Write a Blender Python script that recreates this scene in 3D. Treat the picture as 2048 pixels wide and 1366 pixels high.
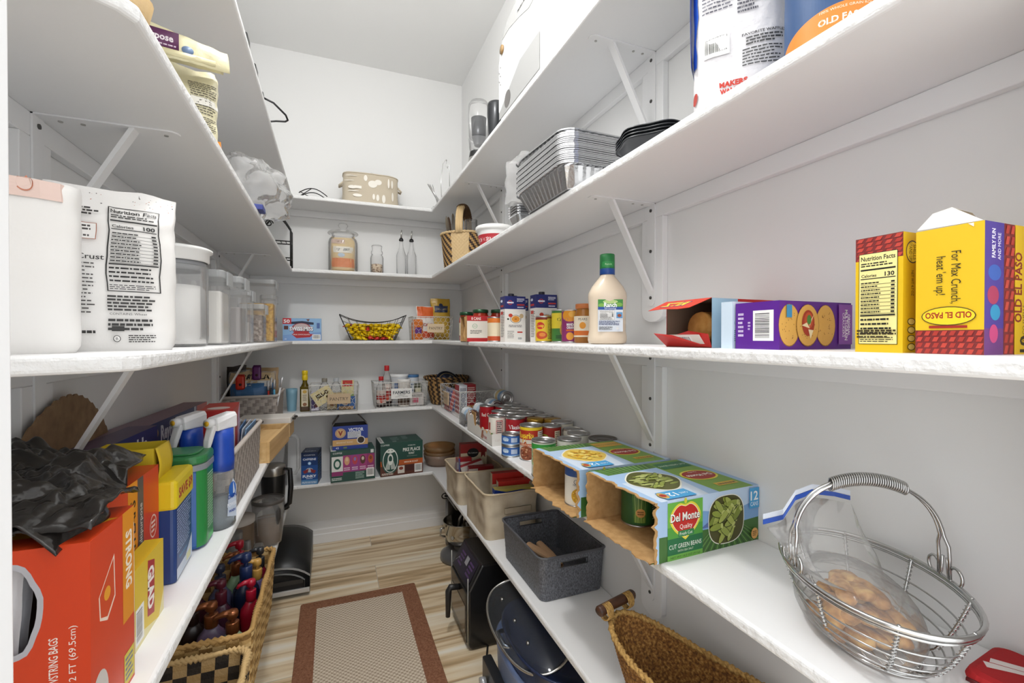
import bpy, bmesh, math, random
from mathutils import Vector, Matrix, noise
random.seed(7)
PI = math.pi
SC = bpy.context.scene
COL = SC.collection
for o in list(bpy.data.objects):
    bpy.data.objects.remove(o)

# ------------------------------------------------------------ camera, light, exposure
EYE = 1.284
cam_d = bpy.data.cameras.new('camera'); cam = bpy.data.objects.new('camera', cam_d); COL.objects.link(cam)
cam_d.sensor_width = 36.0; cam_d.lens = 36.0 * 912.7 / 2048.0; cam_d.clip_start = 0.02
cam.location = (0, 0, EYE)
cam.rotation_euler = (PI / 2 - 0.0085, 0, -0.3749)
SC.camera = cam
w = bpy.data.worlds.new('world'); SC.world = w; w.use_nodes = True
w.node_tree.nodes['Background'].inputs[0].default_value = (0.97, 0.985, 1.0, 1)
w.node_tree.nodes['Background'].inputs[1].default_value = 1.85
SC.view_settings.view_transform = 'Standard'; SC.view_settings.look = 'None'
SC.view_settings.gamma = 1; SC.view_settings.exposure = 0.0
def lamp(name, loc, size, power, col=(1, 1, 1), rot=(0, 0, 0), shape='DISK', size_y=None):
    d = bpy.data.lights.new(name, 'AREA'); d.shape = shape; d.size = size; d.energy = power; d.color = col
    if size_y: d.size_y = size_y
    o = bpy.data.objects.new(name, d); COL.objects.link(o); o.location = loc; o.rotation_euler = rot
    return o
pl = bpy.data.lights.new('ceiling_lamp', 'POINT'); pl.energy = 28; pl.shadow_soft_size = 0.07; pl.color = (1.0, 0.995, 0.985)
po_ = bpy.data.objects.new('ceiling_lamp', pl); COL.objects.link(po_); po_.location = (-0.01, 0.98, 2.8)
lamp('ceiling_lamp_lens', (-0.01, 0.98, 2.79), 0.14, 4.5, (1.0, 0.995, 0.985))

# ------------------------------------------------------------ materials
MATS = {}
def lin(c):
    return c / 12.92 if c <= 0.04045 else ((c + 0.055) / 1.055) ** 2.4
def hexc(h):
    h = h.lstrip('#')
    return tuple(lin(int(h[i:i + 2], 16) / 255) for i in (0, 2, 4)) + (1,)
def M(col, rough=0.5, metal=0.0, name=None, bump=None, **kw):
    key = name or ('paint_%s_%s_%s' % (col, rough, metal))
    if key in MATS: return MATS[key]
    m = bpy.data.materials.new(key); m.use_nodes = True
    nt = m.node_tree; b = nt.nodes['Principled BSDF']
    b.inputs['Base Color'].default_value = hexc(col); b.inputs['Roughness'].default_value = rough
    b.inputs['Metallic'].default_value = metal
    for k, v in kw.items(): b.inputs[k].default_value = v
    tc = nt.nodes.new('ShaderNodeTexCoord'); nz = nt.nodes.new('ShaderNodeTexNoise')
    nt.links.new(tc.outputs['Object'], nz.inputs['Vector'])
    sc, st, dist = bump or (180, 0.03, 0.0005)
    nz.inputs['Scale'].default_value = sc; nz.inputs['Detail'].default_value = 4
    bp = nt.nodes.new('ShaderNodeBump'); bp.inputs['Strength'].default_value = st; bp.inputs['Distance'].default_value = dist
    nt.links.new(nz.outputs['Fac'], bp.inputs['Height']); nt.links.new(bp.outputs['Normal'], b.inputs['Normal'])
    MATS[key] = m
    return m
def ramp_mat(name, cols, scale=(1, 1, 1), tex='noise', tscale=5, rough=0.6, metal=0.0, bump=0.0, detail=4, dist=0.002, distort=0.0, wrot=None):
    """colour ramp driven by a procedural texture in object space"""
    if name in MATS: return MATS[name]
    m = bpy.data.materials.new(name); m.use_nodes = True
    nt = m.node_tree; b = nt.nodes['Principled BSDF']
    b.inputs['Roughness'].default_value = rough; b.inputs['Metallic'].default_value = metal
    tc = nt.nodes.new('ShaderNodeTexCoord'); mp = nt.nodes.new('ShaderNodeMapping'); mp.inputs['Scale'].default_value = scale
    if wrot: mp.inputs['Rotation'].default_value = wrot
    nt.links.new(tc.outputs['Object'], mp.inputs[0])
    if tex == 'noise':
        t = nt.nodes.new('ShaderNodeTexNoise'); t.inputs['Scale'].default_value = tscale; t.inputs['Detail'].default_value = detail
        t.inputs['Distortion'].default_value = distort; out = t.outputs['Fac']
    elif tex == 'wave':
        t = nt.nodes.new('ShaderNodeTexWave'); t.inputs['Scale'].default_value = tscale; t.inputs['Distortion'].default_value = distort
        t.inputs['Detail'].default_value = detail; out = t.outputs['Fac']
    else:
        t = nt.nodes.new('ShaderNodeTexVoronoi'); t.inputs['Scale'].default_value = tscale; out = t.outputs['Distance']
    nt.links.new(mp.outputs[0], t.inputs['Vector'])
    r = nt.nodes.new('ShaderNodeValToRGB'); els = r.color_ramp.elements
    while len(els) < len(cols): els.new(0.5)
    for e, (p, c) in zip(els, cols): e.position = p; e.color = hexc(c)
    nt.links.new(out, r.inputs[0]); nt.links.new(r.outputs[0], b.inputs['Base Color'])
    if bump:
        bp = nt.nodes.new('ShaderNodeBump'); bp.inputs['Strength'].default_value = bump; bp.inputs['Distance'].default_value = dist
        nt.links.new(out, bp.inputs['Height']); nt.links.new(bp.outputs['Normal'], b.inputs['Normal'])
    MATS[name] = m
    return m
def film_mat(name, col='#ffffff', clear=0.85, rough=0.08, white=0.25, bumps=0.0):
    """thin clear plastic: see-through film with a glossy skin and a little milk in it"""
    if name in MATS: return MATS[name]
    m = bpy.data.materials.new(name); m.use_nodes = True; nt = m.node_tree
    nt.nodes.remove(nt.nodes['Principled BSDF']); out = nt.nodes['Material Output']
    tr = nt.nodes.new('ShaderNodeBsdfTransparent'); tr.inputs[0].default_value = hexc(col)
    gl = nt.nodes.new('ShaderNodeBsdfGlossy'); gl.inputs['Roughness'].default_value = rough
    df = nt.nodes.new('ShaderNodeBsdfDiffuse'); df.inputs[0].default_value = hexc(col)
    tl = nt.nodes.new('ShaderNodeBsdfTranslucent'); tl.inputs[0].default_value = hexc(col)
    md = nt.nodes.new('ShaderNodeMixShader'); md.inputs[0].default_value = 0.5
    nt.links.new(df.outputs[0], md.inputs[1]); nt.links.new(tl.outputs[0], md.inputs[2])
    m1 = nt.nodes.new('ShaderNodeMixShader'); m1.inputs[0].default_value = white
    nt.links.new(tr.outputs[0], m1.inputs[1]); nt.links.new(md.outputs[0], m1.inputs[2])
    fr = nt.nodes.new('ShaderNodeLayerWeight'); fr.inputs[0].default_value = 1 - clear
    mul = nt.nodes.new('ShaderNodeMath'); mul.operation = 'MULTIPLY'; mul.inputs[1].default_value = 0.75
    nt.links.new(fr.outputs['Fresnel'], mul.inputs[0])
    m2 = nt.nodes.new('ShaderNodeMixShader'); nt.links.new(mul.outputs[0], m2.inputs[0])
    nt.links.new(m1.outputs[0], m2.inputs[1]); nt.links.new(gl.outputs[0], m2.inputs[2])
    nt.links.new(m2.outputs[0], out.inputs[0])
    tc = nt.nodes.new('ShaderNodeTexCoord'); nz = nt.nodes.new('ShaderNodeTexNoise'); nz.inputs['Scale'].default_value = 25
    nt.links.new(tc.outputs['Object'], nz.inputs['Vector'])
    bp = nt.nodes.new('ShaderNodeBump'); bp.inputs['Strength'].default_value = bumps; bp.inputs['Distance'].default_value = 0.01
    nt.links.new(nz.outputs['Fac'], bp.inputs['Height']); nt.links.new(bp.outputs['Normal'], gl.inputs['Normal'])
    MATS[name] = m
    return m
def paint_mat(name, col, sc1, st1, dist, rough=0.45):
    m = M(col, rough, name=name, bump=(sc1, st1, dist)); return m
MAT_WALL = paint_mat('wall_paint', '#ebebea', 90, 0.12, 0.001, 0.6)
MAT_SHELF = paint_mat('shelf_paint', '#eeeeee', 55, 0.18, 0.002, 0.38)
MAT_EDGE = M('#ebebea', 0.5, name='brushed_edge_paint', bump=(75, 0.8, 0.005))
MAT_CEIL = paint_mat('ceiling_paint', '#f6f6f5', 60, 0.2, 0.001, 0.8)
MAT_TRIM = paint_mat('trim_paint', '#efefef', 90, 0.05, 0.001, 0.35)
MAT_GLASS = film_mat('clear_glass', '#ffffff', clear=0.86, rough=0.03, white=0.10)
MAT_CLEARP = film_mat('clear_plastic', '#ffffff', clear=0.8, rough=0.1, white=0.16)
MAT_FILM = film_mat('crinkled_film', '#ffffff', clear=0.80, rough=0.14, white=0.20, bumps=0.35)
MAT_SOFT = film_mat('soft_film', '#ffffff', clear=0.87, rough=0.18, white=0.30, bumps=0.2)
MAT_CHROME = M('#c9c9c8', 0.16, 1.0, name='chrome')
MAT_STEEL = M('#b7b5b1', 0.3, 1.0, name='brushed_steel')
MAT_TIN = M('#c4c4c4', 0.28, 1.0, name='tin_plate')
MAT_FOIL = M('#d2d3d5', 0.25, 1.0, name='aluminium_foil', bump=(120, 0.5, 0.002))
MAT_BLACK = M('#1a1a1b', 0.35, name='black_plastic')
MAT_IRON = M('#1c1b1a', 0.45, 0.3, name='black_iron')
MAT_WWIRE = M('#e4e2dd', 0.5, name='white_wire')
MAT_KRAFT = ramp_mat('kraft_card', [(0.3, '#a8814f'), (0.7, '#c49c68')], tscale=60, rough=0.9, bump=0.1)

# ------------------------------------------------------------ object tree helpers
def link(o, parent=None):
    COL.objects.link(o)
    if parent is not None: o.parent = parent
    return o
def tag(o, label, cat, group=None, kind=None):
    if label: o['label'] = label
    if cat: o['category'] = cat
    if group: o['group'] = group
    if kind: o['kind'] = kind
    return o
def thing(name, label, cat, loc=(0, 0, 0), rotz=0.0, group=None, rot=None):
    o = bpy.data.objects.new(name, None); o.empty_display_size = 0.05; link(o)
    o.location = loc; o.rotation_euler = rot if rot else (0, 0, rotz)
    return tag(o, label, cat, group)
def copy_tree(o, parent=None):
    c = o.copy(); COL.objects.link(c)
    if parent is not None:
        c.parent = parent
    for ch in [x for x in bpy.data.objects if x.parent == o]:
        copy_tree(ch, c)
    return c
def dup(o, loc=None, rotz=None, label=None):
    c = copy_tree(o)
    if loc is not None: c.location = loc
    if rotz is not None: c.rotation_euler = (0, 0, rotz)
    if label: c['label'] = label
    return c

# ------------------------------------------------------------ mesh builder
_TXT = {}
def glyphs(s, fat=0.0):
    k = (s, fat)
    if k not in _TXT:
        c = bpy.data.curves.new('t', 'FONT'); c.body = s; c.resolution_u = 2; c.offset = fat
        o = bpy.data.objects.new('t', c); me = bpy.data.meshes.new_from_object(o)
        vs = [tuple(v.co[:2]) for v in me.vertices]; fs = [tuple(p.vertices) for p in me.polygons]
        if vs:
            x0 = min(v[0] for v in vs); x1 = max(v[0] for v in vs); y0 = min(v[1] for v in vs); y1 = max(v[1] for v in vs)
        else: x0 = y0 = 0; x1 = y1 = 1
        _TXT[k] = (vs, fs, x0, y0, x1, y1)
        bpy.data.objects.remove(o); bpy.data.curves.remove(c); bpy.data.meshes.remove(me)
    return _TXT[k]
class MB:
    def __init__(s):
        s.v = []; s.f = []; s.fm = []; s.mats = []; s.sm = []; s.X = Matrix.Identity(4); s.smooth = False
    def mi(s, m):
        if isinstance(m, str): m = M(m)
        if m not in s.mats: s.mats.append(m)
        return s.mats.index(m)
    def add(s, pts, faces, mat):
        b = len(s.v); s.v += [tuple(s.X @ Vector(p)) for p in pts]; i = s.mi(mat)
        for f in faces: s.f.append(tuple(b + k for k in f)); s.fm.append(i); s.sm.append(s.smooth)
    def box(s, x0, y0, z0, x1, y1, z1, mat, skip=''):
        p = [(x0, y0, z0), (x1, y0, z0), (x1, y1, z0), (x0, y1, z0), (x0, y0, z1), (x1, y0, z1), (x1, y1, z1), (x0, y1, z1)]
        fs = {'b': (0, 3, 2, 1), 't': (4, 5, 6, 7), 'f': (0, 1, 5, 4), 'k': (2, 3, 7, 6), 'l': (3, 0, 4, 7), 'r': (1, 2, 6, 5)}
        s.add(p, [v for k, v in fs.items() if k not in skip], mat)
    def rbox(s, x0, y0, z0, x1, y1, z1, r, mat, n=3, zr=None):
        """box with rounded vertical edges and softened top and bottom"""
        zr = r * 0.5 if zr is None else zr
        def loop(ins, z):
            out = []; rr = max(r - ins, 0.0003)
            for cx, cy, a0 in ((x1 - r, y1 - r, 0), (x0 + r, y1 - r, PI / 2), (x0 + r, y0 + r, PI), (x1 - r, y0 + r, 1.5 * PI)):
                for k in range(n + 1):
                    a = a0 + PI / 2 * k / n; out.append((cx + rr * math.cos(a), cy + rr * math.sin(a), z))
            return out
        rings = [loop(zr, z0), loop(zr * .3, z0 + zr * .3), loop(0, z0 + zr), loop(0, z1 - zr), loop(zr * .3, z1 - zr * .3), loop(zr, z1)]
        s.loft(rings, mat, cap=True)
    def loft(s, rings, mat, cap=False, closed=True):
        n = len(rings[0]); pts = [p for r in rings for p in r]; fs = []
        for i in range(len(rings) - 1):
            for k in range(n if closed else n - 1):
                a = i * n + k; b = i * n + (k + 1) % n; fs.append((a, b, b + n, a + n))
        if cap: fs.append(tuple(reversed(range(n)))); fs.append(tuple(range((len(rings) - 1) * n, len(rings) * n)))
        s.add(pts, fs, mat)
    def lathe(s, prof, mat, n=32, c=(0, 0, 0), cap=True, sx=1, sy=1, rib=None):
        rings = []
        for j, (r, z) in enumerate(prof):
            ring = []
            for k in range(n):
                a = 2 * PI * k / n; rr = r * (1 + (rib(a, z) if rib else 0))
                ring.append((c[0] + rr * math.cos(a) * sx, c[1] + rr * math.sin(a) * sy, c[2] + z))
            rings.append(ring)
        sm = s.smooth; s.smooth = True; s.loft(rings, mat, cap=False); s.smooth = sm
        if cap:
            s.add(rings[0], [tuple(reversed(range(n)))], mat); s.add(rings[-1], [tuple(range(n))], mat)
    def tube(s, path, r, mat, n=6, closed=False):
        P = [Vector(p) for p in path]; m = len(P); rings = []
        if m < 2: return
        t = (P[1] - P[0]).normalized(); up = Vector((0, 0, 1)) if abs(t.z) < 0.9 else Vector((1, 0, 0))
        nrm = (up - t * up.dot(t)).normalized()
        for i in range(m):
            if closed: t = (P[(i + 1) % m] - P[i - 1])
            else: t = P[min(i + 1, m - 1)] - P[max(i - 1, 0)]
            if t.length < 1e-9: t = Vector((0, 0, 1))
            t.normalize(); nrm = nrm - t * nrm.dot(t)
            if nrm.length < 1e-6: nrm = t.orthogonal()
            nrm.normalize(); bn = t.cross(nrm)
            rr = r[i] if isinstance(r, (list, tuple)) else r
            rings.append([tuple(P[i] + (nrm * math.cos(2 * PI * k / n) + bn * math.sin(2 * PI * k / n)) * rr) for k in range(n)])
        sm = s.smooth; s.smooth = True
        if closed: rings.append(rings[0])
        s.loft(rings, mat, cap=not closed); s.smooth = sm
    def grid(s, fn, nu, nv, mat, closed_u=False):
        pts = [fn(i / nu, j / nv) for j in range(nv + 1) for i in range(nu + 1)]; w = nu + 1
        sm = s.smooth; s.smooth = True
        s.add(pts, [(j * w + i, j * w + i + 1, (j + 1) * w + i + 1, (j + 1) * w + i) for j in range(nv) for i in range(nu)], mat); s.smooth = sm
    def build(s, name, parent=None, bevel=0, solid=0, sub=0, loc=None, merge=False):
        me = bpy.data.meshes.new(name); me.from_pydata(s.v, [], s.f)
        for m in s.mats: me.materials.append(m)
        me.polygons.foreach_set('material_index', s.fm); me.polygons.foreach_set('use_smooth', s.sm)
        me.update()
        if merge:
            bm = bmesh.new(); bm.from_mesh(me); bmesh.ops.remove_doubles(bm, verts=bm.verts, dist=1e-5); bm.to_mesh(me); bm.free()
        o = bpy.data.objects.new(name, me); link(o, parent)
        if loc: o.location = loc
        if solid:
            md = o.modifiers.new('solid', 'SOLIDIFY'); md.thickness = solid; md.offset = -1
        if sub:
            md = o.modifiers.new('sub', 'SUBSURF'); md.levels = sub; md.render_levels = sub
        if bevel:
            md = o.modifiers.new('bevel', 'BEVEL'); md.width = bevel; md.segments = 2; md.limit_method = 'ANGLE'; md.angle_limit = 0.7
        return o

# printed faces: a surface patch with width w, height h; things are printed on it in metres from its lower left
class Face:
    def __init__(s, mb, fn, w, h, curved=False):
        s.mb = mb; s.fn = fn; s.w = w; s.h = h; s.k = 1; s.curved = curved
    def _p(s, pts, faces, col):
        e = 0.00004 + 0.00002 * s.k; s.k += 1
        m = M(col, 0.45) if isinstance(col, str) else col
        s.mb.add([s.fn(u, v, e) for u, v in pts], faces, m)
    def rect(s, u0, v0, u1, v1, col):
        u0 *= s.w; u1 *= s.w; v0 *= s.h; v1 *= s.h
        if s.curved == 'bag':
            n = 10; pts = [(u0 + (u1 - u0) * i / n, v0 + (v1 - v0) * j / n) for j in range(n + 1) for i in range(n + 1)]
            s._p(pts, [(j * (n + 1) + i, j * (n + 1) + i + 1, (j + 1) * (n + 1) + i + 1, (j + 1) * (n + 1) + i) for j in range(n) for i in range(n)], col); return s
        n = max(1, int(abs(u1 - u0) / 0.004)) if s.curved else 1
        pts = []; fs = []
        for i in range(n + 1):
            u = u0 + (u1 - u0) * i / n; pts += [(u, v0), (u, v1)]
            if i: fs.append((2 * i - 2, 2 * i, 2 * i + 1, 2 * i - 1))
        s._p(pts, fs, col); return s
    def band(s, u0, u1, lo, hi, col, n=90):
        """strip between two curves of u"""
        pts = []; fs = []
        for i in range(n + 1):
            u = u0 + (u1 - u0) * i / n; pts += [(u * s.w, lo(u) * s.h), (u * s.w, hi(u) * s.h)]
            if i: fs.append((2 * i - 2, 2 * i, 2 * i + 1, 2 * i - 1))
        s._p(pts, fs, col); return s
    def poly(s, pts, col):
        p = [(u * s.w, v * s.h) for u, v in pts]; s._p(p, [tuple(range(len(p)))], col); return s
    def ell(s, u, v, ru, rv, col, n=24, lumps=0, amp=0.0, rot=0):
        """ellipse; ru in fractions of the width, rv in fractions of the height"""
        if s.curved is True and not rot and not lumps and ru * s.w > .008:
            q = lambda t: rv * math.sqrt(max(0, 1 - ((t - u) / ru) ** 2)); return s.band(u - ru, u + ru, lambda t: v - q(t), lambda t: v + q(t), col)
        p = []
        for k in range(n):
            a = 2 * PI * k / n; q = 1 + amp * math.cos(lumps * a)
            x = ru * s.w * math.cos(a) * q; y = rv * s.h * math.sin(a) * q
            p.append((u * s.w + x * math.cos(rot) - y * math.sin(rot), v * s.h + x * math.sin(rot) + y * math.cos(rot)))
        s._p(p, [tuple(range(n))], col); return s
    def text(s, t, u, v, size, col, rot=0, fit=None, fat=0.0, align='c', vs=1.0):
        """text with cap height size (metres) centred on (u,v); rot in degrees; fit = width limit in metres"""
        vs_, fs, x0, y0, x1, y1 = glyphs(t, fat)
        if not fs: return s
        k = size / 0.72; wd = (x1 - x0) * k; kx = k
        if fit: kx = k * fit / wd
        a = math.radians(rot); ca, sa = math.cos(a), math.sin(a); pts = []
        cx = (x0 + x1) / 2 if align == 'c' else (x0 if align == 'l' else x1)
        for x, y in vs_:
            px = (x - cx) * kx; py = (y - 0.36) * k * vs
            pts.append((u * s.w + px * ca - py * sa, v * s.h + px * sa + py * ca))
        s._p(pts, fs, col); return s
    def lines(s, u0, v0, u1, v1, n, col, fill=0.55, words=True, seed=1):
        """rows of print too small to read"""
        rnd = random.Random(seed); pts = []; fs = []
        for i in range(n):
            va = v1 - (v1 - v0) * (i + 0.5 + fill / 2) / n; vb = v1 - (v1 - v0) * (i + 0.5 - fill / 2) / n
            u = u0; end = u1 - (u1 - u0) * rnd.random() * 0.25
            while u < end:
                du = (u1 - u0) * (0.05 + 0.13 * rnd.random()) if words else (u1 - u0)
                e = min(u + du, end if words else u1); b = len(pts)
                pts += [(u * s.w, va * s.h), (e * s.w, va * s.h), (e * s.w, vb * s.h), (u * s.w, vb * s.h)]; fs.append((b, b + 1, b + 2, b + 3))
                u = e + (u1 - u0) * 0.025
                if not words: break
        if fs: s._p(pts, fs, col)
        return s
    def barcode(s, u0, v0, u1, v1, n=22, seed=3, vert=True):
        s.rect(u0, v0, u1, v1, '#f4f3f0'); rnd = random.Random(seed); pts = []; fs = []
        du = u1 - u0; dv = v1 - v0; q = 0.1
        while q < 0.9:
            t = 0.008 + 0.022 * rnd.random(); b = len(pts)
            if vert: a0, a1, b0, b1 = u0 + du * q, u0 + du * (q + t), v0 + dv * .2, v1 - dv * .1
            else: a0, a1, b0, b1 = u0 + du * .1, u1 - du * .2, v0 + dv * q, v0 + dv * (q + t)
            pts += [(a0 * s.w, b0 * s.h), (a1 * s.w, b0 * s.h), (a1 * s.w, b1 * s.h), (a0 * s.w, b1 * s.h)]; fs.append((b, b + 1, b + 2, b + 3))
            q += t + 0.012 + 0.02 * rnd.random()
        s._p(pts, fs, '#1d1c1c'); return s
    def facts(s, u0, v0, u1, v1, cal='100', paper='#f1efe9', ink='#1d1b1a'):
        """a nutrition table"""
        du = (u1 - u0); dv = (v1 - v0); W = du * s.w; Hh = dv * s.h
        a = min(0.012 * W, 0.012 * Hh)
        if s.curved == 'bag':
            for q in ((u0, v0, u0 + .01, v1), (u1 - .01, v0, u1, v1), (u0, v0, u1, v0 + .005), (u0, v1 - .005, u1, v1)): s.rect(*q, ink)
        else: s.rect(u0, v0, u1, v1, ink); s.rect(u0 + a / s.w * 1.2, v0 + a / s.h * 1.2, u1 - a / s.w * 1.2, v1 - a / s.h * 1.2, paper)
        um = (u0 + u1) / 2
        s.text('Nutrition Facts', um, v1 - dv * .055, Hh * .05, ink, fit=W * .88, fat=0.02)
        s.lines(u0 + du * .06, v1 - dv * .15, u1 - du * .06, v1 - dv * .10, 2, ink, seed=2)
        s.rect(u0 + du * .05, v1 - dv * .19, u1 - du * .05, v1 - dv * .172, ink)
        s.text('Calories', u0 + du * .27, v1 - dv * .245, Hh * .032, ink, fit=W * .4, fat=0.02)
        s.text(cal, u1 - du * .2, v1 - dv * .24, Hh * .045, ink, fit=W * .24, fat=0.03)
        s.rect(u0 + du * .05, v1 - dv * .285, u1 - du * .05, v1 - dv * .275, ink)
        y = v1 - dv * .31
        for i in range(9):
            s.lines(u0 + du * .06, y - dv * .028, u0 + du * .62, y - dv * .004, 1, ink, seed=i + 5)
            s.rect(u1 - du * .16, y - dv * .026, u1 - du * .07, y - dv * .008, ink)
            y -= dv * .04; s.rect(u0 + du * .05, y + dv * .002, u1 - du * .05, y + dv * .006, ink)
        s.rect(u0 + du * .05, y - dv * .022, u1 - du * .05, y - dv * .006, ink)
        s.lines(u0 + du * .06, v0 + dv * .1, u1 - du * .1, y - dv * .035, 4, ink, fill=.4, seed=9)
        s.lines(u0 + du * .05, v0 + dv * .02, u1 - du * .05, v0 + dv * .085, 3, ink, fill=.4, seed=4)
        return s
def box_face(mb, side, x0, y0, z0, x1, y1, z1, rot=0):
    """printable side of an axis-aligned box: f(-y) k(+y) l(-x) r(+x) t(+z); rot turns the print by quarter turns"""
    dx, dy, dz = x1 - x0, y1 - y0, z1 - z0
    O, U, V, N, w, h = {
        'f': ((x0, y0, z0), (1, 0, 0), (0, 0, 1), (0, -1, 0), dx, dz),
        'k': ((x1, y1, z0), (-1, 0, 0), (0, 0, 1), (0, 1, 0), dx, dz),
        'l': ((x0, y1, z0), (0, -1, 0), (0, 0, 1), (-1, 0, 0), dy, dz),
        'r': ((x1, y0, z0), (0, 1, 0), (0, 0, 1), (1, 0, 0), dy, dz),
        't': ((x0, y0, z1), (1, 0, 0), (0, 1, 0), (0, 0, 1), dx, dy)}[side]
    O, U, V, N = map(Vector, (O, U, V, N))
    if rot == 1: O, U, V, w, h = O + U * w, V, -U, h, w
    elif rot == 2: O, U, V = O + U * w + V * h, -U, -V
    elif rot == 3: O, U, V, w, h = O + V * h, -V, U, h, w
    return Face(mb, lambda u, v, e: O + U * u + V * v + N * e, w, h)
def cyl_face(mb, r, z0, z1, a0=-PI / 2, c=(0, 0), r2=None):
    """label wrapped on a cylinder; u runs anticlockwise seen from above, u=0.5 faces angle a0"""
    w = 2 * PI * r
    def fn(u, v, e):
        a = a0 + (u / w - 0.5) * 2 * PI; rr = r + ((r2 - r) * v / (z1 - z0) if r2 is not None else 0) + e + 0.0002
        return (c[0] + rr * math.cos(a), c[1] + rr * math.sin(a), z0 + v)
    return Face(mb, fn, w, z1 - z0, curved=True)
def carton(name, label, cat, loc, rotz, size, col, group=None, bevel=0.0008, rough=0.42):
    """a plain closed carton centred on its base; returns (object maker) -> (mb, faces dict)"""
    w, d, h = size; mb = MB(); mb.box(-w / 2, -d / 2, 0, w / 2, d / 2, h, M(col, rough) if isinstance(col, str) else col)
    ext = (-w / 2, -d / 2, 0, w / 2, d / 2, h)
    def fin(solo=True):
        o = mb.build(name); o.location = loc; o.rotation_euler = (0, 0, rotz)
        return tag(o, label, cat, group)
    return mb, (lambda side, rot=0: box_face(mb, side, *ext, rot=rot)), fin

# ------------------------------------------------------------ the room
XW0, XW1, YW = -0.474, 0.841, 3.091
XL, XR, YB = -0.209, 0.578, 2.828
CEIL = 3.03
ZT = [2.086, 1.673, 1.266, 0.856, 0.448]   # shelf tops
TH = 0.021
def struct(name, mb, **k):
    o = mb.build(name, **k); o['kind'] = 'structure'; return o
def slab(name, a, b, mat, bevel=0):
    m = MB(); m.box(*a, *b, mat); return struct(name, m, bevel=bevel)
# wood-look tile floor, planks along X
def floor_mat():
    m = bpy.data.materials.new('wood_look_tile'); m.use_nodes = True; nt = m.node_tree; b = nt.nodes['Principled BSDF']
    tc = nt.nodes.new('ShaderNodeTexCoord')
    br = nt.nodes.new('ShaderNodeTexBrick'); br.offset = 0.37; br.offset_frequency = 2
    br.inputs['Scale'].default_value = 1; br.inputs['Brick Width'].default_value = 1.19; br.inputs['Row Height'].default_value = 0.254
    br.inputs['Mortar Size'].default_value = 0.0018; br.inputs['Mortar Smooth'].default_value = 0.2
    br.inputs['Color1'].default_value = (0, 0, 0, 1); br.inputs['Color2'].default_value = (1, 1, 1, 1); br.inputs['Mortar'].default_value = (0.5, 0.5, 0.5, 1)
    mpb = nt.nodes.new('ShaderNodeMapping'); mpb.inputs['Location'].default_value = (0.53, 0.128, 0)
    nt.links.new(tc.outputs['Object'], mpb.inputs[0]); nt.links.new(mpb.outputs[0], br.inputs['Vector'])
    # shift the grain per plank
    mul = nt.nodes.new('ShaderNodeVectorMath'); mul.operation = 'SCALE'; mul.inputs['Scale'].default_value = 7.3
    nt.links.new(br.outputs['Color'], mul.inputs[0])
    add = nt.nodes.new('ShaderNodeVectorMath'); nt.links.new(tc.outputs['Object'], add.inputs[0]); nt.links.new(mul.outputs[0], add.inputs[1])
    mp = nt.nodes.new('ShaderNodeMapping'); mp.inputs['Scale'].default_value = (0.9, 13, 1); nt.links.new(add.outputs[0], mp.inputs[0])
    nz = nt.nodes.new('ShaderNodeTexNoise'); nz.inputs['Scale'].default_value = 1.6; nz.inputs['Detail'].default_value = 6; nz.inputs['Distortion'].default_value = 0.35
    nt.links.new(mp.outputs[0], nz.inputs['Vector'])
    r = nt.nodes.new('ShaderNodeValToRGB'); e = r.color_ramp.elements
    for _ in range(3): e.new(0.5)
    for q, (p, c) in zip(e, ((0.30, '#a68a66'), (0.42, '#d2b68e'), (0.50, '#ead5b2'), (0.60, '#f5e7cd'), (0.72, '#faf2e2'))): q.position = p; q.color = hexc(c)  # wood grain tones, lightened in the colour to make up for weak floor light
    nt.links.new(nz.outputs['Fac'], r.inputs[0])
    mx = nt.nodes.new('ShaderNodeMixRGB'); mx.inputs[2].default_value = hexc('#c9bba5')
    nt.links.new(br.outputs['Fac'], mx.inputs[0]); nt.links.new(r.outputs[0], mx.inputs[1]); nt.links.new(mx.outputs[0], b.inputs['Base Color'])
    b.inputs['Roughness'].default_value = 0.4
    bp = nt.nodes.new('ShaderNodeBump'); bp.inputs['Strength'].default_value = 0.3; bp.inputs['Distance'].default_value = 0.001; bp.invert = True
    nt.links.new(br.outputs['Fac'], bp.inputs['Height']); nt.links.new(bp.outputs['Normal'], b.inputs['Normal'])
    return m
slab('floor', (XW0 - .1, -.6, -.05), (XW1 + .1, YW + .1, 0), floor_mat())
slab('ceiling', (XW0 - .1, .12, CEIL), (XW1 + .1, YW + .1, CEIL + .05), MAT_CEIL)
slab('wall_back', (XW0 - .1, YW, 0), (XW1 + .1, YW + .1, CEIL), MAT_WALL)
slab('wall_left', (XW0 - .1, .12, 0), (XW0, YW, CEIL), MAT_WALL)
slab('wall_right', (XW1, .12, 0), (XW1 + .1, YW, CEIL), MAT_WALL)
m = MB(); m.box(XW0, .14, 0, -.16, .2, CEIL, MAT_WALL); m.box(-.16, .14, 2.1, .74, .2, CEIL, MAT_WALL); m.box(.74, .14, 0, XW1, .2, CEIL, MAT_WALL)
struct('wall_front', m)
m = MB(); m.box(-.16, .12, 0, -.0997, .205, 2.1, MAT_TRIM); m.box(.68, .12, 0, .74, .205, 2.1, MAT_TRIM); m.box(-.0997, .12, 2.04, .68, .205, 2.1, MAT_TRIM)
struct('door_1', m, bevel=.003)
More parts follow.
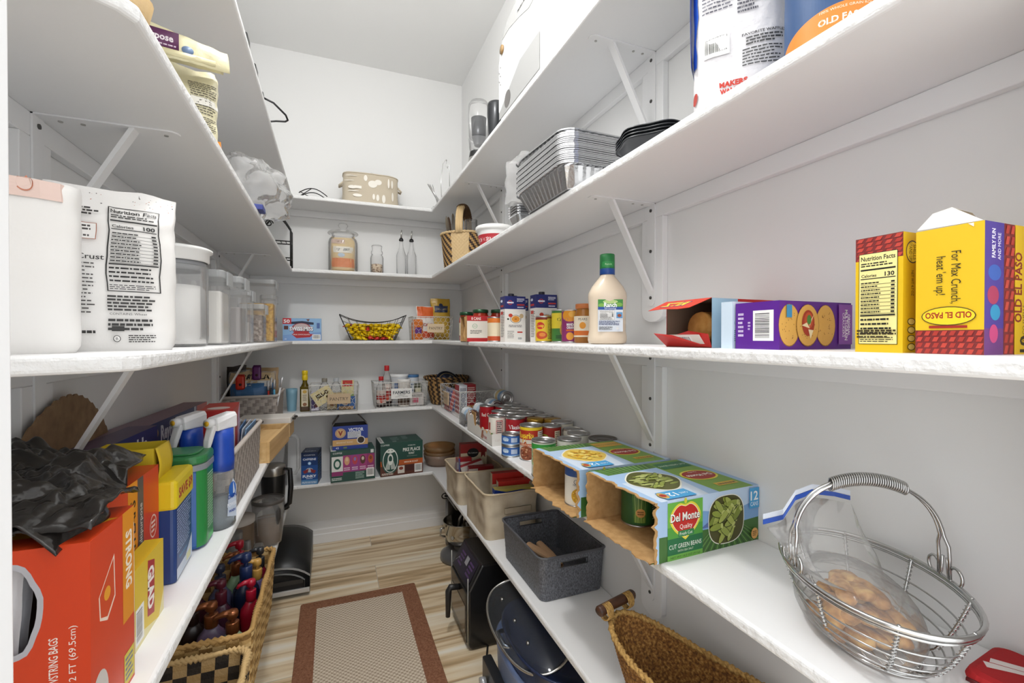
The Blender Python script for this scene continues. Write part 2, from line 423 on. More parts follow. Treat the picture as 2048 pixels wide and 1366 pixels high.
def baseboard(name, p, q, nx, ny):
    m = MB(); P = Vector((*p, 0)); Q = Vector((*q, 0)); N = Vector((nx, ny, 0))
    prof = [(0, 0), (.016, 0), (.016, .055), (.013, .06), (.013, .085), (.010, .092), (.010, .108), (.005, .128), (0, .135)]
    rings = [[tuple(A + N * a + Vector((0, 0, z))) for a, z in prof] for A in (P, Q)]
    m.loft(rings, MAT_TRIM, cap=True, closed=True); struct(name, m)
baseboard('baseboard_back', (XW0, YW), (XW1, YW), 0, -1)
baseboard('baseboard_right', (XW1, .2), (XW1, YW - .016), -1, 0)
baseboard('baseboard_left', (XW0, .2), (XW0, YW - .016), 1, 0)

# cleats under the shelves and the short boards behind the brackets
BR_R, BR_L = (1.035, 2.23), (0.995, 2.29)
tn = 1
for z in ZT:
    zb = z - TH
    for a, b in (((XW1 - .018, .2, zb - .04), (XW1, YW, zb)), ((XW0, .2, zb - .04), (XW0 + .018, YW, zb)), ((XW0 + .018, YW - .018, zb - .04), (XW1 - .018, YW, zb))):
        slab('trim_%d' % tn, a, b, MAT_TRIM, bevel=.002); tn += 1
def batten(x0, x1, y, zb):
    global tn
    m = MB(); n = 8; pts = []
    for k in range(n + 1):
        a = PI + PI * k / n; pts.append((.044 * math.cos(a), -.30 + .025 * math.sin(a)))
    pts = [(-.044, -.04)] + pts + [(.044, -.04)]
    m.loft([[(x, y + p, zb + q) for p, q in pts] for x in (x0, x1)], MAT_TRIM, cap=True)
    struct('trim_%d' % tn, m, bevel=.0015); tn += 1

# shelves: one U-shaped board per level
for i, z in enumerate(ZT):
    zb = z - TH; m = MB()
    out = [(XW1, .2), (XW1, YW), (XW0, YW), (XW0, .463), (XL - .012, .64), (XL, .66), (XL, YB), (XR, YB), (XR, .2)]
    n = len(out)
    # walls side points first: split into quads so the underside stays clean
    pts = [(x, y, zb) for x, y in out] + [(x, y, z) for x, y in out]
    fs = [(3, 4, 5, 6, 2), (2, 6, 7, 1), (1, 7, 8, 0)]
    fs2 = [tuple(reversed(f)) for f in fs]
    allf = [tuple(a for a in f) for f in fs] + [tuple(a + n for a in f) for f in fs2]
    m.add(pts, allf, MAT_SHELF); eds = [((k + 1) % n, k, k + n, (k + 1) % n + n) for k in range(n)]
    for f in eds: m.f.append(f); m.fm.append(m.mi(MAT_EDGE)); m.sm.append(False)
    nm = ['topmost one', 'second highest one', 'eye-level one', 'second lowest one', 'lowest one'][i]
    o = m.build('pantry_shelf', bevel=.006); o.modifiers['bevel'].segments = 3
    bm = bmesh.new(); bm.from_mesh(o.data); bmesh.ops.recalc_face_normals(bm, faces=bm.faces); bm.to_mesh(o.data); bm.free()
    tag(o, 'white U-shaped pantry shelf round three walls, the %s' % nm, 'shelf')

# steel brackets
def bracket(side, y, z, label):
    sgn = -1 if side == 'r' else 1
    x0 = XW1 - .018 if side == 'r' else XW0 + .018
    t = thing('shelf_bracket', label, 'bracket', (x0, y, z - TH), 0)
    batten(x0 + (.0 if side == 'r' else -.018), x0 + (.018 if side == 'r' else 0), y, z - TH)
    def P(a, b, c): return (sgn * a, b, c)
    m = MB(); wdt = .016
    def plate(pts, th, ax):
        pass
    # horizontal flange
    n = 6; o1 = [(0, -wdt)] + [(.185 + .016 * math.sin(PI * k / n), -wdt * math.cos(PI * k / n)) for k in range(n + 1)] + [(0, wdt)]
    m.loft([[P(a, b, c) for a, b in o1] for c in (-.003, -.0003)], MAT_SHELF, cap=True)
    for a in (.03, .06, .178): m.lathe([(.0035, -.0045), (.0035, -.003)], MAT_STEEL, n=10, c=P(a, .004, 0))
    m.build('horizontal_flange', t)
    m = MB(); o2 = [(wdt, 0)] + [(wdt * math.cos(PI * k / n), -.265 - .016 * math.sin(PI * k / n)) for k in range(n + 1)] + [(-wdt, 0)]
    m.loft([[P(a, b, c) for b, c in o2] for a in (.0003, .0035)], MAT_SHELF, cap=True)
    vf = m.build('vertical_flange', t)
    for c in (-.018, -.13, -.258):
        m = MB(); m.tube([P(.003, 0, c), P(.0055, 0, c)], .0045, '#4a4845', n=10); m.build('screw', vf)
    m = MB(); hw = .011
    a = Vector(P(.135, 0, -.003)); b = Vector(P(.005, 0, -.235)); d = Vector(P(.0035, 0, -.002))
    q = [a, a + Vector(P(.022, 0, 0)), b + Vector(P(0, 0, -.03)), b]
    m.loft([[tuple(p + Vector((0, yy, 0))) for p in (Vector(P(.128, 0, -.003)), Vector(P(.136, 0, -.003)), Vector(P(.0035, 0, -.247)), Vector(P(.0035, 0, -.235)))] for yy in (-hw, hw)], MAT_SHELF, cap=True)
    m.build('diagonal_brace', t)
lv = ['topmost shelf', 'second highest shelf', 'eye-level shelf', 'second lowest shelf']
for i in range(4):
    bracket('r', BR_R[0], ZT[i], 'white steel bracket under the %s on the right wall, nearer one' % lv[i])
for i in range(3):
    bracket('r', BR_R[1], ZT[i], 'white steel bracket under the %s on the right wall, farther one' % lv[i])
for i in (1, 2):
    bracket('l', BR_L[0], ZT[i], 'white steel bracket under the %s on the left wall, nearer one' % lv[i])
    bracket('l', BR_L[1], ZT[i], 'white steel bracket under the %s on the left wall, farther one' % lv[i])

# ------------------------------------------------------------ shared makers
def ring_can(mb, r, h, lid=MAT_TIN, n=36, body=None):
    """steel can: rim, recessed ringed lid; body is the painted or papered cylinder"""
    if body: mb.lathe([(r, .003), (r, h - .003)], body, n=n, cap=False)
    mb.lathe([(r * .9, .002), (r * .97, 0), (r + .0012, .0005), (r + .0012, .0035), (r, .004)], lid, n=n, cap=False)
    mb.lathe([(r, h - .004), (r + .0012, h - .0035), (r + .0012, h - .0006), (r * .985, h), (r * .955, h - .0008), (r * .95, h - .004), (r * .82, h - .0042),
              (r * .80, h - .003), (r * .70, h - .003), (r * .68, h - .0044), (r * .45, h - .0044), (r * .43, h - .0034), (r * .15, h - .0034), (.0001, h - .0034)], lid, n=n, cap=False)
    mb.add([(r * .9 * math.cos(2 * PI * k / n), r * .9 * math.sin(2 * PI * k / n), .002) for k in range(n)], [tuple(reversed(range(n)))], lid)
def can(label, loc, r=.0375, h=.112, body='#b3202a', deco=None, face=-100, cat='can', group=None, lid=MAT_TIN, tab=False, name='food_can', rot=None):
    """food can with the label as a part of its own"""
    t = thing(name, label, cat, loc, group=group, rot=rot)
    m = MB(); ring_can(m, r, h, lid); m.lathe([(r - .0004, .003), (r - .0004, h - .003)], lid, n=36, cap=False)
    m.build('can_body', t)
    m = MB(); m.lathe([(r, .005), (r, h - .0055)], M(body, .35) if isinstance(body, str) else body, n=40, cap=False)
    if deco: deco(cyl_face(m, r, .005, h - .0055, a0=math.radians(face)))
    m.build('paper_label', t)
    if tab:
        m = MB(); m.tube([(r * .1, 0, h - .002), (r * .45, 0, h - .0015)], .0022, lid, n=6)
        m.tube([(r * .45 + .008 * math.cos(a), .008 * math.sin(a), h - .001) for a in [2 * PI * k / 12 for k in range(13)]], .0014, lid, n=5)
        m.build('pull_tab', t)
    return t
def nz(x, y, z=0.0, s=1.0):
    return noise.noise(Vector((x * s, y * s, z * s)))
def bag_mesh(mb, w, d, h, mat, seed=0, n=40, nv=26, crumple=.004, top='flat', ptop=0.35, lean=0.0, tops=1.0, ex=3.0, low=.92):
    """filled bag: rounded block at the base drawn flat towards a top seam; returns a front print surface"""
    def S(a, v):
        z = v * h
        k = min(1, max(0, (v - (1 - ptop)) / ptop)); k = k * k * (3 - 2 * k)
        dd = d * (1 - k) + .006 * k; ww = w * (1 + (tops - 1) * k)
        if v < .08: q = low + (1 - low) * math.sqrt(max(0, 1 - (1 - v / .08) ** 2)); dd *= q; ww *= q
        ca, sa = math.cos(a), math.sin(a); e = 2 / ex
        x = ww / 2 * abs(ca) ** e * (1 if ca >= 0 else -1); y = dd / 2 * abs(sa) ** e * (1 if sa >= 0 else -1)
        c = crumple * (nz(x * 22 + seed, y * 22, z * 16) + .5 * nz(x * 60 + seed, y * 60, z * 45)) * (0.3 + v)
        zz = z + (crumple * 2 * nz(x * 20, seed + 3, 0) if v > .97 else 0)
        return Vector((x + c, y - c + lean * v * v, zz + (0 if v > 0 else 0)))
    rings = [[tuple(S(2 * PI * k / n, j / nv)) for k in range(n)] for j in range(nv + 1)]
    sm = mb.smooth; mb.smooth = True; mb.loft(rings, mat); mb.smooth = sm
    mb.add(rings[0], [tuple(reversed(range(n)))], mat); mb.add(rings[-1], [tuple(range(n))], mat)
    def front(u, v, e):
        x = u - w / 2; ca = max(-1, min(1, x / (w / 2 * 1.001))); ca = math.copysign(abs(ca) ** (ex / 2), ca)
        a = -math.acos(max(-1, min(1, ca))); p = S(a, max(0, min(1, v / h)))
        return p + Vector((math.copysign(.3, x) * 0, -1, 0)) * (e * 3 + .0018)
    return front
def curved_rect(face, u0, v0, u1, v1, col, n=8):
    """printed patch that follows a crumpled surface"""
    pts = []; fs = []
    for j in range(n + 1):
        for i in range(n + 1): pts.append(((u0 + (u1 - u0) * i / n) * face.w, (v0 + (v1 - v0) * j / n) * face.h))
    for j in range(n):
        for i in range(n): a = j * (n + 1) + i; fs.append((a, a + 1, a + n + 2, a + n + 1))
    face._p(pts, fs, col)
    return face
def wov_wall(mb, fn, nu, nv, amp, mats, sub=4, diag=False):
    """basket wall: fn(u, v) gives point and outward normal; over-under cells pushed in and out"""
    W = nu * sub; Hn = nv * 2; pts = []; base = {}
    rows = [[None] * (W + 1) for _ in range(Hn + 1)]
    for j in range(Hn + 1):
        for i in range(W + 1):
            u = i / W; v = j / Hn; p, nrm = fn(u, v)
            ph = (i / sub) + (0.5 if (j // 2) % 2 else 0) + ((j / 2) * .5 if diag else 0)
            b = math.sin(PI * (ph % 1)) * (0.35 + .65 * math.sin(PI * ((j % 2) / 2 + .25)))
            pp = Vector(p) + Vector(nrm) * (amp * (b - .5) * (1 if 1 else 0) * (1 if j % 2 else .25)); rows[j][i] = len(pts); pts.append(tuple(pp))
    groups = {}
    for j in range(Hn):
        for i in range(W):
            cu = int(i / sub + (0.5 if (j // 2) % 2 else 0) + ((j // 2) * .5 if diag else 0)); cv = j // 2
            mt = mats(cu, cv, i / W, j / Hn) if callable(mats) else mats
            groups.setdefault(mt, []).append((rows[j][i], rows[j][i + 1], rows[j + 1][i + 1], rows[j + 1][i]))
    b = len(mb.v); mb.v += [tuple(mb.X @ Vector(p)) for p in pts]
    for mt, fs in groups.items():
        k = mb.mi(mt)
        for f in fs: mb.f.append(tuple(b + q for q in f)); mb.fm.append(k); mb.sm.append(True)
def rr_path(x0, y0, x1, y1, r):
    """rounded rectangle: u in 0..1 -> (x, y, nx, ny)"""
    seg = [((x0 + r, y0), (x1 - r, y0)), None, ((x1, y0 + r), (x1, y1 - r)), None, ((x1 - r, y1), (x0 + r, y1)), None, ((x0, y1 - r), (x0, y0 + r)), None]
    cen = [(x1 - r, y0 + r, -PI / 2), (x1 - r, y1 - r, 0), (x0 + r, y1 - r, PI / 2), (x0 + r, y0 + r, PI)]
    L = []
    for k, s in enumerate(seg): L.append(math.dist(*s) if s else PI / 2 * r)
    T = sum(L); nr = [(0, -1), (1, 0), (0, 1), (-1, 0)]
    def f(u):
        q = (u % 1.0) * T
        for k, l in enumerate(L):
            if q <= l or k == 7:
                q = min(q, l); t = q / l if l else 0
                if seg[k]:
                    (ax, ay), (bx, by) = seg[k]; n = nr[k // 2]; return (ax + (bx - ax) * t, ay + (by - ay) * t, n[0], n[1])
                cx, cy, a0 = cen[k // 2]; a = a0 + PI / 2 * t; return (cx + r * math.cos(a), cy + r * math.sin(a), math.cos(a), math.sin(a))
            q -= l
    return f
def rope(mb, path, r, mat, twist=60, n=5, closed=False, strands=2, mat2=None):
    """twisted rim"""
    P = [Vector(p) for p in path]; m = len(P)
    for s_ in range(strands):
        out = []
        for i in range(m):
            t = (P[(i + 1) % m] - P[i - 1]) if closed or 0 < i < m - 1 else (P[min(i + 1, m - 1)] - P[max(0, i - 1)])
            t.normalize(); a = Vector((0, 0, 1)); b = t.cross(a)
            if b.length < .01: b = t.orthogonal()
            b.normalize(); a = b.cross(t); ang = 2 * PI * (twist * i / m + s_ / strands)
            out.append(P[i] + (a * math.cos(ang) + b * math.sin(ang)) * r * .5)
        mb.tube(out, r * .62, mat2 if (mat2 and s_ == 1) else mat, n=n, closed=closed)

# ------------------------------------------------------------ second lowest shelf, right side: canned goods
Z4 = ZT[3]
def veg_box(label, x, y, w, d, h, rz, corn):
    """card box of cans lying on the shelf, its aisle end torn open"""
    t = thing('canned_goods_box', label, 'box', (x, y, Z4), rz)
    rnd = random.Random(3 if corn else 5); m = MB(); th = .0022; kr = MAT_KRAFT
    nT = 26
    def torn(amp, base, seed):
        return [base + amp * (nz(i * .35, seed) + .5 * nz(i * .9, seed + 9)) for i in range(nT + 1)]
    fr = .038   # how far the printed skin reaches back from the torn lip
    # four walls, outer skin printed and inner skin kraft; local x 0..w, y 0..d; torn end at x=0
    tb, tt = torn(.010, -.006, 1 + corn * 7), torn(.009, .004, 4 + corn * 7)
    tn_, tf = torn(.008, .006, 7 + corn * 7), torn(.006, .0, 11 + corn * 7)
    sky = '#a9c6e6' 
    def wall(edge, A, U, V, N, outm):
        # A origin, V spans the torn lip direction, U runs back from the lip
        A, U, V, N = map(Vector, (A, U, V, N)); L = w
        o = [A + V * (i / nT) + U * edge[i] for i in range(nT + 1)]; i_ = [p - N * th for p in o]
        bo = [A + V * (i / nT) + U * L for i in range(nT + 1)]; bi = [p - N * th for p in bo]
        lip = [A + V * (i / nT) + U * (edge[i] + .006 + .003 * nz(i * .8, 3)) for i in range(nT + 1)]
        pts = [tuple(p) for p in o + lip + bo + i_ + bi]; k = nT + 1
        f1 = [(i, i + 1, k + i + 1, k + i) for i in range(nT)]; f2 = [(k + i, k + i + 1, 2 * k + i + 1, 2 * k + i) for i in range(nT)]
        f3 = [(3 * k + i, 4 * k + i, 4 * k + i + 1, 3 * k + i + 1) for i in range(nT)]; f4 = [(i, 3 * k + i, 3 * k + i + 1, i + 1) for i in range(nT)]
        m.add(pts, f2, outm); m.add(pts, f1 + f3 + f4, kr)
    wall(tb, (0, 0, th), (1, 0, 0), (0, d, 0), (0, 0, -1), M('#7f9c4a'))
    wall(tt, (0, 0, h), (1, 0, 0), (0, d, 0), (0, 0, 1), M(sky))
    wall(tn_, (0, 0, 0), (1, 0, 0), (0, 0, h), (0, -1, 0), M(sky))
    wall(tf, (0, d, 0), (1, 0, 0), (0, 0, h), (0, 1, 0), M('#4d7a2d'))
    m.box(w - th, 0, 0, w, d, h, MAT_KRAFT)
    # ---- print on the near side (local -y)
    F = box_face(m, 'f', 0, 0, 0, w, d, h)
    if True:
        F.rect(.13, 0, 1, 1, '#7fa8d6'); F.poly([(.13, .55), (.45, .72), (.7, .6), (1, .75), (1, 1), (.13, 1)], '#c3d8ef')
        F.poly([(.06, 0), (1, 0), (1, .42), (.62, .38), (.06, .42)], '#3f6a2c')
        for i in range(26): F.poly([(.30 + i * .03, 0), (.31 + i * .03, 0), (.52 + i * .012, .36), (.515 + i * .012, .36)], '#6f9a4c' if i % 2 else '#2d4d22')
        F.poly([(.42, .42), (.5, .52), (.62, .45), (.75, .42)], '#5b6fa8')
        F.rect(.13, .0, .44, .96, '#4f9a38'); F.rect(.13, .55, .44, .96, '#6cb245'); F.rect(.13, .09, .44, .36, '#176a3a'); F.rect(.13, 0, .44, .085, '#6fae47')
        # heart shaped shield
        def shield(u, v, su, sv, c):
            p = []
            for k in range(40):
                a = 2 * PI * k / 40; X = math.cos(a); Y = math.sin(a)
                rx = 1 - .10 * (abs(Y) > .75) * (Y > 0) ; p.append((u + su * X * (1 - .22 * max(0, -Y)), v + sv * (Y - .20 * math.exp(-(X * 4) ** 2) * (Y > 0) - .18 * math.exp(-(X * 5) ** 2) * (Y < 0))))
            F.poly(p, c)
        shield(.285, .66, .138, .30, '#e9d83f'); shield(.285, .66, .122, .265, '#f7ecd2'); shield(.285, .66, .118, .255, '#c5261c')
        F.ell(.285, .96, .012, .05, '#d9d23f')
        F.text('Del Monte', .285, .70, .016, '#1a1511', fit=.076, fat=.05); F.text('Del Monte', .284, .705, .016, '#fbf8ee', fit=.074, fat=.02)
        F.text('Quality', .29, .54, .0095, '#fbf8ee', fit=.032)
        F.rect(.22, .37, .36, .47, '#2c7f45'); F.text('Fresh Cut', .29, .42, .006, '#f6f7ee', fit=.032)
        F.text('CUT GREEN BEANS' if not corn else 'WHOLE KERNEL CORN', .285, .225, .009, '#f3f5ea', fit=.082); F.text('WITH SEA SALT', .285, .14, .004, '#dfe9cf', fit=.04)
        F.text('NET WT 14.5 OZ (411g)', .285, .045, .004, '#3b5f24', fit=.075)
        # lobed picture of beans
        F.ell(.665, .5, .182, .45, '#f2f0e2', n=60, lumps=4, amp=-.045); F.ell(.665, .5, .176, .435, '#4c4a1c', n=60, lumps=4, amp=-.045)
        rr = random.Random(8)
        for i in range(34):
            a = rr.random() * 2 * PI; q = .82 * math.sqrt(rr.random()); u = .665 + .15 * q * math.cos(a); v = .5 + .36 * q * math.sin(a); an = rr.uniform(-.9, 1.3)
            F.ell(u, v, .068, .066, '#39400f', n=14, rot=an); F.ell(u - .002, v + .006, .064, .056, rr.choice(['#8d9a3c', '#a3ad52', '#7c8a34', '#95a148']), n=12, rot=an)
            F.ell(u + .050 * math.cos(an), v + .050 * w / h * math.sin(an), .012, .052, '#b9c06f', n=8, rot=an)
        F.rect(.885, .60, .985, .97, '#4aa3d8'); F.text('12', .935, .83, .019, '#ffffff', fit=.022, fat=.02); F.text('CANS', .935, .68, .009, '#ffffff', fit=.022)
        F.ell(.94, .14, .035, .10, '#e0a75c'); F.lines(.92, .09, .96, .19, 3, '#7b5423')
    # ---- print on top; it reads from the wall side
    F = box_face(m, 't', 0, 0, 0, w, d, h, rot=2)
    F.rect(0, 0, .93, 1, '#a8c6e8' if not corn else '#b9cfe9'); F.poly([(.45, .55), (.92, .45), (.92, 1), (.5, 1)], '#d5e2f2')
    F.rect(.06, 0, .40, 1, '#7ea544'); F.rect(.06, .0, .40, .22, '#6f9a3a'); F.poly([(.4, 0), (.93, 0), (.90, .2), (.4, .16)], '#54803c')
    for i in range(20): F.poly([(.42 + i * .024, 0), (.43 + i * .024, 0), (.46 + i * .02, .16), (.455 + i * .02, .16)], '#8fb56b' if i % 2 else '#2f5a2a')
    F.ell(.23, .54, .145, .17, '#e9d83f', n=40, lumps=2, amp=.1); F.ell(.23, .54, .13, .145, '#a82a23', n=40, lumps=2, amp=.1)
    F.text('Del Monte', .23, .55, .014, '#f6efe2', fit=.068, fat=.02); F.text('Quality', .23, .45, .006, '#f6efe2', fit=.024)
    F.rect(.08, .06, .38, .26, '#d9ab3e' if corn else '#2c7449'); F.text('GOLDEN CORN' if corn else 'CUT GREEN BEANS', .23, .16, .009, '#5b3a12' if corn else '#e6efd9', fit=.08)
    F.rect(.1, .80, .3, .88, '#d9b23e'); F.lines(.11, .82, .29, .87, 1, '#6d4d14')
    F.ell(.66, .5, .21, .29, '#f1efe0', n=60, lumps=4, amp=.05); F.ell(.66, .5, .2, .27, '#5a5c26' if not corn else '#e6c45a', n=60, lumps=4, amp=.05)
    rr = random.Random(12)
    for i in range(110 if corn else 40):
        a = rr.random() * 2 * PI; q = .84 * math.sqrt(rr.random()); u = .66 + .18 * q * math.cos(a); v = .5 + .235 * q * math.sin(a)
        if corn: F.ell(u, v, .022, .028, rr.choice(['#f0cf57', '#e8bd3f', '#f6de7c', '#d39a2c']), n=10, rot=rr.random() * 3)
        else:
            an = rr.uniform(-.5, .9); F.ell(u, v, .052, .024, '#3d4515', n=12, rot=an); F.ell(u, v + .004, .049, .02, rr.choice(['#a9b35c', '#bcc377', '#94a047']), n=12, rot=an)
    F.rect(.60, .82, .86, .99, '#4aa3d8'); F.text('12', .76, .905, .018, '#ffffff', fit=.022, fat=.02); F.text('CANS', .66, .905, .008, '#ffffff', fit=.02)
    F.ell(.84, .9, .035, .07, '#c9a95c'); F.ell(.84, .9, .025, .035, '#b0382a')
    m.build('carton', t)
    return t
bx = veg_box('torn open twelve can green bean carton lying nearest on the right shelf', .556, .697, .288, .222, .116, math.radians(2.2), False)
bx0 = veg_box('torn open twelve can corn carton lying behind the green bean carton', .532, .947, .286, .232, .113, math.radians(1.0), True)
def gbean(F):
    F.rect(0, 0, 1, 1, '#2c5a2e'); F.rect(.42, .02, .6, .98, '#2f6a2f')
    for i in range(9): F.poly([(.44 + i * .01, .06), (.45 + i * .012, .06), (.50 + (i - 4) * .018, .8), (.495 + (i - 4) * .018, .8)], '#9ab65a' if i % 2 else '#6d9238')
    F.ell(.5, .28, .045, .10, '#e0a75c'); F.lines(.47, .23, .53, .33, 2, '#7b5423'); F.lines(.63, .1, .73, .9, 14, '#c9d6b7'); F.ell(.5, .85, .09, .1, '#bf2a20')
can('dark green can of green beans standing inside the nearer torn carton', (.656, .872, Z4 + .0032), h=.109, body='#2c5a2e', deco=gbean, face=-118)
def cornlab(F):
    F.rect(0, 0, 1, 1, '#e9e6da'); F.rect(.0, .72, 1, .97, '#3a5da0'); F.text('Corn', .5, .6, .012, '#33405f', fit=.03); F.text('Whole Kernel', .5, .52, .006, '#33405f', fit=.035)
    F.ell(.5, .24, .09, .2, '#d9a92f'); rr = random.Random(2)
    for i in range(40): F.ell(.5 + rr.uniform(-.07, .07), .24 + rr.uniform(-.15, .15), .008, .02, rr.choice(['#f0cf57', '#c98f22']), n=8)
can('can of whole kernel corn with blue and white label inside the farther torn carton', (.590, 1.025, Z4 + .0032), h=.109, body='#e9e6da', deco=cornlab, face=-120)

# round tin groups behind the cartons
def lab(main, txt='', tc='#f5f2ea', band=None, second=None, panel=True, pic=None, size=.016):
    def f(F):
        if second: F.rect(.0, .0, 1, .45, second)
        if band: F.rect(0, .86, 1, 1, band)
        if pic: F.ell(.5, .30, .07, .2, pic); F.ell(.515, .33, .03, .09, '#f0d9a0')
        if txt: F.text(txt, .5, .66, size, tc, fit=min(.055, .012 * len(txt)), fat=.02)
        if panel: F.rect(.66, .1, .80, .8, '#efece2'); F.lines(.67, .13, .79, .78, 10, '#33302c')
    return f
def ranch_style(F):
    F.rect(0, .91, 1, 1, '#e8c92a'); F.rect(0, .62, 1, .91, '#b8321f'); F.rect(0, 0, 1, .62, '#d8d2c4'); F.text('Rosarita', .44, .76, .021, '#f3d23b', fit=.062, fat=.03)
    F.rect(.3, .42, .62, .5, '#c4531f'); F.text('REFRIED BEANS', .46, .46, .005, '#f4e6c8', fit=.05); F.ell(.42, .58, .03, .11, '#e7ab2f'); F.ell(.44, .5, .02, .06, '#a3301c')
    F.ell(.45, .2, .12, .22, '#8d4a2c'); rr = random.Random(4)
    for i in range(22): F.ell(.45 + rr.uniform(-.09, .09), .2 + rr.uniform(-.15, .15), .016, .03, rr.choice(['#b3694a', '#6d3520', '#d0a07c']), n=8)
    F.rect(.62, .1, .76, .88, '#efece2'); F.lines(.63, .13, .75, .86, 12, '#33302c')
can('tall refried beans can with red label and yellow top band', (.653, 1.475, Z4), r=.040, h=.122, body='#d8d2c4', deco=ranch_style, face=-122)
def tuna(F):
    F.rect(0, 0, 1, 1, '#2f62ad'); F.ell(.42, .6, .06, .25, '#a9c4de'); F.rect(.52, .25, .62, .8, '#c8d6e6'); F.text('Tuna', .42, .55, .009, '#ffffff', fit=.024); F.rect(0, 0, 1, .12, '#8fb4dc')
for k, lb in ((0, 'flat blue tuna can at the shelf edge, lower of a stack of two'), (1, 'flat blue tuna can at the shelf edge, upper of a stack of two')):
    can(lb, (.606, 1.545, Z4 + k * .041), r=.036, h=.040, body='#2f62ad', deco=tuna, face=-120)
def van(F):
    F.rect(0, .55, 1, 1, '#b3202a'); F.rect(0, 0, 1, .5, '#e7e0d0'); F.rect(.38, .40, .62, .56, '#2753a5'); F.text('Kraut', .5, .48, .007, '#ffffff', fit=.03); F.text('Vlasic', .5, .72, .016, '#ffffff', fit=.05, fat=.02); F.ell(.36, .36, .03, .08, '#d9a53c')
    F.rect(.66, .08, .78, .9, '#a31822'); F.lines(.67, .1, .77, .88, 10, '#f0d8d4')
G = 'red labelled vegetable cans in rows behind the white tray'
reds = [(.677, 2.033), (.740, 1.9895), (.740, 1.9025), (.740, 1.8155), (.677, 1.859), (.8025, 2.033), (.8025, 1.946), (.8025, 1.859), (.8025, 1.772), (.8025, 1.685)]
first = can('red labelled can standing in the rows behind the white tray', (.677, 1.685, Z4), body='#b3202a', deco=van, face=-116)
first['label'] = 'red sauerkraut can with white lettering standing in front of the red rows'
rc = can('red labelled vegetable can packed in the rows by the right wall', (*reds[0], Z4), body='#b3202a', deco=lab('#b3202a', 'Red Gold', panel=True), face=-112, group=G)
for x, y in reds[1:]: dup(rc, (x, y, Z4), rotz=random.uniform(-.3, .3))
can('dark red can right of the sauerkraut can, close behind the refried beans', (.740, 1.7285, Z4), body='#8e1a2c', deco=lab('#8e1a2c', 'Beets', second='#6d1526'), face=-118)
can('deep red can in the second row, beside the upright white label can', (.677, 1.772, Z4), body='#a51d25', deco=lab('#a51d25', 'Tomato'), face=-118)
can('red diced tomato can with a green pepper picture behind the refried beans', (.729, 1.475, Z4), r=.0385, h=.115, body='#a02a20', deco=lambda F: (F.ell(.42, .72, .06, .06, '#8faf3f'), F.ell(.42, .69, .055, .05, '#a02a20'), F.text('Hot', .43, .5, .02, '#f1ece2', fit=.04, fat=.02), F.rect(.58, .35, .68, .9, '#e8dcc0'), F.lines(.59, .38, .67, .88, 8, '#4a3a28')), face=-122)
can('white can with a green avocado picture by the wall, brown stained lid', (.795, 1.510, Z4), r=.0405, h=.118, body='#d9d3c3', deco=lambda F: (F.rect(.3, 0, .42, 1, '#6d1c22'), F.ell(.46, .5, .045, .2, '#7fa336'), F.ell(.465, .52, .02, .1, '#c3cf74'), F.text('Black Beans', .6, .8, .007, '#2a2a26', fit=.045), F.lines(.54, .35, .68, .7, 5, '#4b6a63')), face=-120)
gc = can('white fruit can with green upper band at the edge behind the corn carton', (.612, 1.285, Z4), body='#dfe3d2', deco=lambda F: (F.rect(0, .8, 1, .96, '#3fa046'), F.rect(0, .3, 1, .8, '#b9cf9f'), F.lines(.3, .4, .7, .7, 3, '#4d7a3a')), face=-122)
can('plain silver topped can second from the edge behind the corn carton', (.694, 1.272, Z4), body='#e4e1d6', deco=lab('', 'Kroger', '#4a5560', size=.01), face=-122)
can('short white can third from the edge behind the corn carton', (.765, 1.335, Z4), h=.112, r=.0375, body='#d8d5ca', deco=lab('', 'Carrots', '#4a5560', size=.008), face=-122)
can('small pale can near the wall behind the short white can', (.79, 1.418, Z4), h=.108, r=.034, body='#d2cfc4', deco=lab('', 'Peas', '#4a5560', size=.008), face=-122)
can('wide white can with dark grey lid against the right wall', (.794, 1.235, Z4), h=.112, r=.044, body='#e8e6e0', lid=M('#77726d', .35, .8), deco=lab('', 'Pie Filling', '#4a5560', size=.008), face=-122)
# jars with gold lids
def gold_jar(label, loc, inner):
    t = thing('lidded_jar', label, 'jar', loc)
    m = MB(); m.lathe([(.030, 0), (.034, .004), (.0345, .08), (.030, .092), (.030, .1)], M(inner, .15), n=32); m.build('jar_body', t)
    m = MB(); m.lathe([(.0335, .094), (.0345, .096), (.0345, .108), (.0325, .111), (.029, .1105), (.028, .112), (.0001, .112)], M('#b8933f', .3, .7), n=36); m.build('lid', t); return t
gold_jar('red salsa jar with shiny gold lid between the red cans and wall', (.745, 1.640, Z4), '#6d1f1a')
gold_jar('dark olive jar with gold lid nearest the right wall', (.803, 1.603, Z4), '#4d431c')
# printed tray at the edge holding a white label can
t = thing('cardboard_can_tray', 'white torn cardboard can tray with red script on the shelf edge', 'tray', (.582, 1.645, Z4))
m = MB(); W_, D_ = .068, .36; wt = '#e6e3dd'
m.box(0, .05, .0002, .075, .40, .002, MAT_KRAFT)
m.box(0, .048, 0, .078, .05, .048, wt); F = box_face(m, 'f', 0, .048, 0, .078, .05, .048)
F.poly([(.72, .1), (.80, .1), (.95, .8), (.9, .85)], '#a8283a'); F.poly([(.6, .75), (.66, .6), (.7, .62), (.66, .85)], '#a8283a'); F.text('can', .3, .5, .012, '#d8cfc8')
n = 22; top = [.048 + .03 * nz(i * .6, 2) + (.035 if i > 15 else 0) for i in range(n + 1)]
ys = [.05 + .35 * i / n for i in range(n + 1)]
pts = [(0, y, 0) for y in ys] + [(0, y, max(.02, q)) for y, q in zip(ys, top)] + [(.0022, y, 0) for y in ys] + [(.0022, y, max(.02, q)) for y, q in zip(ys, top)]
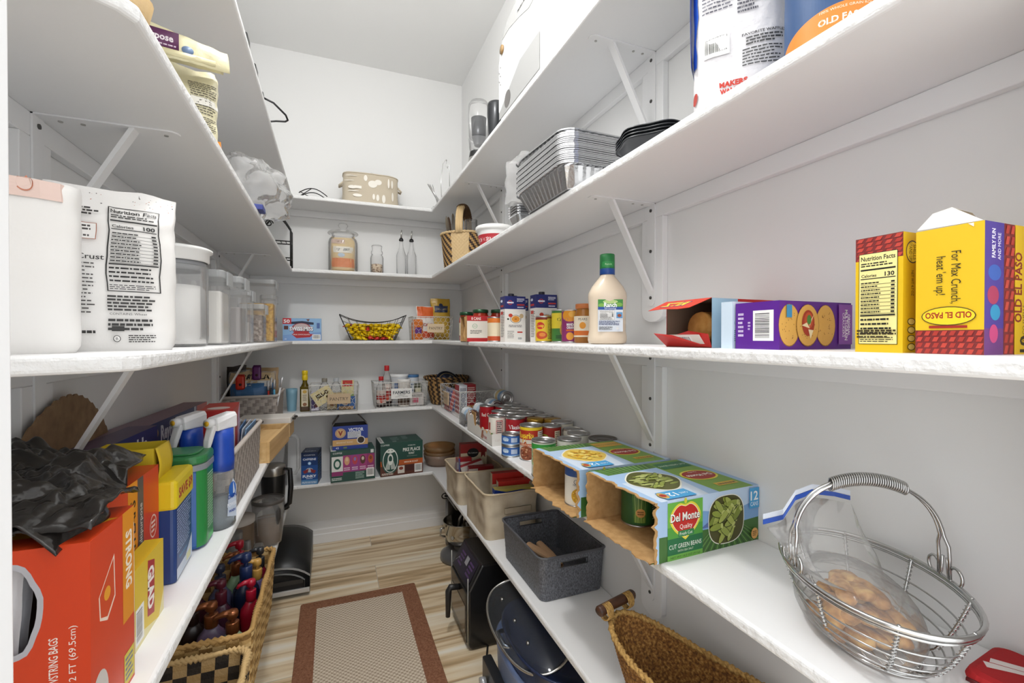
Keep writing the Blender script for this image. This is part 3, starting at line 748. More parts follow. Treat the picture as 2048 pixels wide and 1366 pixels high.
k = n + 1; m.add(pts, [(i + 1, i, k + i, k + i + 1) for i in range(n)], wt); m.add(pts, [(2 * k + i, 2 * k + i + 1, 3 * k + i + 1, 3 * k + i) for i in range(n)] + [(k + i + 1, k + i, 3 * k + i, 3 * k + i + 1) for i in range(n)], MAT_KRAFT)
m.box(.02, .34, .002, .024, .40, .088, MAT_KRAFT)
F = Face(m, lambda u, v, e: (-e, .40 - u, v), .35, .05); F.text('fruit', .75, .42, .014, '#b0303c', fit=.05, fat=.02); F.poly([(.6, .2), (.66, .1), (.7, .9), (.63, .8)], '#a86a4a')
m.build('tray', t)
can('white can with red bordered nutrition panel standing in the torn tray', (.6205, 1.738, Z4 + .0024), r=.036, h=.112, body='#e8e3d8', deco=lambda F: (F.rect(.50, .05, .62, .9, '#a83038'), F.rect(.51, .08, .61, .87, '#e9e6de'), F.lines(.515, .1, .605, .85, 10, '#33302c'), F.rect(.33, .5, .38, .8, '#b0352c'), F.ell(.42, .3, .03, .1, '#5f8a3c')), face=-118)
# four cans lying in a clear rack, lids towards the door
t = thing('clear_can_rack', 'clear plastic can rack at the shelf edge holding lying cans', 'rack', (.585, 2.105, Z4))
m = MB(); m.box(0, 0, 0, .235, .10, .003, MAT_CLEARP); m.box(0, 0, .003, .003, .10, .06, MAT_CLEARP); m.box(.232, 0, .003, .235, .10, .11, MAT_CLEARP)
m.build('rack_base', t)
m = MB(); m.loft([[(.003, y, .003), (.232, y, .003), (.232, y, .075), (.003, y, .012)] for y in (.006, .094)], MAT_CLEARP, cap=True); m.build('sloping_ramp', t)
def lyl(c1, c2):
    return lambda F: (F.rect(0, 0, 1, 1, '#dfe3e6'), F.rect(0, .55, 1, .95, c1), F.rect(.3, .1, .7, .5, c2), F.text('Tuna', .5, .75, .010, '#27406d', fit=.035))
for k, (dx, dz, c1, c2, lb) in enumerate(((.0405, .050, '#a7c3dc', '#d9d2b4', 'lying silver can lowest in the clear rack, at the shelf edge'),
        (.104, .0685, '#b9cbdc', '#e0b85a', 'lying can with blue and yellow label, second up the clear rack'),
        (.1655, .0865, '#89a9c8', '#cdd4d8', 'lying can third up the clear rack, lid facing the door'))):
    can(lb, (.585 + dx, 2.205, Z4 + dz), r=.0325 if k != 2 else .034, h=.10, body='#dfe3e6', deco=lyl(c1, c2), rot=(PI / 2, .2 * k, 0), tab=True)
can('lying can with ring pull highest, against the right wall', (.8055, 2.215, Z4 + .1275), r=.034, h=.10, body='#dfe3e6', deco=lyl('#7fa3c6', '#d9c48c'), rot=(PI / 2, 2.2, 0), tab=True)


# ------------------------------------------------------------ wire basket of cookies
def ell_pts(rx, ry, z, n=48, cx=0, cy=0):
    return [(cx + rx * math.cos(2 * PI * k / n), cy + ry * math.sin(2 * PI * k / n), z) for k in range(n)]
t = thing('wire_fruit_basket', 'oval silver wire basket with arched handle holding a bag of cookies', 'basket', (.706, .417, Z4 + .001), math.radians(58))
AX, AY, HB = .148, .098, .094
def prof(q):   # q 0 bottom .. 1 rim
    return (.52 + .48 * q ** .55, .004 + HB * q)
m = MB(); m.tube(ell_pts(AX, AY, HB), .0034, MAT_CHROME, n=8, closed=True); m.tube(ell_pts(AX * .985, AY * .985, HB - .007), .0022, MAT_CHROME, n=6, closed=True); m.build('rim', t)
m = MB()
for q in (.62, .47, .33, .2, .09):
    s_, z = prof(q); m.tube(ell_pts(AX * s_, AY * s_, z), .0013, MAT_CHROME, n=5, closed=True)
for y in [i * .0135 - .054 for i in range(9)]:
    xx = .52 * AX * math.sqrt(max(0, 1 - (y / (AY * .56)) ** 2))
    if xx > .01: m.tube([(-xx, y, .0045), (xx, y, .0045)], .0013, MAT_CHROME, n=5)
m.build('horizontal_wires', t)
m = MB(); m.tube(ell_pts(AX * .52, AY * .52, .0035), .0026, MAT_CHROME, n=6, closed=True); m.build('foot_ring', t)
for k in range(8):
    a = 2 * PI * (k + .5) / 8; path = []
    for i in range(9):
        s_, z = prof(i / 8); path.append((AX * s_ * math.cos(a), AY * s_ * math.sin(a), z))
    m = MB(); m.tube(path, .002, MAT_CHROME, n=6)
    wr = []
    for i in range(90):
        f = i / 89 * 7.6; j = min(7, int(f)); p = Vector(path[j]).lerp(Vector(path[j + 1]), f - j)
        wr.append(p + Vector((.0032 * math.cos(i * 1.1), .0032 * math.sin(i * 1.1), 0)))
    m.tube(wr, .0006, MAT_CHROME, n=4); m.build('rib', t)
# arched handle across the short way, scroll feet
m = MB()
for dx in (-.004, .004):
    path = []
    for i in range(37):
        a = PI * i / 36; yy = -AY * .98 * math.cos(a); zz = HB + .004 + .128 * math.sin(a) ** .62
        path.append((dx * (1 + 1.5 * (math.sin(a) < .2)), yy, zz))
    m.tube(path, .0024, MAT_CHROME, n=7)
hnd = m.build('handle', t)
m = MB(); path = []
for i in range(700):
    u = i / 699; a = PI * (.335 + .33 * u); yy = -AY * .98 * math.cos(a); zz = HB + .004 + .128 * math.sin(a) ** .62; b = 2 * PI * 34 * u
    path.append((.0085 * math.cos(b), yy, zz + .0085 * math.sin(b)))
m.tube(path, .0013, MAT_CHROME, n=5); m.build('coiled_grip', hnd)
for sy in (-1, 1):
    m = MB()
    for sx in (-1, 1):
        path = [(sx * .004, sy * AY * .985, HB + .03), (sx * .006, sy * AY * .985, HB + .012)]
        for i in range(26):
            a = -PI * .95 + 2 * PI * .86 * i / 25; r_ = .0135 * (1 - .25 * i / 25)
            path.append((sx * (.0195 + r_ * math.cos(a)), sy * AY * .985, HB + .012 + r_ * math.sin(a) ))
        m.tube(path, .0021, MAT_CHROME, n=6)
    m.build('scroll_foot', t)
# cookies in the zip bag: stubby golden fingers
MAT_COOKIE = ramp_mat('cookie', [(0.32, '#7d5022'), (0.48, '#b88244'), (0.66, '#dcb06c')], tscale=60, rough=0.8, bump=0.6, dist=0.004)
bc = Vector((.700, .43, Z4 + .012)); rnd = random.Random(21)
ca, sa = math.cos(math.radians(58)), math.sin(math.radians(58))
def cookie(l, seed):
    m = MB(); n = 14; rings = []
    for j in range(15):
        s_ = -1 + 2 * j / 14; w_ = math.sqrt(max(.0004, 1 - abs(s_) ** 3.2)); ring = []
        for k in range(n):
            a = 2 * PI * k / n; q = 1 + .16 * nz(s_ * 2 + seed, math.cos(a) * 1.6, math.sin(a) * 1.6) + .06 * nz(s_ * 7, math.cos(a) * 5 + seed, 1)
            ring.append((l / 2 * s_, .0135 * w_ * math.cos(a) * q, .0095 * w_ * math.sin(a) * q))
        rings.append(ring)
    m.smooth = True; m.loft(rings, MAT_COOKIE, cap=True); return m
spots = []
for row, (lx, n_, z) in enumerate(((-.045, 5, .006), (.010, 5, .008), (.052, 3, .012), (-.03, 5, .028), (.018, 4, .031), (-.010, 3, .052), (.03, 2, .050))):
    for i in range(n_): spots.append((lx + rnd.uniform(-.006, .006), (i - (n_ - 1) / 2) * .0235 + rnd.uniform(-.003, .003), z + rnd.uniform(0, .004)))
protos = [cookie(.066, 3), cookie(.056, 9), cookie(.074, 15)]
for k, (lx, ly, lz) in enumerate(spots):
    lx *= .86; ly *= .80
    if lx < -.03: lx += .012
    if k < 3:
        o = protos[k].build('cookie'); tag(o, 'golden brown finger cookie inside the zip bag in the wire basket', 'cookie', 'cookies in the zip bag')
        protos[k] = o
    else:
        o = protos[k % 3].copy(); COL.objects.link(o)
    o.location = (bc.x + lx * ca - ly * sa, bc.y + lx * sa + ly * ca, bc.z + lz)
    o.rotation_euler = (rnd.uniform(-.4, .4), rnd.uniform(-.35, .35), math.radians(58) + rnd.uniform(-.5, .5) + (PI if k % 2 else 0))
t = thing('zip_food_bag', 'clear zip bag with blue seal wrapped round the cookies in the wire basket', 'bag', tuple(bc))
m = MB(); n = 40; rings = []
base_rings = [(-.001, .082, .05), (.004, .102, .066), (.03, .108, .072), (.055, .098, .066), (.075, .072, .05)]
for j, (z, rx, ry) in enumerate(base_rings):
    ring = []
    for k in range(n):
        a = 2 * PI * k / n; q = 1 + .05 * nz(math.cos(a) * 2.2, math.sin(a) * 2.2, z * 30) + .03 * nz(math.cos(a) * 6, math.sin(a) * 6, z * 60)
        x, y = rx * q * math.cos(a), ry * q * math.sin(a); ring.append((x * ca - y * sa, x * sa + y * ca, z))
    rings.append(ring)
# neck leads up to the flattened seal leaning to the far left
def seal(u):   # u 0..1 along the strip, in bag coordinates
    P = [(-.108, .060, .140), (-.060, .066, .138), (-.044, .058, .168), (-.015, .052, .176), (.035, .052, .166), (.070, .050, .156)]
    f = u * (len(P) - 1); i = min(len(P) - 2, int(f)); return Vector(P[i]).lerp(Vector(P[i + 1]), f - i)
def neck(v, off):
    ring = []
    for k in range(n):
        a = 2 * PI * k / n; u = (1 - math.cos(a)) / 2 if True else 0
        s_ = seal(1 - u) if False else seal((1 + math.cos(a)) / 2); side = math.sin(a)
        p = s_ + Vector((0, side * off, 0)); b_ = Vector(rings[len(base_rings) - 1][(k - 6) % n])
        q = b_.lerp(p, v) + Vector((0, 0, -.03 * math.sin(PI * v))) * (1 - v)
        q += Vector((nz(a * 2, v * 3, 1), nz(a * 2, v * 3, 5), nz(a * 2, v * 3, 9))) * .010 * math.sin(PI * v)
        ring.append(tuple(q))
    return ring
for v, off in ((.2, .03), (.4, .024), (.6, .016), (.8, .008), (.94, .003)): rings.append(neck(v, off))
m.smooth = True; m.loft(rings, MAT_FILM); m.build('bag_film', t, sub=1)
for dz, c in ((0, '#2f58b8'), (.008, '#dfe6f2')):
    m = MB(); pts = []; N = 30
    for i in range(N + 1):
        p = seal(i / N); pts += [tuple(p + Vector((0, -.001, dz))), tuple(p + Vector((0, -.001, dz + .007)))]
    m.add(pts, [(2 * i, 2 * i + 2, 2 * i + 3, 2 * i + 1) for i in range(N)], M(c, .3)); m.build('zip_seal' if dz == 0 else 'bag_lip', t, solid=.0012)
# red lunch bag, only its corner in view
t = thing('red_pouch', 'red fabric pouch with white emblem at the lower right by the wall', 'pouch', (.748, .255, Z4), math.radians(5))
m = MB(); m.rbox(-.022, -.05, 0, .085, .067, .022, .02, M('#b01a1e', .8, bump=(400, .3, .001)), n=5, zr=.01)
F = Face(m, lambda u, v, e: (-.022 + u, -.05 + v, .022 + e), .107, .117)
F.poly([(.26, .86), (.36, .92), (.68, .40), (.62, .30), (.52, .22), (.60, .44), (.40, .70)], '#e8dcd8'); F.poly([(.40, .88), (.50, .90), (.86, .30), (.78, .24)], '#e8dcd8')
m.build('fabric_body', t)
m = MB(); m.tube([(-.022, -.03 + .09 * i / 8, .011) for i in range(9)], .0028, '#5d1013', n=6); m.build('zipper', t)

# ------------------------------------------------------------ lowest shelf, right side
Z5 = ZT[4]
MAT_GREYP = ramp_mat('grey_plastic_weave', [(0.35, '#45464b'), (0.65, '#7c7f87')], scale=(1, 1, .35), tscale=420, rough=.5, bump=.5, dist=.002)
t = thing('plastic_storage_basket', 'dark grey woven-look plastic basket with cut-out handles', 'basket', (.722, 1.463, Z5), 0)
def basket_fn(w0, d0, w1, d1, h, r, z0=0):
    A, B = rr_path(-w0 / 2, -d0 / 2, w0 / 2, d0 / 2, r), rr_path(-w1 / 2, -d1 / 2, w1 / 2, d1 / 2, r)
    def f(u, v):
        a, b = A(u), B(u); return ((a[0] + (b[0] - a[0]) * v, a[1] + (b[1] - a[1]) * v, z0 + h * v), (a[2], a[3], 0))
    return f
m = MB(); fo = basket_fn(.222, .335, .238, .352, .138, .022, .002)
holes = []
def grey_wall(m, fo, N, V, amp, inner):
    pts = []; W = N + 1
    for j in range(V + 1):
        for i in range(W):
            (x, y, z), nr = fo(i / N, j / V); a = amp * ((i % 2) ^ (j % 2)) + amp * .4 * math.sin(i * 3.7 + j)
            pts.append((x + nr[0] * (a - inner), y + nr[1] * (a - inner), z))
    fs = []
    for j in range(V):
        for i in range(N):
            (x, y, z), nr = fo((i + .5) / N, (j + .5) / V)
            if abs(nr[1]) > .99 and abs(x) < .05 and .72 < (j + .5) / V < .88: continue
            q = (j * W + i, j * W + i + 1, (j + 1) * W + i + 1, (j + 1) * W + i); fs.append(q if not inner else q[::-1])
    m.smooth = True; m.add(pts, fs, MAT_GREYP); m.smooth = False
grey_wall(m, fo, 240, 50, .0009, 0); grey_wall(m, fo, 120, 50, 0, .003)
m.rbox(-.110, -.166, 0, .110, .166, .004, .02, MAT_GREYP, zr=.001); m.build('basket_body', t)
m = MB(); P = rr_path(-.122, -.179, .122, .179, .024)
m.tube([(*P(i / 64)[:2], .142) for i in range(64)], .0042, M('#55565b', .35), n=8, closed=True); m.build('rim', t)
for sy in (-1, 1):
    m = MB(); y = sy * .1735; m.tube([(x, y, z) for x, z in ((-.05, .103), (.05, .103), (.05, .121), (-.05, .121))], .002, M('#4c4d51', .4), n=6, closed=True); m.build('handle_opening_frame', t)
MAT_PAPER = M('#c9a27c', .8)
for k, (x, y, z, rz, ln) in enumerate(((.718, 1.530, .030, .25, .15), (.748, 1.520, .032, .12, .15), (.705, 1.510, .052, .45, .12))):
    m = MB(); m.loft([[(q * .014 * math.cos(w_), s_, q * .010 * math.sin(w_)) for w_ in [2 * PI * i / 12 for i in range(12)]] for s_, q in ((-ln / 2, .8), (0, 1.2), (ln / 2, .9))], MAT_PAPER)
    o = m.build('folded_paper_bag', solid=.0006); o.location = (x, y, Z5 + z); o.rotation_euler = (.16, 0, rz)
    tag(o, ['rolled tan paper sleeve lying at the aisle side of the grey basket', 'rolled tan paper sleeve lying toward the middle of the grey basket', 'short tan paper sleeve lying across another in the grey basket'][k], 'paper sleeve')

MAT_CANVAS = ramp_mat('canvas', [(0.3, '#b3a288'), (0.55, '#cdbfa7'), (0.75, '#ddd2be')], tscale=9, rough=0.95, bump=0.3, dist=0.004)
def fabric_bin(label, loc, w_, d_, h_, rz=0, seed=0):
    t = thing('fabric_storage_bin', label, 'bin', loc, rz)
    fo = basket_fn(w_ * .94, d_ * .95, w_, d_, h_, .03, .001); m = MB(); N, V = 96, 16
    for inner in (0, .004):
        pts = []
        for j in range(V + 1):
            for i in range(N + 1):
                (x, y, z), nr = fo(i / N, j / V); b = math.sin(PI * j / V)
                a = .009 * b * nz(x * 14 + seed, y * 14, z * 18) - .004 * b; pts.append((x + nr[0] * (a - inner), y + nr[1] * (a - inner), z + .004 * nz(x * 9, y * 9 + seed) * (j / V)))
        W = N + 1; fs = [(j * W + i, j * W + i + 1, (j + 1) * W + i + 1, (j + 1) * W + i) for j in range(V) for i in range(N)]
        m.smooth = True; m.add(pts, fs if not inner else [f[::-1] for f in fs], MAT_CANVAS); m.smooth = False
    m.rbox(-w_ * .47, -d_ * .475, 0, w_ * .47, d_ * .475, .004, .028, MAT_CANVAS, zr=.001); m.build('fabric_body', t)
    m = MB(); P = rr_path(-w_ / 2, -d_ / 2, w_ / 2, d_ / 2, .03)
    m.tube([(P(i / 72)[0], P(i / 72)[1], h_ + .004 * nz(P(i / 72)[0] * 9, P(i / 72)[1] * 9 + seed)) for i in range(72)], .0045, M('#cdbb9d', .9), n=8, closed=True); m.build('piped_rim', t)
    m = MB(); m.rbox(-.06, -.001, -.012, .06, .003, .012, .004, MAT_CANVAS, zr=.001); o = m.build('handle_strap', t); o.location = (.02, -d_ / 2 - .003, h_ * .62)
    return t
fabric_bin('beige canvas bin just behind the dark grey basket, on the lowest shelf', (.70, 1.93, Z5), .245, .335, .190, seed=2)
fabric_bin('beige canvas bin farther back, near the amber bowls', (.695, 2.335, Z5), .245, .290, .165, seed=8)
def small_box(label, loc, rz, size, col, draw, rot=None, name='food_box', cat='box'):
    mb, face, fin = carton(name, label, cat, loc, rz, size, col); draw(face); o = fin()
    if rot: o.rotation_euler = rot
    return o
# boxes in the nearer bin
def d_rol(face):
    F = face('f'); F.rect(0, .78, 1, 1, '#c8281e'); F.rect(0, .55, 1, .78, '#e8d9b9'); F.text('ANGEL HAIR PASTA', .55, .66, .008, '#6a3a22', fit=.09); F.rect(0, 0, 1, .55, '#7d3a22'); F.ell(.3, .3, .2, .2, '#b3622e'); F.ell(.7, .3, .2, .2, '#c4773a'); face('t').rect(0, 0, 1, 1, '#b3221c')
small_box('red topped rice box standing at the back of the nearer canvas bin', (.745, 1.955, Z5 + .006), math.radians(-4), (.150, .035, .215), '#d8c9a9', d_rol)
small_box('red topped pasta box leaning in the middle of the nearer canvas bin', (.752, 1.895, Z5 + .006), math.radians(-5), (.148, .035, .195), '#e0d2b8', lambda f: (f('f').rect(0, .82, 1, 1, '#c8281e'), f('t').rect(0, 0, 1, 1, '#cf2a20'), f('f').text('Roasted Chicken', .5, .74, .006, '#5d3a22', fit=.08)))
def d_blue(face):
    F = face('f'); F.rect(0, 0, 1, 1, '#1e3f9e'); F.poly([(0, 1), (.3, .93), (.7, .96), (1, .93), (1, 1)], '#e0cf6a'); F.text('CLASSICO', .5, .88, .012, '#cdd6ee', fit=.06); F.ell(.45, .74, .06, .03, '#b0282a'); F.ell(.8, .76, .06, .03, '#b0282a')
    face('t').rect(0, 0, 1, 1, '#c9bd6a'); G_ = face('l'); G_.rect(0, 0, 1, 1, '#2a4dae'); G_.lines(.1, .2, .9, .9, 14, '#d9def0')
small_box('bright blue boxed dinner nearest the front of the nearer canvas bin', (.728, 1.845, Z5 + .006), math.radians(-5), (.170, .04, .180), '#1e3f9e', d_blue)
m = MB(); bag_mesh(m, .05, .03, .15, MAT_FILM, seed=4, n=20, nv=12); m.box(-.018, -.008, .02, .018, .008, .11, '#d8552c')
o = m.build('snack_packet'); o.location = (.612, 1.835, Z5 + .006); o.rotation_euler = (.1, .1, 1.2); tag(o, 'crinkled clear packet with orange print along the aisle side of the canvas bin', 'packet')
# boxes in the farther bin
def d_stuf(face):
    F = face('f'); F.rect(0, .80, 1, 1, '#a52a26'); F.rect(0, 0, 1, .80, '#e3d5b5'); F.ell(.47, .80, .22, .10, '#0f0f10'); F.text('Mrs Cubbisons', .47, .80, .008, '#e8e3d5', fit=.05)
    F.text('Traditional', .5, .62, .008, '#2c2620', fit=.05); F.text('STUFFING', .5, .52, .014, '#1a1512', fit=.09, fat=.03); F.rect(0, .40, 1, .45, '#a52a26'); F.poly([(.78, .92), (.94, .92), (.94, .68), (.86, .74), (.78, .68)], '#8e2420')
    face('t').rect(0, 0, 1, 1, '#8e2420'); face('l').lines(.2, .3, .8, .9, 12, '#7a3a30')
small_box('cream and red stuffing mix box standing tall in the farther canvas bin', (.720, 2.42, Z5 + .006), math.radians(-4), (.145, .045, .250), '#a8302a', d_stuf)
def d_kru(face):
    F = face('f'); F.rect(0, .55, 1, 1, '#e9e2da'); F.text('KRUSTEAZ', .5, .80, .014, '#a3242a', fit=.085, fat=.02); F.rect(0, 0, 1, .5, '#a3242a')
small_box('slanted white and red baking mix box in the farther canvas bin', (.722, 2.325, Z5 + .012), 0, (.12, .04, .165), '#a3242a', d_kru, rot=(0, -.26, math.radians(-4)))
small_box('red box behind the slanted baking mix box in the canvas bin', (.655, 2.375, Z5 + .006), math.radians(-4), (.08, .035, .185), '#b3262c', lambda f: (f('f').rect(0, .7, 1, .9, '#e9e2da'), f('f').lines(.1, .3, .9, .65, 6, '#e9c9c4')))
small_box('red box with a turquoise band at the front of the farther canvas bin', (.715, 2.262, Z5 + .006), math.radians(-6), (.13, .04, .165), '#9c2228', lambda f: (f('f').rect(.38, .74, 1, .86, '#3d93b8'), f('f').rect(0, .74, .36, .95, '#e6dcd2'), f('f').lines(.05, .45, .95, .7, 5, '#e9dcd6'), f('l').lines(.1, .1, .9, .9, 10, '#e9dcd6'), f('t').rect(0, 0, 1, 1, '#862024')))
m = MB(); bag_mesh(m, .055, .03, .20, MAT_FILM, seed=6, n=20, nv=14, crumple=.008); m.box(-.004, -.012, .11, .018, -.006, .19, '#2b46b8')
o = m.build('zip_food_bag'); o.location = (.610, 2.33, Z5 + .006); o.rotation_euler = (0, .05, 1.3); tag(o, 'crumpled clear bag with blue print in the aisle corner of the farther bin', 'bag')
# stacked amber glass bowls
MAT_AMBER = film_mat('amber_glass', '#f8dcb0', clear=.75, rough=.05, white=.3); MAT_PEACH = film_mat('peach_glass', '#f4e2d2', clear=.7, rough=.05, white=.3)
for k, (z, mt, lb) in enumerate(((0, MAT_PEACH, 'pale ribbed glass bowl at the bottom of the amber stack'), (.045, MAT_AMBER, 'ribbed amber glass bowl, middle of the stack by the corner'), (.078, MAT_AMBER, 'ribbed amber glass bowl, topmost of the stack by the corner'))):
    m = MB(); h_ = .075 if k == 0 else .05
    m.lathe([(.055, 0), (.085, .012), (.098, h_ * .6), (.103, h_), (.100, h_), (.095, h_ * .6), (.082, .015), (.0001, .004)], mt, n=72, rib=lambda a, z: .012 * math.cos(36 * a), cap=False)
    o = m.build('glass_bowl'); o.location = (.655, 2.975, Z5 + z); tag(o, lb, 'bowl')
# boat shaped woven basket
MAT_SEA = ramp_mat('seagrass_rope', [(0.3, '#4d2f14'), (0.5, '#8a5c28'), (0.7, '#bd8f4c')], scale=(1, 1, 1), tscale=170, rough=.8, bump=.8, dist=.003)
MAT_SEA2 = ramp_mat('seagrass_rim', [(0.3, '#8a6530'), (0.6, '#c79f5c')], tscale=150, rough=.8, bump=.6, dist=.002)
t = thing('woven_boat_basket', 'brown woven seagrass oval basket with dark wooden handle', 'basket', (.692, .735, Z5), math.radians(-74))
# local x is the long axis, pointing to the door; handle at -x end
LA, LB, HH = .205, .09, .165
def boat(u, v):
    a = 2 * PI * u; q = .62 + .38 * v ** .8; e = 1.25
    x = LA * q * math.copysign(abs(math.cos(a)) ** (2 / 2.2), math.cos(a)); y = LB * (.7 + .3 * v) * math.copysign(abs(math.sin(a)) ** (2 / 2.2), math.sin(a))
    z = .003 + (HH * (.80 + .20 * (x / LA) ** 2)) * v; nr = Vector((math.cos(a) / LA, math.sin(a) / LB, 0)).normalized(); return (x, y, z), tuple(nr)
m = MB(); wov_wall(m, boat, 60, 26, .0045, MAT_SEA, sub=4, diag=True)
wov_wall(m, lambda u, v: (lambda q: (tuple(Vector(q[0]) - Vector(q[1]) * .007), tuple(-Vector(q[1]))))(boat(1 - u, v)), 60, 26, .0035, MAT_SEA, sub=4, diag=True)
m.add([boat(k / 40, 0)[0] for k in range(40)], [tuple(range(40))], MAT_SEA); m.build('woven_body', t)
m = MB(); rope(m, [tuple(Vector(boat(k / 120, 1)[0]) - Vector(boat(k / 120, 1)[1]) * .0035) for k in range(120)], .008, MAT_SEA2, twist=45, closed=True); m.build('rope_rim', t)
m = MB(); hz = HH + .030
m.tube([(-LA + .002, -.062, hz - .001), (-LA + .002, -.058, hz), (-LA + .002, -.02, hz + .001), (-LA + .002, .02, hz), (-LA + .002, .06, hz - .001), (-LA + .002, .064, hz - .002)], [.010, .0125, .0115, .012, .0125, .010], ramp_mat('dark_wood', [(0.3, '#2e1a10'), (0.7, '#53301c')], scale=(8, 1, 8), tscale=14, rough=.45), n=14)
hnd = m.build('wooden_handle', t)
for yy in (-.038, .038):
    m = MB(); path = []
    for i in range(70): a = 2 * PI * i / 16; path.append((-LA + .002 + .0145 * math.cos(a) + .003, yy - .010 + .02 * i / 70, hz - .006 + .018 * math.sin(a)))
    m.tube(path, .0018, MAT_SEA2, n=5); m.build('twine_binding', hnd)
# pale mesh puff inside it
m = MB(); MAT_PUFF = film_mat('mesh_puff', '#d9cfc9', clear=.5, rough=.4, white=.55)
m.smooth = True
for k in range(9):
    a = 2 * PI * k / 9; cx, cy = .026 * math.cos(a), .026 * math.sin(a)
    m.grid(lambda u, v: (cx + .028 * math.cos(2 * PI * u) * math.sin(PI * v) * (1 + .25 * nz(u * 6, v * 6, k)), cy + .028 * math.sin(2 * PI * u) * math.sin(PI * v) * (1 + .25 * nz(u * 6, v * 6, k + 5)), .03 + .028 * math.cos(PI * v)), 18, 10, MAT_PUFF)
o = m.build('mesh_sponge'); o.location = (.677, .62, Z5 + .075); tag(o, 'pale grey ruffled bath sponge lying in the woven boat basket', 'sponge')

# ------------------------------------------------------------ eye-level shelf, right side
Z3 = ZT[2]
def roof_tiles(F, u0, v0, u1, v1, nu, nv):
    F.rect(u0, v0, u1, v1, '#7d2c2c'); du = (u1 - u0) / nu; dv = (v1 - v0) / nv
    for j in range(nv):
        for i in range(nu):
            a = u0 + du * i; b = v0 + dv * j
            F.poly([(a + du * .12, b + dv * .1), (a + du * .7, b + dv * .1), (min(u1, a + du * .98), b + dv * .85), (a + du * .4, b + dv * .85)], '#b0392f' if (i + j) % 2 else '#c4473a')
def elpaso(F, u, v, W, rot=0, col='#a32a1e'):
    """shield with the name"""
    F.ell(u, v, W / F.w / 2, W * .17 / F.h, '#4d3a1a', rot=math.radians(rot)) ; F.ell(u, v, W / F.w / 2.05, W * .158 / F.h, '#f3d22a', rot=math.radians(rot))
    F.text('OLD EL PASO', u, v, W * .11, col, rot=rot, fit=W * .84, fat=.03)
YEL = '#e6bd1c'
# small taco shell box
mb, face, fin = carton('taco_shell_box', 'yellow stand up taco shell box with nutrition panel and red roof tile top', 'box', (.652, .3550, Z3), 0, (.064, .052, .142), YEL)
F = face('l'); roof_tiles(F, 0, .80, 1, 1, 5, 5); F.facts(.08, .07, .90, .86, '130', paper='#f3e79c'); F.lines(.05, .12, .9, .2, 3, '#3a2f18')
F = face('f'); F.ell(.28, .84, .20, .095, '#2c2a4a'); F.ell(.28, .84, .18, .085, '#f7e04a'); F.text('SHELLS', .34, .84, .006, '#2a2416', rot=-90, fit=.018); F.text('STAND UP!', .22, .84, .006, '#2a2416', rot=-90, fit=.022)
F.text('GLUTEN FREE', .78, .88, .006, '#2a2416', rot=-90, fit=.03); F.text('NET WT 4.7 OZ', .28, .58, .005, '#2a2416', rot=-90, fit=.03)
F.ell(.85, .48, .32, .17, '#f2b54a'); F.ell(.88, .56, .2, .1, '#7a2c18'); F.ell(.9, .58, .1, .05, '#b5552f'); F.ell(.8, .25, .25, .13, '#e3a238')
for k in range(4): F.ell(.25, .26 - k * .07, .12, .03, '#3b3520'); F.ell(.25, .26 - k * .07, .1, .024, '#f3e28c')
face('t').rect(0, 0, 1, 1, '#a8342c'); fin()
# big taco box with open flap
t = thing('taco_dinner_box', 'large yellow taco box with open top flap nearest the door on the right', 'box', (.688, .2895, Z3), 0)
ext = (-.068, -.032, 0, .068, .027, .138); m = MB(); m.box(*ext, YEL, skip='t')
F = box_face(m, 'l', *ext); roof_tiles(F, 0, 0, 1, .19, 8, 4); F.text('For Max Crunch,', .62, .60, .0085, '#2a2416', rot=-90, fit=.056); F.text("heat 'em up!", .40, .62, .0085, '#2a2416', rot=-90, fit=.042)
F.ell(.5, .30, .40, .075, '#4d3a1a'); F.ell(.5, .30, .385, .068, '#f3d22a'); F.text('OLD EL PASO', .5, .305, .0065, '#a32a1e', rot=180, fit=.040, fat=.03); F.rect(.22, .205, .78, .225, '#a32a1e')
F.poly([(.78, .995), (.86, .995), (.86, .965)], '#f2efe6')
F = box_face(m, 'f', *ext); F.rect(0, 0, .27, 1, '#4c3a8e'); F.rect(.0, .0, .27, .2, '#6d3a7a')
F.ell(.14, .62, .09, .06, '#3a5fae'); F.ell(.12, .45, .08, .07, '#a8385a'); F.ell(.15, .32, .07, .06, '#2f8fb8'); F.ell(.13, .16, .06, .07, '#c3457a')
F.text('FAMILY FUN', .12, .84, .007, '#f3eefc', rot=90, fit=.03, fat=.02); F.text('AND MORE', .2, .82, .006, '#f3eefc', rot=90, fit=.028); roof_tiles(F, .27, 0, .42, 1, 2, 12)
F.rect(.42, 0, 1, 1, YEL); F.text('OLD EL PASO', .47, .52, .014, '#8e2a22', rot=90, fit=.075, fat=.03); F.text('10', .56, .08, .016, '#3a2f18', rot=90, fit=.018, fat=.03); F.text('TACO SHELLS', .56, .24, .006, '#3a2f18', rot=90, fit=.04); F.lines(.6, .1, .95, .9, 10, '#8a6a2a')
m.build('carton', t)
m = MB(); m.loft([[(-.066, -.030, .138), (-.068, .026, .139)], [(-.030, .012, .166), (-.034, .028, .162)], [(.03, .02, .168), (.03, .03, .164)], [(.067, .024, .155), (.067, .029, .150)]], M('#e4e0d6', .8), closed=False)
m.build('open_flap', t, solid=.0008)
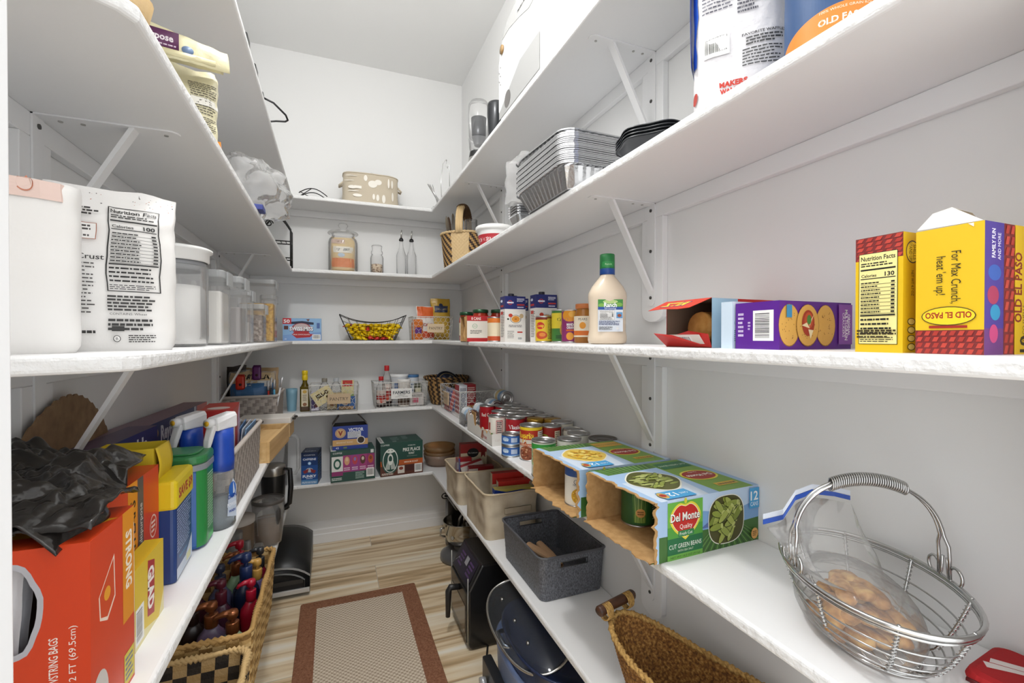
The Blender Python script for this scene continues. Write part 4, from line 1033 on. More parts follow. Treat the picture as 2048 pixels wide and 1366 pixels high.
# purple cracker box lying down
mb, face, fin = carton('cracker_box', 'purple multi-grain cracker box lying on its long side', 'box', (.692, .520, Z3), 0, (.160, .078, .073), '#5c2190')
F = face('f')
F.rect(0, 0, 1, 1, '#5f2292')
for u, mt in ((.13, 0), (.62, 0), (.37, 1)):
    F.ell(u, .5, .155 if mt else .14, .44, '#9a6a2a'); F.ell(u, .505, .15 if mt else .136, .425, '#e0ae58'); rr = random.Random(int(u * 100))
    for i in range(26): a = rr.random() * 2 * PI; q = .85 * math.sqrt(rr.random()); F.ell(u + .13 * q * math.cos(a), .5 + .38 * q * math.sin(a), .004, .012, '#8a5a22', n=6)
    if mt:
        F.ell(u, .55, .085, .27, '#a8371f'); F.ell(u + .005, .6, .06, .17, '#c4532c'); F.poly([(u - .09, .5), (u + .02, .44), (u - .02, .56)], '#f0e2bd'); F.poly([(u + .01, .46), (u + .08, .74), (u + .03, .60)], '#f0e2bd'); F.poly([(u, .42), (u + .07, .40), (u + .03, .22)], '#f0e2bd'); F.ell(u + .01, .62, .03, .10, '#4d8a3a')
F.rect(.80, .10, 1, .96, '#8a4cae'); F.text('ORIGINAL', .95, .52, .0055, '#f6f0fb', rot=-90, fit=.034, fat=.02); F.text('MULTI-GRAIN', .91, .52, .0065, '#f6f0fb', rot=-90, fit=.048, fat=.02); F.text('CRACKERS', .87, .52, .005, '#f6f0fb', rot=-90, fit=.038)
F.rect(.08, .66, .15, .92, '#3f8fbf')
F = face('l'); F.rect(0, 0, 1, 1, '#5c2190'); F.barcode(.42, .18, .88, .82, n=20, vert=False); F.lines(.06, .25, .2, .8, 6, '#d9c8ea'); F.lines(.30, .4, .36, .6, 3, '#d9c8ea')
face('t').rect(0, 0, 1, 1, '#7a46a4'); fin()
# light blue box
mb, face, fin = carton('pudding_box', 'pale blue quick chill box standing between the purple and red boxes', 'box', (.636, .574, Z3), math.radians(3), (.058, .022, .077), '#cfe0ee')
F = face('f'); F.poly([(0, 1), (1, 1), (.80, .62), (.2, .62)], '#dfeaf3'); F.text('QUICK', .42, .88, .006, '#5d88a8', fit=.026); F.text('CHILL', .42, .79, .006, '#5d88a8', fit=.024); F.text('METHOD', .42, .70, .005, '#7fa6bf', fit=.026)
F.text('1.', .1, .55, .005, '#3f7fae'); F.text('2.', .55, .55, .005, '#3f7fae'); F.ell(.25, .5, .07, .07, '#9fc3da'); F.ell(.72, .48, .06, .08, '#d9b27a'); F.lines(.06, .15, .45, .4, 6, '#7f9fb5'); F.lines(.53, .15, .95, .4, 6, '#7f9fb5', seed=4)
face('t').rect(0, 0, 1, 1, '#b9d0e2'); fin()
# open red cracker box, its torn end towards the aisle
t = thing('snack_cracker_box', 'open red cracker box lying down, torn end flap raised towards the aisle', 'box', (.722, .672, Z3), math.radians(2))
ext = (-.105, -.052, 0, .105, .060, .088); m = MB(); m.box(*ext, '#c8241c', skip='l'); m.box(ext[0] + .0008, ext[1] + .0008, .0008, ext[3] - .001, ext[4] - .0008, .0872, M('#8a7360', .8), skip='l')
F = box_face(m, 't', *ext); F.rect(0, 0, 1, 1, '#b8221c'); F.text('CRACKERS', .5, .4, .018, '#f0e6d8', fit=.09)
F = box_face(m, 'f', *ext); F.rect(0, 0, .3, 1, '#a9cbe0'); F.lines(.34, .2, .95, .8, 8, '#f4dcd2'); m.build('carton', t)
m = MB(); P = lambda u, v, e: Vector((-.105 - .052 * v / .06 - e * .3, .060 - u, .088 - .020 * v / .06 + e)); m.add([tuple(P(u, v, 0)) for u, v in ((0, 0), (.112, 0), (.108, .055), (.085, .06), (.04, .052), (.006, .058))], [(0, 1, 2, 3, 4, 5)], '#cf3a22')
F = Face(m, lambda u, v, e: P(u, v, e + .0004), .112, .055); F.text('RITZ', .45, .5, .024, '#1a3f8f', rot=180, fit=.06, fat=.06); F.text('RITZ', .45, .5, .022, '#f3d02c', rot=180, fit=.058, fat=.04); m.build('top_flap', t, solid=.0006)
m = MB(); m.add([(-.105, .06, 0.001), (-.105, -.052, 0.001), (-.118, -.056, .024), (-.128, -.02, .030), (-.122, .02, .022), (-.135, .062, .026)], [(0, 1, 2, 3, 4, 5)], '#c8241c')
F = Face(m, lambda u, v, e: Vector((-.105 - .022 * v / .03 - .002 - e, .06 - u, .003 + v * .9)), .112, .028); F.rect(.1, .15, .9, .8, '#eee6dc'); F.barcode(.3, .2, .7, .7); m.build('bottom_flap', t, solid=.0006)
m = MB(); m.tube([(-.085 + .155 * i / 30, -.005, .036) for i in range(31)], [.029 + .0015 * (i % 2) for i in range(31)], ramp_mat('cracker_stack', [(0.3, '#c98f3e'), (0.7, '#e3b263')], tscale=60, rough=.7), n=20); m.build('cracker_sleeve', t)
# ranch bottle
t = thing('dressing_bottle', 'large cream coloured ranch dressing bottle with green and blue cap', 'bottle', (.705, 1.075, Z3), math.radians(-24))
CR = M('#e2d1ba', .22)
def ranch(a, z): return 0
prof = [(.040, 0), (.050, .003), (.0525, .012), (.0525, .02), (.0495, .035), (.0495, .095), (.0515, .12), (.0525, .130), (.051, .140), (.042, .158), (.030, .174), (.0215, .184), (.019, .188), (.0185, .192)]
m = MB(); n = 48; rings = []
for r, z in prof:
    ring = []; sq = 2.6 if z < .14 else 2.6 - .6 * min(1, (z - .14) / .045)
    for k in range(n):
        a = 2 * PI * k / n; ca_, sa_ = math.cos(a), math.sin(a)
        ring.append((r * math.copysign(abs(ca_) ** (2 / sq), ca_), r * .78 * math.copysign(abs(sa_) ** (2 / sq), sa_) if z < .15 else r * (.78 + .22 * min(1, (z - .15) / .035)) * math.copysign(abs(sa_) ** (2 / sq), sa_), z))
    rings.append(ring)
m.smooth = True; m.loft(rings, CR, cap=True); m.smooth = False; m.build('bottle_body', t)
m = MB(); F = Face(m, lambda u, v, e: Vector((-.031 + u, -.0398 - e + .00002 + 12.5 * (u - .034) ** 2 * .35 * 0, .034 + v)), .066, .086)
F.rect(0, 0, 1, 1, '#dfe6ee'); F.rect(0, .70, 1, 1, '#3f8f3a'); F.ell(.5, .93, .3, .06, '#bcd58a'); F.ell(.15, .82, .13, .06, '#7fb34a'); F.ell(.85, .84, .13, .06, '#7fb34a'); F.rect(0, .68, 1, .77, '#1d4f9c'); F.text('Ranch', .5, .835, .012, '#ffffff', fit=.034, fat=.03); F.text('Dressing', .5, .725, .004, '#ffffff', fit=.03)
F.facts(.04, .36, .66, .66, '110', paper='#f4f4f1'); F.lines(.04, .2, .9, .34, 6, '#3a4a7a'); F.lines(.04, .05, .6, .16, 4, '#4a4a4a'); F.ell(.85, .5, .1, .06, '#b9422c'); F.rect(.74, .42, .98, .60, '#5f9fd0'); F.ell(.86, .5, .08, .05, '#9a4b2c'); F.ell(.78, .1, .05, .04, '#e8e8e8')
m.build('paper_label', t)
m = MB(); m.lathe([(.0195, .190), (.0205, .191), (.0205, .206), (.0203, .2065)], M('#1c4a94', .35), n=40, cap=False); m.lathe([(.0203, .2065), (.0205, .207), (.0203, .244), (.019, .2465), (.0001, .2465)], M('#1f7a3d', .35), n=40, rib=lambda a, z: .012 * math.cos(30 * a), cap=False)
F = cyl_face(m, .0206, .207, .243, a0=-PI / 2); F.rect(.36, .1, .62, .5, '#2f8f4a'); F.text('Ranch', .5, .3, .005, '#bfe0b8', fit=.018); m.build('cap', t)
# broth cartons
def broth(F, side=False):
    F.rect(0, 0, 1, 1, '#ece8e2'); F.rect(0, .72, 1, 1, '#232a6e')
    if side: F.lines(.15, .1, .85, .66, 16, '#5a5654'); F.rect(.1, .60, .6, .67, '#c0392c'); F.ell(.3, .9, .2, .03, '#dfe2f0'); F.rect(.1, .77, .7, .81, '#c0392c'); return
    F.ell(.52, .50, .26, .09, '#2a2f30'); F.ell(.52, .50, .235, .082, '#f1e6d2'); F.ell(.52, .50, .2, .07, '#e0963a'); F.ell(.52, .50, .06, .02, '#b8702a'); F.ell(.27, .58, .1, .04, '#c6402c'); F.ell(.8, .57, .1, .05, '#cdb48a'); F.ell(.15, .50, .05, .02, '#3c4a38')
    F.ell(.25, .86, .11, .05, '#c23a34'); F.ell(.25, .86, .08, .036, '#232a6e'); F.rect(.1, .845, .42, .875, '#eceaf2'); F.lines(.58, .88, .95, .96, 3, '#e4e6f4'); F.rect(.58, .80, .95, .83, '#c23a34'); F.lines(.6, .74, .92, .78, 1, '#e4e6f4')
    F.lines(.18, .32, .84, .38, 2, '#7a7672'); F.lines(.12, .08, .45, .25, 7, '#9a9692'); F.rect(.6, .2, .85, .23, '#c0392c'); F.barcode(.6, .04, .85, .11)
def broth_carton(label, x, y, rz, grp=None):
    t = thing('broth_carton', label, 'carton', (x, y, Z3), rz); m = MB(); e = (-.045, -.031, 0, .045, .031, .188); m.box(*e, '#ece8e2')
    broth(box_face(m, 'f', *e)); broth(box_face(m, 'l', *e), True); box_face(m, 't', *e).rect(0, 0, 1, 1, '#2b3278'); m.build('carton_body', t, bevel=.002)
    m = MB(); m.lathe([(.012, .188), (.0125, .19), (.0125, .199), (.011, .201), (.0001, .201)], M('#1b1c2c', .4), n=24, c=(-.008, 0, 0), rib=lambda a, z: .02 * math.cos(24 * a), cap=False); m.build('screw_cap', t)
broth_carton('blue and white soup carton in front, nearest the aisle edge', .702, 1.775, math.radians(-2))
broth_carton('blue and white soup carton mostly hidden between the two others', .752, 1.860, math.radians(-2))
broth_carton('blue and white soup carton closest to the right wall', .789, 1.660, math.radians(-3))
def yelcan(F): F.rect(0, 0, 1, 1, '#e3c02c'); F.rect(0, .9, 1, 1, '#7a2a1c'); F.ell(.43, .65, .08, .15, '#c9352c'); F.text('Soup', .43, .66, .012, '#f3d93c', fit=.03, fat=.02); F.ell(.45, .25, .11, .17, '#c8502a'); F.ell(.47, .27, .06, .08, '#e08a3a'); F.rect(.56, .05, .72, .95, '#d9c84a'); F.lines(.57, .08, .71, .92, 14, '#3a3420')
can('short yellow soup can with a red seafood picture in front of cartons', (.757, 1.585, Z3), r=.034, h=.100, body='#e3c02c', deco=yelcan, face=-118)
def grcan(F): F.rect(0, 0, 1, 1, '#3f7a34'); F.rect(0, .42, 1, .93, '#e6cf3a'); F.text('Corn', .5, .72, .014, '#2d5a2a', fit=.035, fat=.02); F.ell(.52, .38, .05, .2, '#d3a13a'); F.rect(.4, .08, .62, .2, '#2d5a2a'); F.ell(.6, .5, .03, .2, '#4f8f3a')
can('yellow and green corn can between the soup and mandarin cans', (.797, 1.520, Z3), r=.0365, h=.122, body='#3f7a34', deco=grcan, face=-116)
def mand(F): F.rect(0, 0, 1, 1, '#8c2a6a'); F.ell(.46, .86, .14, .2, '#e89a2a'); F.ell(.5, .9, .06, .1, '#f3b84a'); F.ell(.40, .73, .03, .06, '#2a55a8'); F.text('MANDARIN', .5, .56, .009, '#ffffff', fit=.042, fat=.03); F.text('ORANGES', .5, .46, .009, '#ffffff', fit=.042, fat=.03); F.rect(.4, .34, .6, .39, '#e06a2a'); F.ell(.46, .17, .06, .13, '#f0a53a')
can('purple mandarin oranges can with orange picture', (.797, 1.440, Z3), r=.0365, h=.116, body='#8c2a6a', deco=mand, face=-116)
t = thing('fruit_jar', 'orange fruit jar half hidden behind the ranch bottle', 'jar', (.795, 1.352, Z3))
m = MB(); m.lathe([(.030, 0), (.0335, .004), (.034, .09), (.026, .112), (.025, .118)], M('#a86a22', .2), n=32)
F = cyl_face(m, .0342, .02, .09, a0=math.radians(-118)); F.rect(.2, 0, .8, 1, '#eee0c8'); F.text('PEARS', .47, .85, .008, '#2a2a2a', fit=.03); F.ell(.47, .55, .05, .16, '#e8992e'); F.rect(.2, .08, .8, .3, '#d9702a'); m.build('jar_body', t)
m = MB(); m.lathe([(.028, .115), (.0295, .116), (.0295, .130), (.027, .132), (.0001, .132)], M('#c8743a', .4), n=32, cap=False); m.build('lid', t)
can('small cream and orange soup can between red box and soup carton', (.652, 1.855, Z3), r=.033, h=.106, body='#e6d5b4', deco=lambda F: (F.rect(0, .8, 1, 1, '#d9772c'), F.rect(0, 0, 1, .2, '#c4502a')), face=-110)
# open box of eight cans
t = thing('canned_tomato_box', 'red and white eight can tomato box with torn left end', 'box', (.682, 2.075, Z3), math.radians(-3))
e = (-.108, -.072, 0, .108, .072, .118); m = MB(); m.box(*e, '#e9e2d6', skip='l'); m.box(e[0] + .001, e[1] + .001, .001, e[3] - .001, e[4] - .001, .117, MAT_KRAFT, skip='l')
F = box_face(m, 'f', *e); F.rect(0, .80, 1, 1, '#b8262a'); F.rect(0, 0, 1, .14, '#b8262a'); F.text('8 CANS', .2, .895, .013, '#f6efe6', fit=.045, fat=.02); F.ell(.17, .60, .055, .09, '#7fae8a'); F.ell(.17, .60, .045, .075, '#e9e2d6'); F.text('USDA', .17, .6, .005, '#4f8a5f', fit=.015)
F.lines(.07, .3, .33, .45, 3, '#6a6560'); F.text('ORG', .80, .66, .015, '#2e2a28', fit=.035); F.text('DICED', .80, .45, .024, '#1f1c1b', fit=.065, fat=.01); F.text('TOMATOES', .80, .26, .011, '#2e2a28', fit=.055)
m.build('carton', t)
m = MB(); pts = [(-.108, .072, 0), (-.108, .072, .118)]
m.add([(-.108, -.072, 0), (-.108, -.072, .118), (-.118, -.058, .112), (-.114, -.055, .07), (-.122, -.05, .03), (-.113, -.06, 0)], [(0, 1, 2, 3, 4, 5)], MAT_KRAFT); m.build('torn_flap', t, solid=.001)
can('tomato can visible in the torn end of the red and white box', (.622, 2.062, Z3 + .002), r=.037, h=.112, body='#c2bdb4', deco=lambda F: (F.rect(.3, .0, .46, 1, '#b8262a'), F.lines(.46, .1, .6, .9, 12, '#3b3835')), face=-120)
for x, y, lb in ((.700, 2.215, 'red pasta sauce jar with green lid directly behind the eight can box'), (.788, 2.190, 'red pasta sauce jar with green lid close to the right wall'), (.700, 2.47, 'red pasta sauce jar with green lid farthest back, near the bag of chocolate')):
    t = thing('sauce_jar', lb, 'jar', (x, y, Z3)); m = MB(); m.lathe([(.036, 0), (.042, .004), (.043, .11), (.041, .125), (.036, .138), (.035, .145)], M('#a8321c', .12), n=32)
    F = cyl_face(m, .0433, .03, .1, a0=math.radians(-108)); F.rect(.3, 0, .7, 1, '#e3d6b8'); m.build('jar_body', t)
    m = MB(); m.lathe([(.038, .142), (.0395, .143), (.0395, .158), (.037, .160), (.0001, .159)], M('#2f5a3c', .3, .4), n=32, rib=lambda a, z: .01 * math.cos(40 * a), cap=False); m.build('lid', t)

# ------------------------------------------------------------ eye-level shelf, back
mb, face, fin = carton('cocoa_box', 'light blue and red hot cocoa box on the back shelf', 'box', (-.160, 2.905, Z3), 0, (.200, .09, .128), '#8db6dd')
F = face('f'); F.poly([(0, 0), (1, 0), (1, .4), (0, .25)], '#7fa3d6'); F.poly([(.2, .74), (.8, .72), (.8, .82), (.5, .88), (.2, .84)], '#1d2440'); F.ell(.48, .55, .26, .24, '#a33a40'); F.ell(.48, .60, .2, .17, '#c9b5b5'); F.poly([(.22, .30), (.8, .30), (.7, .16), (.35, .12)], '#b3242c'); F.ell(.48, .32, .22, .12, '#b3242c')
F.text('SWISS MISS', .48, .53, .024, '#2c3a6a', fit=.125, fat=.06); F.text('SWISS MISS', .478, .54, .022, '#ffffff', fit=.122, fat=.03); F.text('MILK CHOCOLATE', .48, .28, .007, '#ffffff', fit=.085)
F.rect(0, .74, .22, 1, '#c8303a'); F.text('50', .1, .87, .019, '#ffffff', fit=.032, fat=.03); F.rect(.03, .5, .14, .66, '#5a2f2a'); F.poly([(.6, .95), (.7, .97), (.66, .86)], '#6b3a2c'); F.barcode(.76, .05, .98, .28); F.text('30', .07, .08, .008, '#eef2fb'); F.rect(.88, .55, .96, .8, '#4d6aa8')
face('t').rect(0, 0, 1, 1, '#9fc4e4'); fin()
# boat shaped wire basket of wrapped sweets
t = thing('wire_candy_basket', 'dark wire basket with raised ends full of yellow wrapped sweets', 'basket', (.235, 2.955, Z3), 0)
m = MB()
def cb(u, q):   # u -1..1 along, q 0 bottom 1 top (front face)
    hw = .130 + .065 * q; return hw * u
top = []
for sy in (-1, 1):
    path = [(.195 * u, sy * .058 * (1 + .0), .112 + .045 * abs(u) ** 2.2) for u in [i / 12 - 1 for i in range(25)]]
    top += path if sy == -1 else path[::-1]
m.tube(top, .0022, MAT_IRON, n=6, closed=True); m.tube([(x * .66, y * .75, .003) for x, y, z in top], .002, MAT_IRON, n=6, closed=True); m.build('wire_rim', t)
for sy in (-1, 1):
    m = MB()
    for i in range(9):
        u = -1 + i / 4; m.tube([(.195 * u, sy * .058, .112 + .045 * abs(u) ** 2.2), (.129 * u, sy * .0435, .003)], .0013, MAT_IRON, n=5)
    for r in range(3):
        q = .25 + .25 * r; m.tube([((.129 + .066 * q) * u, sy * (.0435 + .0145 * q), .003 + (.109 + .045 * abs(u) ** 2.2) * q) for u in [k / 12 - 1 for k in range(25)]], .001, MAT_IRON, n=4)
    m.build('wire_side', t)
for sx in (-1, 1):
    m = MB()
    for k in range(3): y = -.03 + .03 * k; m.tube([(sx * .195, y * 1.3, .157), (sx * .129, y, .003)], .0013, MAT_IRON, n=5)
    m.tube([(sx * .195, -.058, .157), (sx * .195, .058, .157)], .0018, MAT_IRON, n=5); m.build('wire_end', t)
rnd = random.Random(5); cnt = 0; MY = M('#fad61a', .25, bump=(90, .6, .004))
protos = []
for k in range(3):
    m = MB(); n = 12; rings = []
    for j in range(9):
        s_ = -1 + j / 4; w_ = [.75, .9, .35, .85, 1.0, .85, .35, .9, .75][j]; fl = [.15, .2, .5, 1, 1.1, 1, .5, .2, .15][j]
        rings.append([(.029 * s_, .0165 * w_ * math.cos(2 * PI * a / n) * (1 + .2 * nz(a, j, k)), .011 * fl * math.sin(2 * PI * a / n)) for a in range(n)])
    m.smooth = True; m.loft(rings, MY if k < 2 else M('#c9302c', .25, bump=(90, .6, .004)), cap=True); protos.append(m)
po = [None] * 3
for j in range(5):
    z = .014 + .019 * j; half = .105 + .075 * z / .12
    for i in range(int(6 + j * 1.2)):
        for y in (-.026, .004, .030):
            k = 2 if (rnd.random() < .06) else rnd.randrange(2)
            if po[k] is None:
                o = po[k] = protos[k].build('wrapped_candy'); tag(o, 'yellow wrapped sweet in the dark wire basket' if k < 2 else 'red wrapped sweet among the yellow ones in the wire basket', 'candy', 'yellow wrapped sweets' if k < 2 else 'red wrapped sweets')
            else: o = po[k].copy(); COL.objects.link(o)
            n_ = int(6 + j * 1.2); x = -half + 2 * half * (i + .5) / n_ + rnd.uniform(-.006, .006)
            if abs(x) > .112 + .6 * z: x *= .88
            o.location = (.235 + x, 2.955 + y * (1 + z * 2), Z3 + z + rnd.uniform(-.003, .004)); o.rotation_euler = (rnd.uniform(-.6, .6), rnd.uniform(-.5, .5), rnd.uniform(0, 3.1))

# white wire baskets with name plates
def wire_basket(label, loc, w_, d_, h_, style, rz=0, taper=.92, wire=MAT_WWIRE, plate=None, plate_s=(.10, .05), plate_at=(0, .5)):
    t = thing('wire_storage_basket', label, 'basket', loc, rz)
    def R(q, z, r=.0017, n=6, k='rim'):
        a, b = w_ / 2 * (taper + (1 - taper) * q), d_ / 2 * (taper + (1 - taper) * q); m = MB(); m.tube([(-a, -b, z), (a, -b, z), (a, b, z), (-a, b, z)], r, wire, n=n, closed=True); return m
    R(1, h_, .0026).build('rim', t); R(0, .0026, .0026).build('base_frame', t)
    m = MB(); a, b = w_ / 2 * taper, d_ / 2 * taper
    for i in range(1, 8): x = -a + 2 * a * i / 8; m.tube([(x, -b, .002), (x, b, .002)], .001, wire, n=4)
    for i in range(1, 4): y = -b + 2 * b * i / 4; m.tube([(-a, y, .002), (a, y, .002)], .001, wire, n=4)
    m.build('base_grid', t)
    def side(P, L):
        m = MB()
        if style == 'grid':
            n1 = max(4, int(L / .021)); n2 = max(3, int(h_ / .022))
            for i in range(n1 + 1): u = i / n1; m.tube([P(u, 0), P(u, 1)], .0012, wire, n=4)
            for j in range(1, n2): v = j / n2; m.tube([P(0, v), P(1, v)], .0012, wire, n=4)
        else:
            cs = .030; rows = max(3, int(round(h_ / .024))); cols = max(3, int(round(L / cs)))
            for j in range(rows):
                for i in range(cols):
                    off = .5 if j % 2 else 0; x0 = (i + off) / cols; v0 = j / rows; v1 = (j + 1) / rows; vm = (v0 + v1) / 2
                    c = lambda u, v: P(min(1, max(0, u)), v)
                    m.tube([c(x0, v0), c(x0, v0 + (v1 - v0) * .45), c(x0 + .5 / cols, v1)], .0009, wire, n=4); m.tube([c(x0, v0 + (v1 - v0) * .45), c(x0 - .5 / cols, v1)], .0009, wire, n=4)
            for u in (0, 1): m.tube([P(u, 0), P(u, 1)], .0022, wire, n=5)
        return m
    def corner(sx, sy, q): k = taper + (1 - taper) * q; return Vector((sx * w_ / 2 * k, sy * d_ / 2 * k, .003 + (h_ - .003) * q))
    for (s0, s1, L) in (((-1, -1), (1, -1), w_), ((1, -1), (1, 1), d_), ((1, 1), (-1, 1), w_), ((-1, 1), (-1, -1), d_)):
        side(lambda u, v, s0=s0, s1=s1: tuple(corner(*s0, v).lerp(corner(*s1, v), u)), L).build('wire_side', t)
    if plate:
        txt, pc, tc = plate; pw, ph = plate_s; px, pz = plate_at[0] * w_ / 2, plate_at[1] * h_; y = -d_ / 2 - .001; m = MB(); m.rbox(px - pw / 2, y - .0035, pz - ph / 2, px + pw / 2, y, pz + ph / 2, .001, pc, n=2, zr=.0004)
        F = box_face(m, 'f', px - pw / 2, y - .0035, pz - ph / 2, px + pw / 2, y, pz + ph / 2)
        if isinstance(txt, str): F.text(txt, .5, .5, ph * .34, tc, fit=pw * .8)
        else:
            F.text(txt[0], .5, .62, ph * .30, tc, fit=pw * .82, fat=.02); F.text(txt[1], .5, .36, ph * .12, tc, fit=pw * .36); F.text(txt[2], .5, .2, ph * .09, tc, fit=pw * .6)
        m.build('name_plate', t)
    return t
wire_basket('white wire basket with wooden PANTRY plate on the eye-level back shelf', (.595, 2.965, Z3), .255, .185, .150, 'hex', plate=('PANTRY', M('#d9c2a0', .7), '#5c4a38'), plate_s=(.108, .055), plate_at=(.12, .52))
def pouch(label, loc, rz, w_, d_, h_, col, draw=None, rot=None, seed=1, cat='bag', name='food_bag', crumple=.005, tops=1.0):
    t = None; m = MB(); fr = bag_mesh(m, w_, d_, h_, M(col, .3, bump=(40, .5, .006)) if isinstance(col, str) else col, seed=seed, crumple=crumple, tops=tops)
    if draw: draw(Face(m, fr, w_, h_, curved='bag'))
    o = m.build(name); o.location = loc; o.rotation_euler = rot or (0, 0, rz); return tag(o, label, cat)
def cr(F, *a): return curved_rect(F, *a)
pouch('orange and white pecan bag standing in the PANTRY basket on the back shelf', (.560, 2.965, Z3 + .005), .1, .12, .05, .215, '#ece6e0', lambda F: (cr(F, .04, .66, .96, .99, '#d9632a'), F.text('PECANS', .5, .45, .018, '#b3302a', fit=.085, fat=.03), cr(F, .05, .05, .95, .25, '#c9502c')), seed=3)
pouch('shiny gold chocolate bag standing in the PANTRY basket by the corner', (.665, 2.985, Z3 + .005), -.05, .125, .06, .270, '#b8922c', lambda F: (cr(F, .15, .66, .85, .82, '#232c4a'), F.text('CHOCOLATE', .5, .74, .010, '#c9b26a', fit=.07), F.ell(.5, .84, .12, .04, '#232c4a'), cr(F, .1, .1, .9, .5, '#c29c34')), seed=7)
pouch('orange and purple sweet packet low in the PANTRY basket left side', (.505, 2.94, Z3 + .005), .2, .07, .04, .13, '#d9772c', lambda F: (cr(F, .2, .3, .8, .6, '#6a3a8a'),), seed=11)

# ------------------------------------------------------------ eye-level shelf, left side
MAT_PAPERW = M('#efedea', .75, name='white_paper', bump=(30, .25, .004))
m = MB(); fr = bag_mesh(m, .13, .10, .200, MAT_PAPERW, seed=2, crumple=.003, ptop=.05, ex=4.5)
F = Face(m, fr, .13, .200, curved='bag'); cr(F, .0, .85, 1, .985, '#e6cbc0'); F.ell(.66, .925, .05, .045, '#c97f62'); F.ell(.66, .925, .043, .038, '#e6cbc0'); cr(F, .18, .85, .3, .87, '#cf8a6a')
o = m.build('paper_goods_pack'); o.location = (-.347, .690, Z3); o.rotation_euler = (0, 0, math.radians(22)); tag(o, 'tall white paper sack with faded pink top band beside the door jamb', 'bag')
m = MB(); fr = bag_mesh(m, .135, .075, .222, MAT_PAPERW, seed=9, crumple=.004, ptop=.22, ex=4, tops=1.05)
F = Face(m, fr, .135, .222, curved='bag')
F.facts(.44, .36, .86, .88, '100'); F.lines(.44, .24, .86, .34, 5, '#2a2826', seed=6); F.lines(.44, .12, .8, .2, 3, '#2a2826'); F.text('CONTAINS: Wheat', .60, .225, .003, '#2a2826', fit=.04)
F.text('Pizza Crust', .24, .56, .007, '#2a2826', fit=.05, fat=.01); F.lines(.03, .22, .37, .53, 14, '#4a4745', fill=.35); F.rect(.03, .66, .37, .755, '#a8694f'); F.rect(.035, .663, .365, .752, '#f0eeeb'); F.lines(.05, .67, .34, .745, 4, '#4a4745'); F.lines(.06, .80, .38, .86, 3, '#2a2826', seed=5)
F.ell(.51, .075, .03, .02, '#2a2826'); F.ell(.51, .075, .024, .016, '#f0eeeb'); F.text('B', .51, .075, .004, '#2a2826'); F.lines(.6, .05, .82, .1, 4, '#4a4745'); F.rect(.47, .12, .57, .15, '#2a2826'); F.lines(.1, .1, .36, .13, 1, '#2a2826')
rr = random.Random(3)
for i in range(40): F.ell(rr.choice([rr.uniform(.05, .4), rr.uniform(.62, .98)]), rr.uniform(.885, .97), rr.uniform(.002, .007), rr.uniform(.001, .004), rr.choice(['#3a3632', '#b3613a']), n=6, rot=rr.random() * 3)
o = m.build('flour_bag'); o.location = (-.283, .800, Z3); o.rotation_euler = (0, 0, math.radians(19)); tag(o, 'white paper flour bag with printed nutrition facts on the left shelf', 'bag')
# round canister
t = thing('flour_canister', 'large round clear canister of white flour with white lid', 'canister', (-.292, 1.085, Z3))
m = MB(); m.lathe([(.0001, .001), (.052, .001), (.057, .006), (.058, .02), (.058, .158), (.056, .160), (.055, .158), (.055, .02), (.052, .005), (.0001, .004)], MAT_CLEARP, n=48, cap=False); m.build('clear_body', t)
m = MB(); m.lathe([(.0001, .006), (.0535, .006), (.0535, .112), (.045, .121), (.02, .118), (.0001, .116)], M('#f2f0ec', .9), n=40, cap=False); m.build('flour', t)
m = MB(); m.lathe([(.050, .150), (.0545, .152), (.0545, .158), (.0545, .170), (.050, .172)], M('#8c8d8f', .4), n=48, rib=lambda a, z: .0, cap=False); m.build('grey_seal', t)
m = MB(); m.lathe([(.057, .168), (.060, .170), (.0605, .185), (.066, .189), (.066, .193), (.060, .196), (.0001, .196)], M('#f0f0ee', .3), n=48, cap=False); m.build('lid', t)
# clip lid containers
def tub(label, loc, w_, d_, h_, fill=None, fh=.6, rz=0):
    t = thing('storage_container', label, 'container', loc, rz)
    m = MB(); m.rbox(-w_ / 2, -d_ / 2, 0, w_ / 2, d_ / 2, h_ - .015, .012, MAT_CLEARP, n=4, zr=.003); m.build('clear_body', t)
    m = MB(); m.rbox(-w_ / 2 - .003, -d_ / 2 - .003, h_ - .018, w_ / 2 + .003, d_ / 2 + .003, h_, .014, film_mat('frosted_lid', '#f3f5f6', clear=.6, rough=.3, white=.55), n=4, zr=.003); ld = m.build('lid', t)
    for sx in (-1, 1):
        m = MB(); x = sx * (w_ / 2 + .004); m.box(min(x, x + sx * .004), -d_ * .3, h_ - .035, max(x, x + sx * .004), d_ * .3, h_ - .002, film_mat('frosted_lid', '#f3f5f6')); m.build('lid_clip', ld, bevel=.001)
    if fill:
        m = MB(); m.rbox(-w_ / 2 + .004, -d_ / 2 + .004, .004, w_ / 2 - .004, d_ / 2 - .004, h_ * fh, .009, fill, n=3, zr=.004); m.build('contents', t)
    return t
PASTA = ramp_mat('dry_pasta', [(0.3, '#9a6a24'), (0.5, '#d9a83e'), (0.7, '#ecc766')], tscale=90, rough=.6, bump=.8, dist=.004)
CEREAL = ramp_mat('ring_cereal', [(0.35, '#6f5f56'), (0.6, '#b5a598'), (0.75, '#d8cdc2')], tscale=110, rough=.8, bump=.8, dist=.004)
tub('slim clear clip-lid container of white powder beside the flour canister', (-.283, 1.300, Z3), .085, .10, .178, M('#ece9e3', .9), .72)
tub('clear clip-lid container half full of grey powder, second after the canister', (-.284, 1.485, Z3), .105, .11, .185, M('#a8a3a0', .9), .55)
tub('small clear clip-lid container, third after the canister', (-.272, 1.645, Z3), .07, .09, .165, M('#c9c4bf', .9), .4)
tub('tall clear container of curly yellow pasta near the far bracket', (-.275, 2.055, Z3), .125, .10, .245, PASTA, .62)
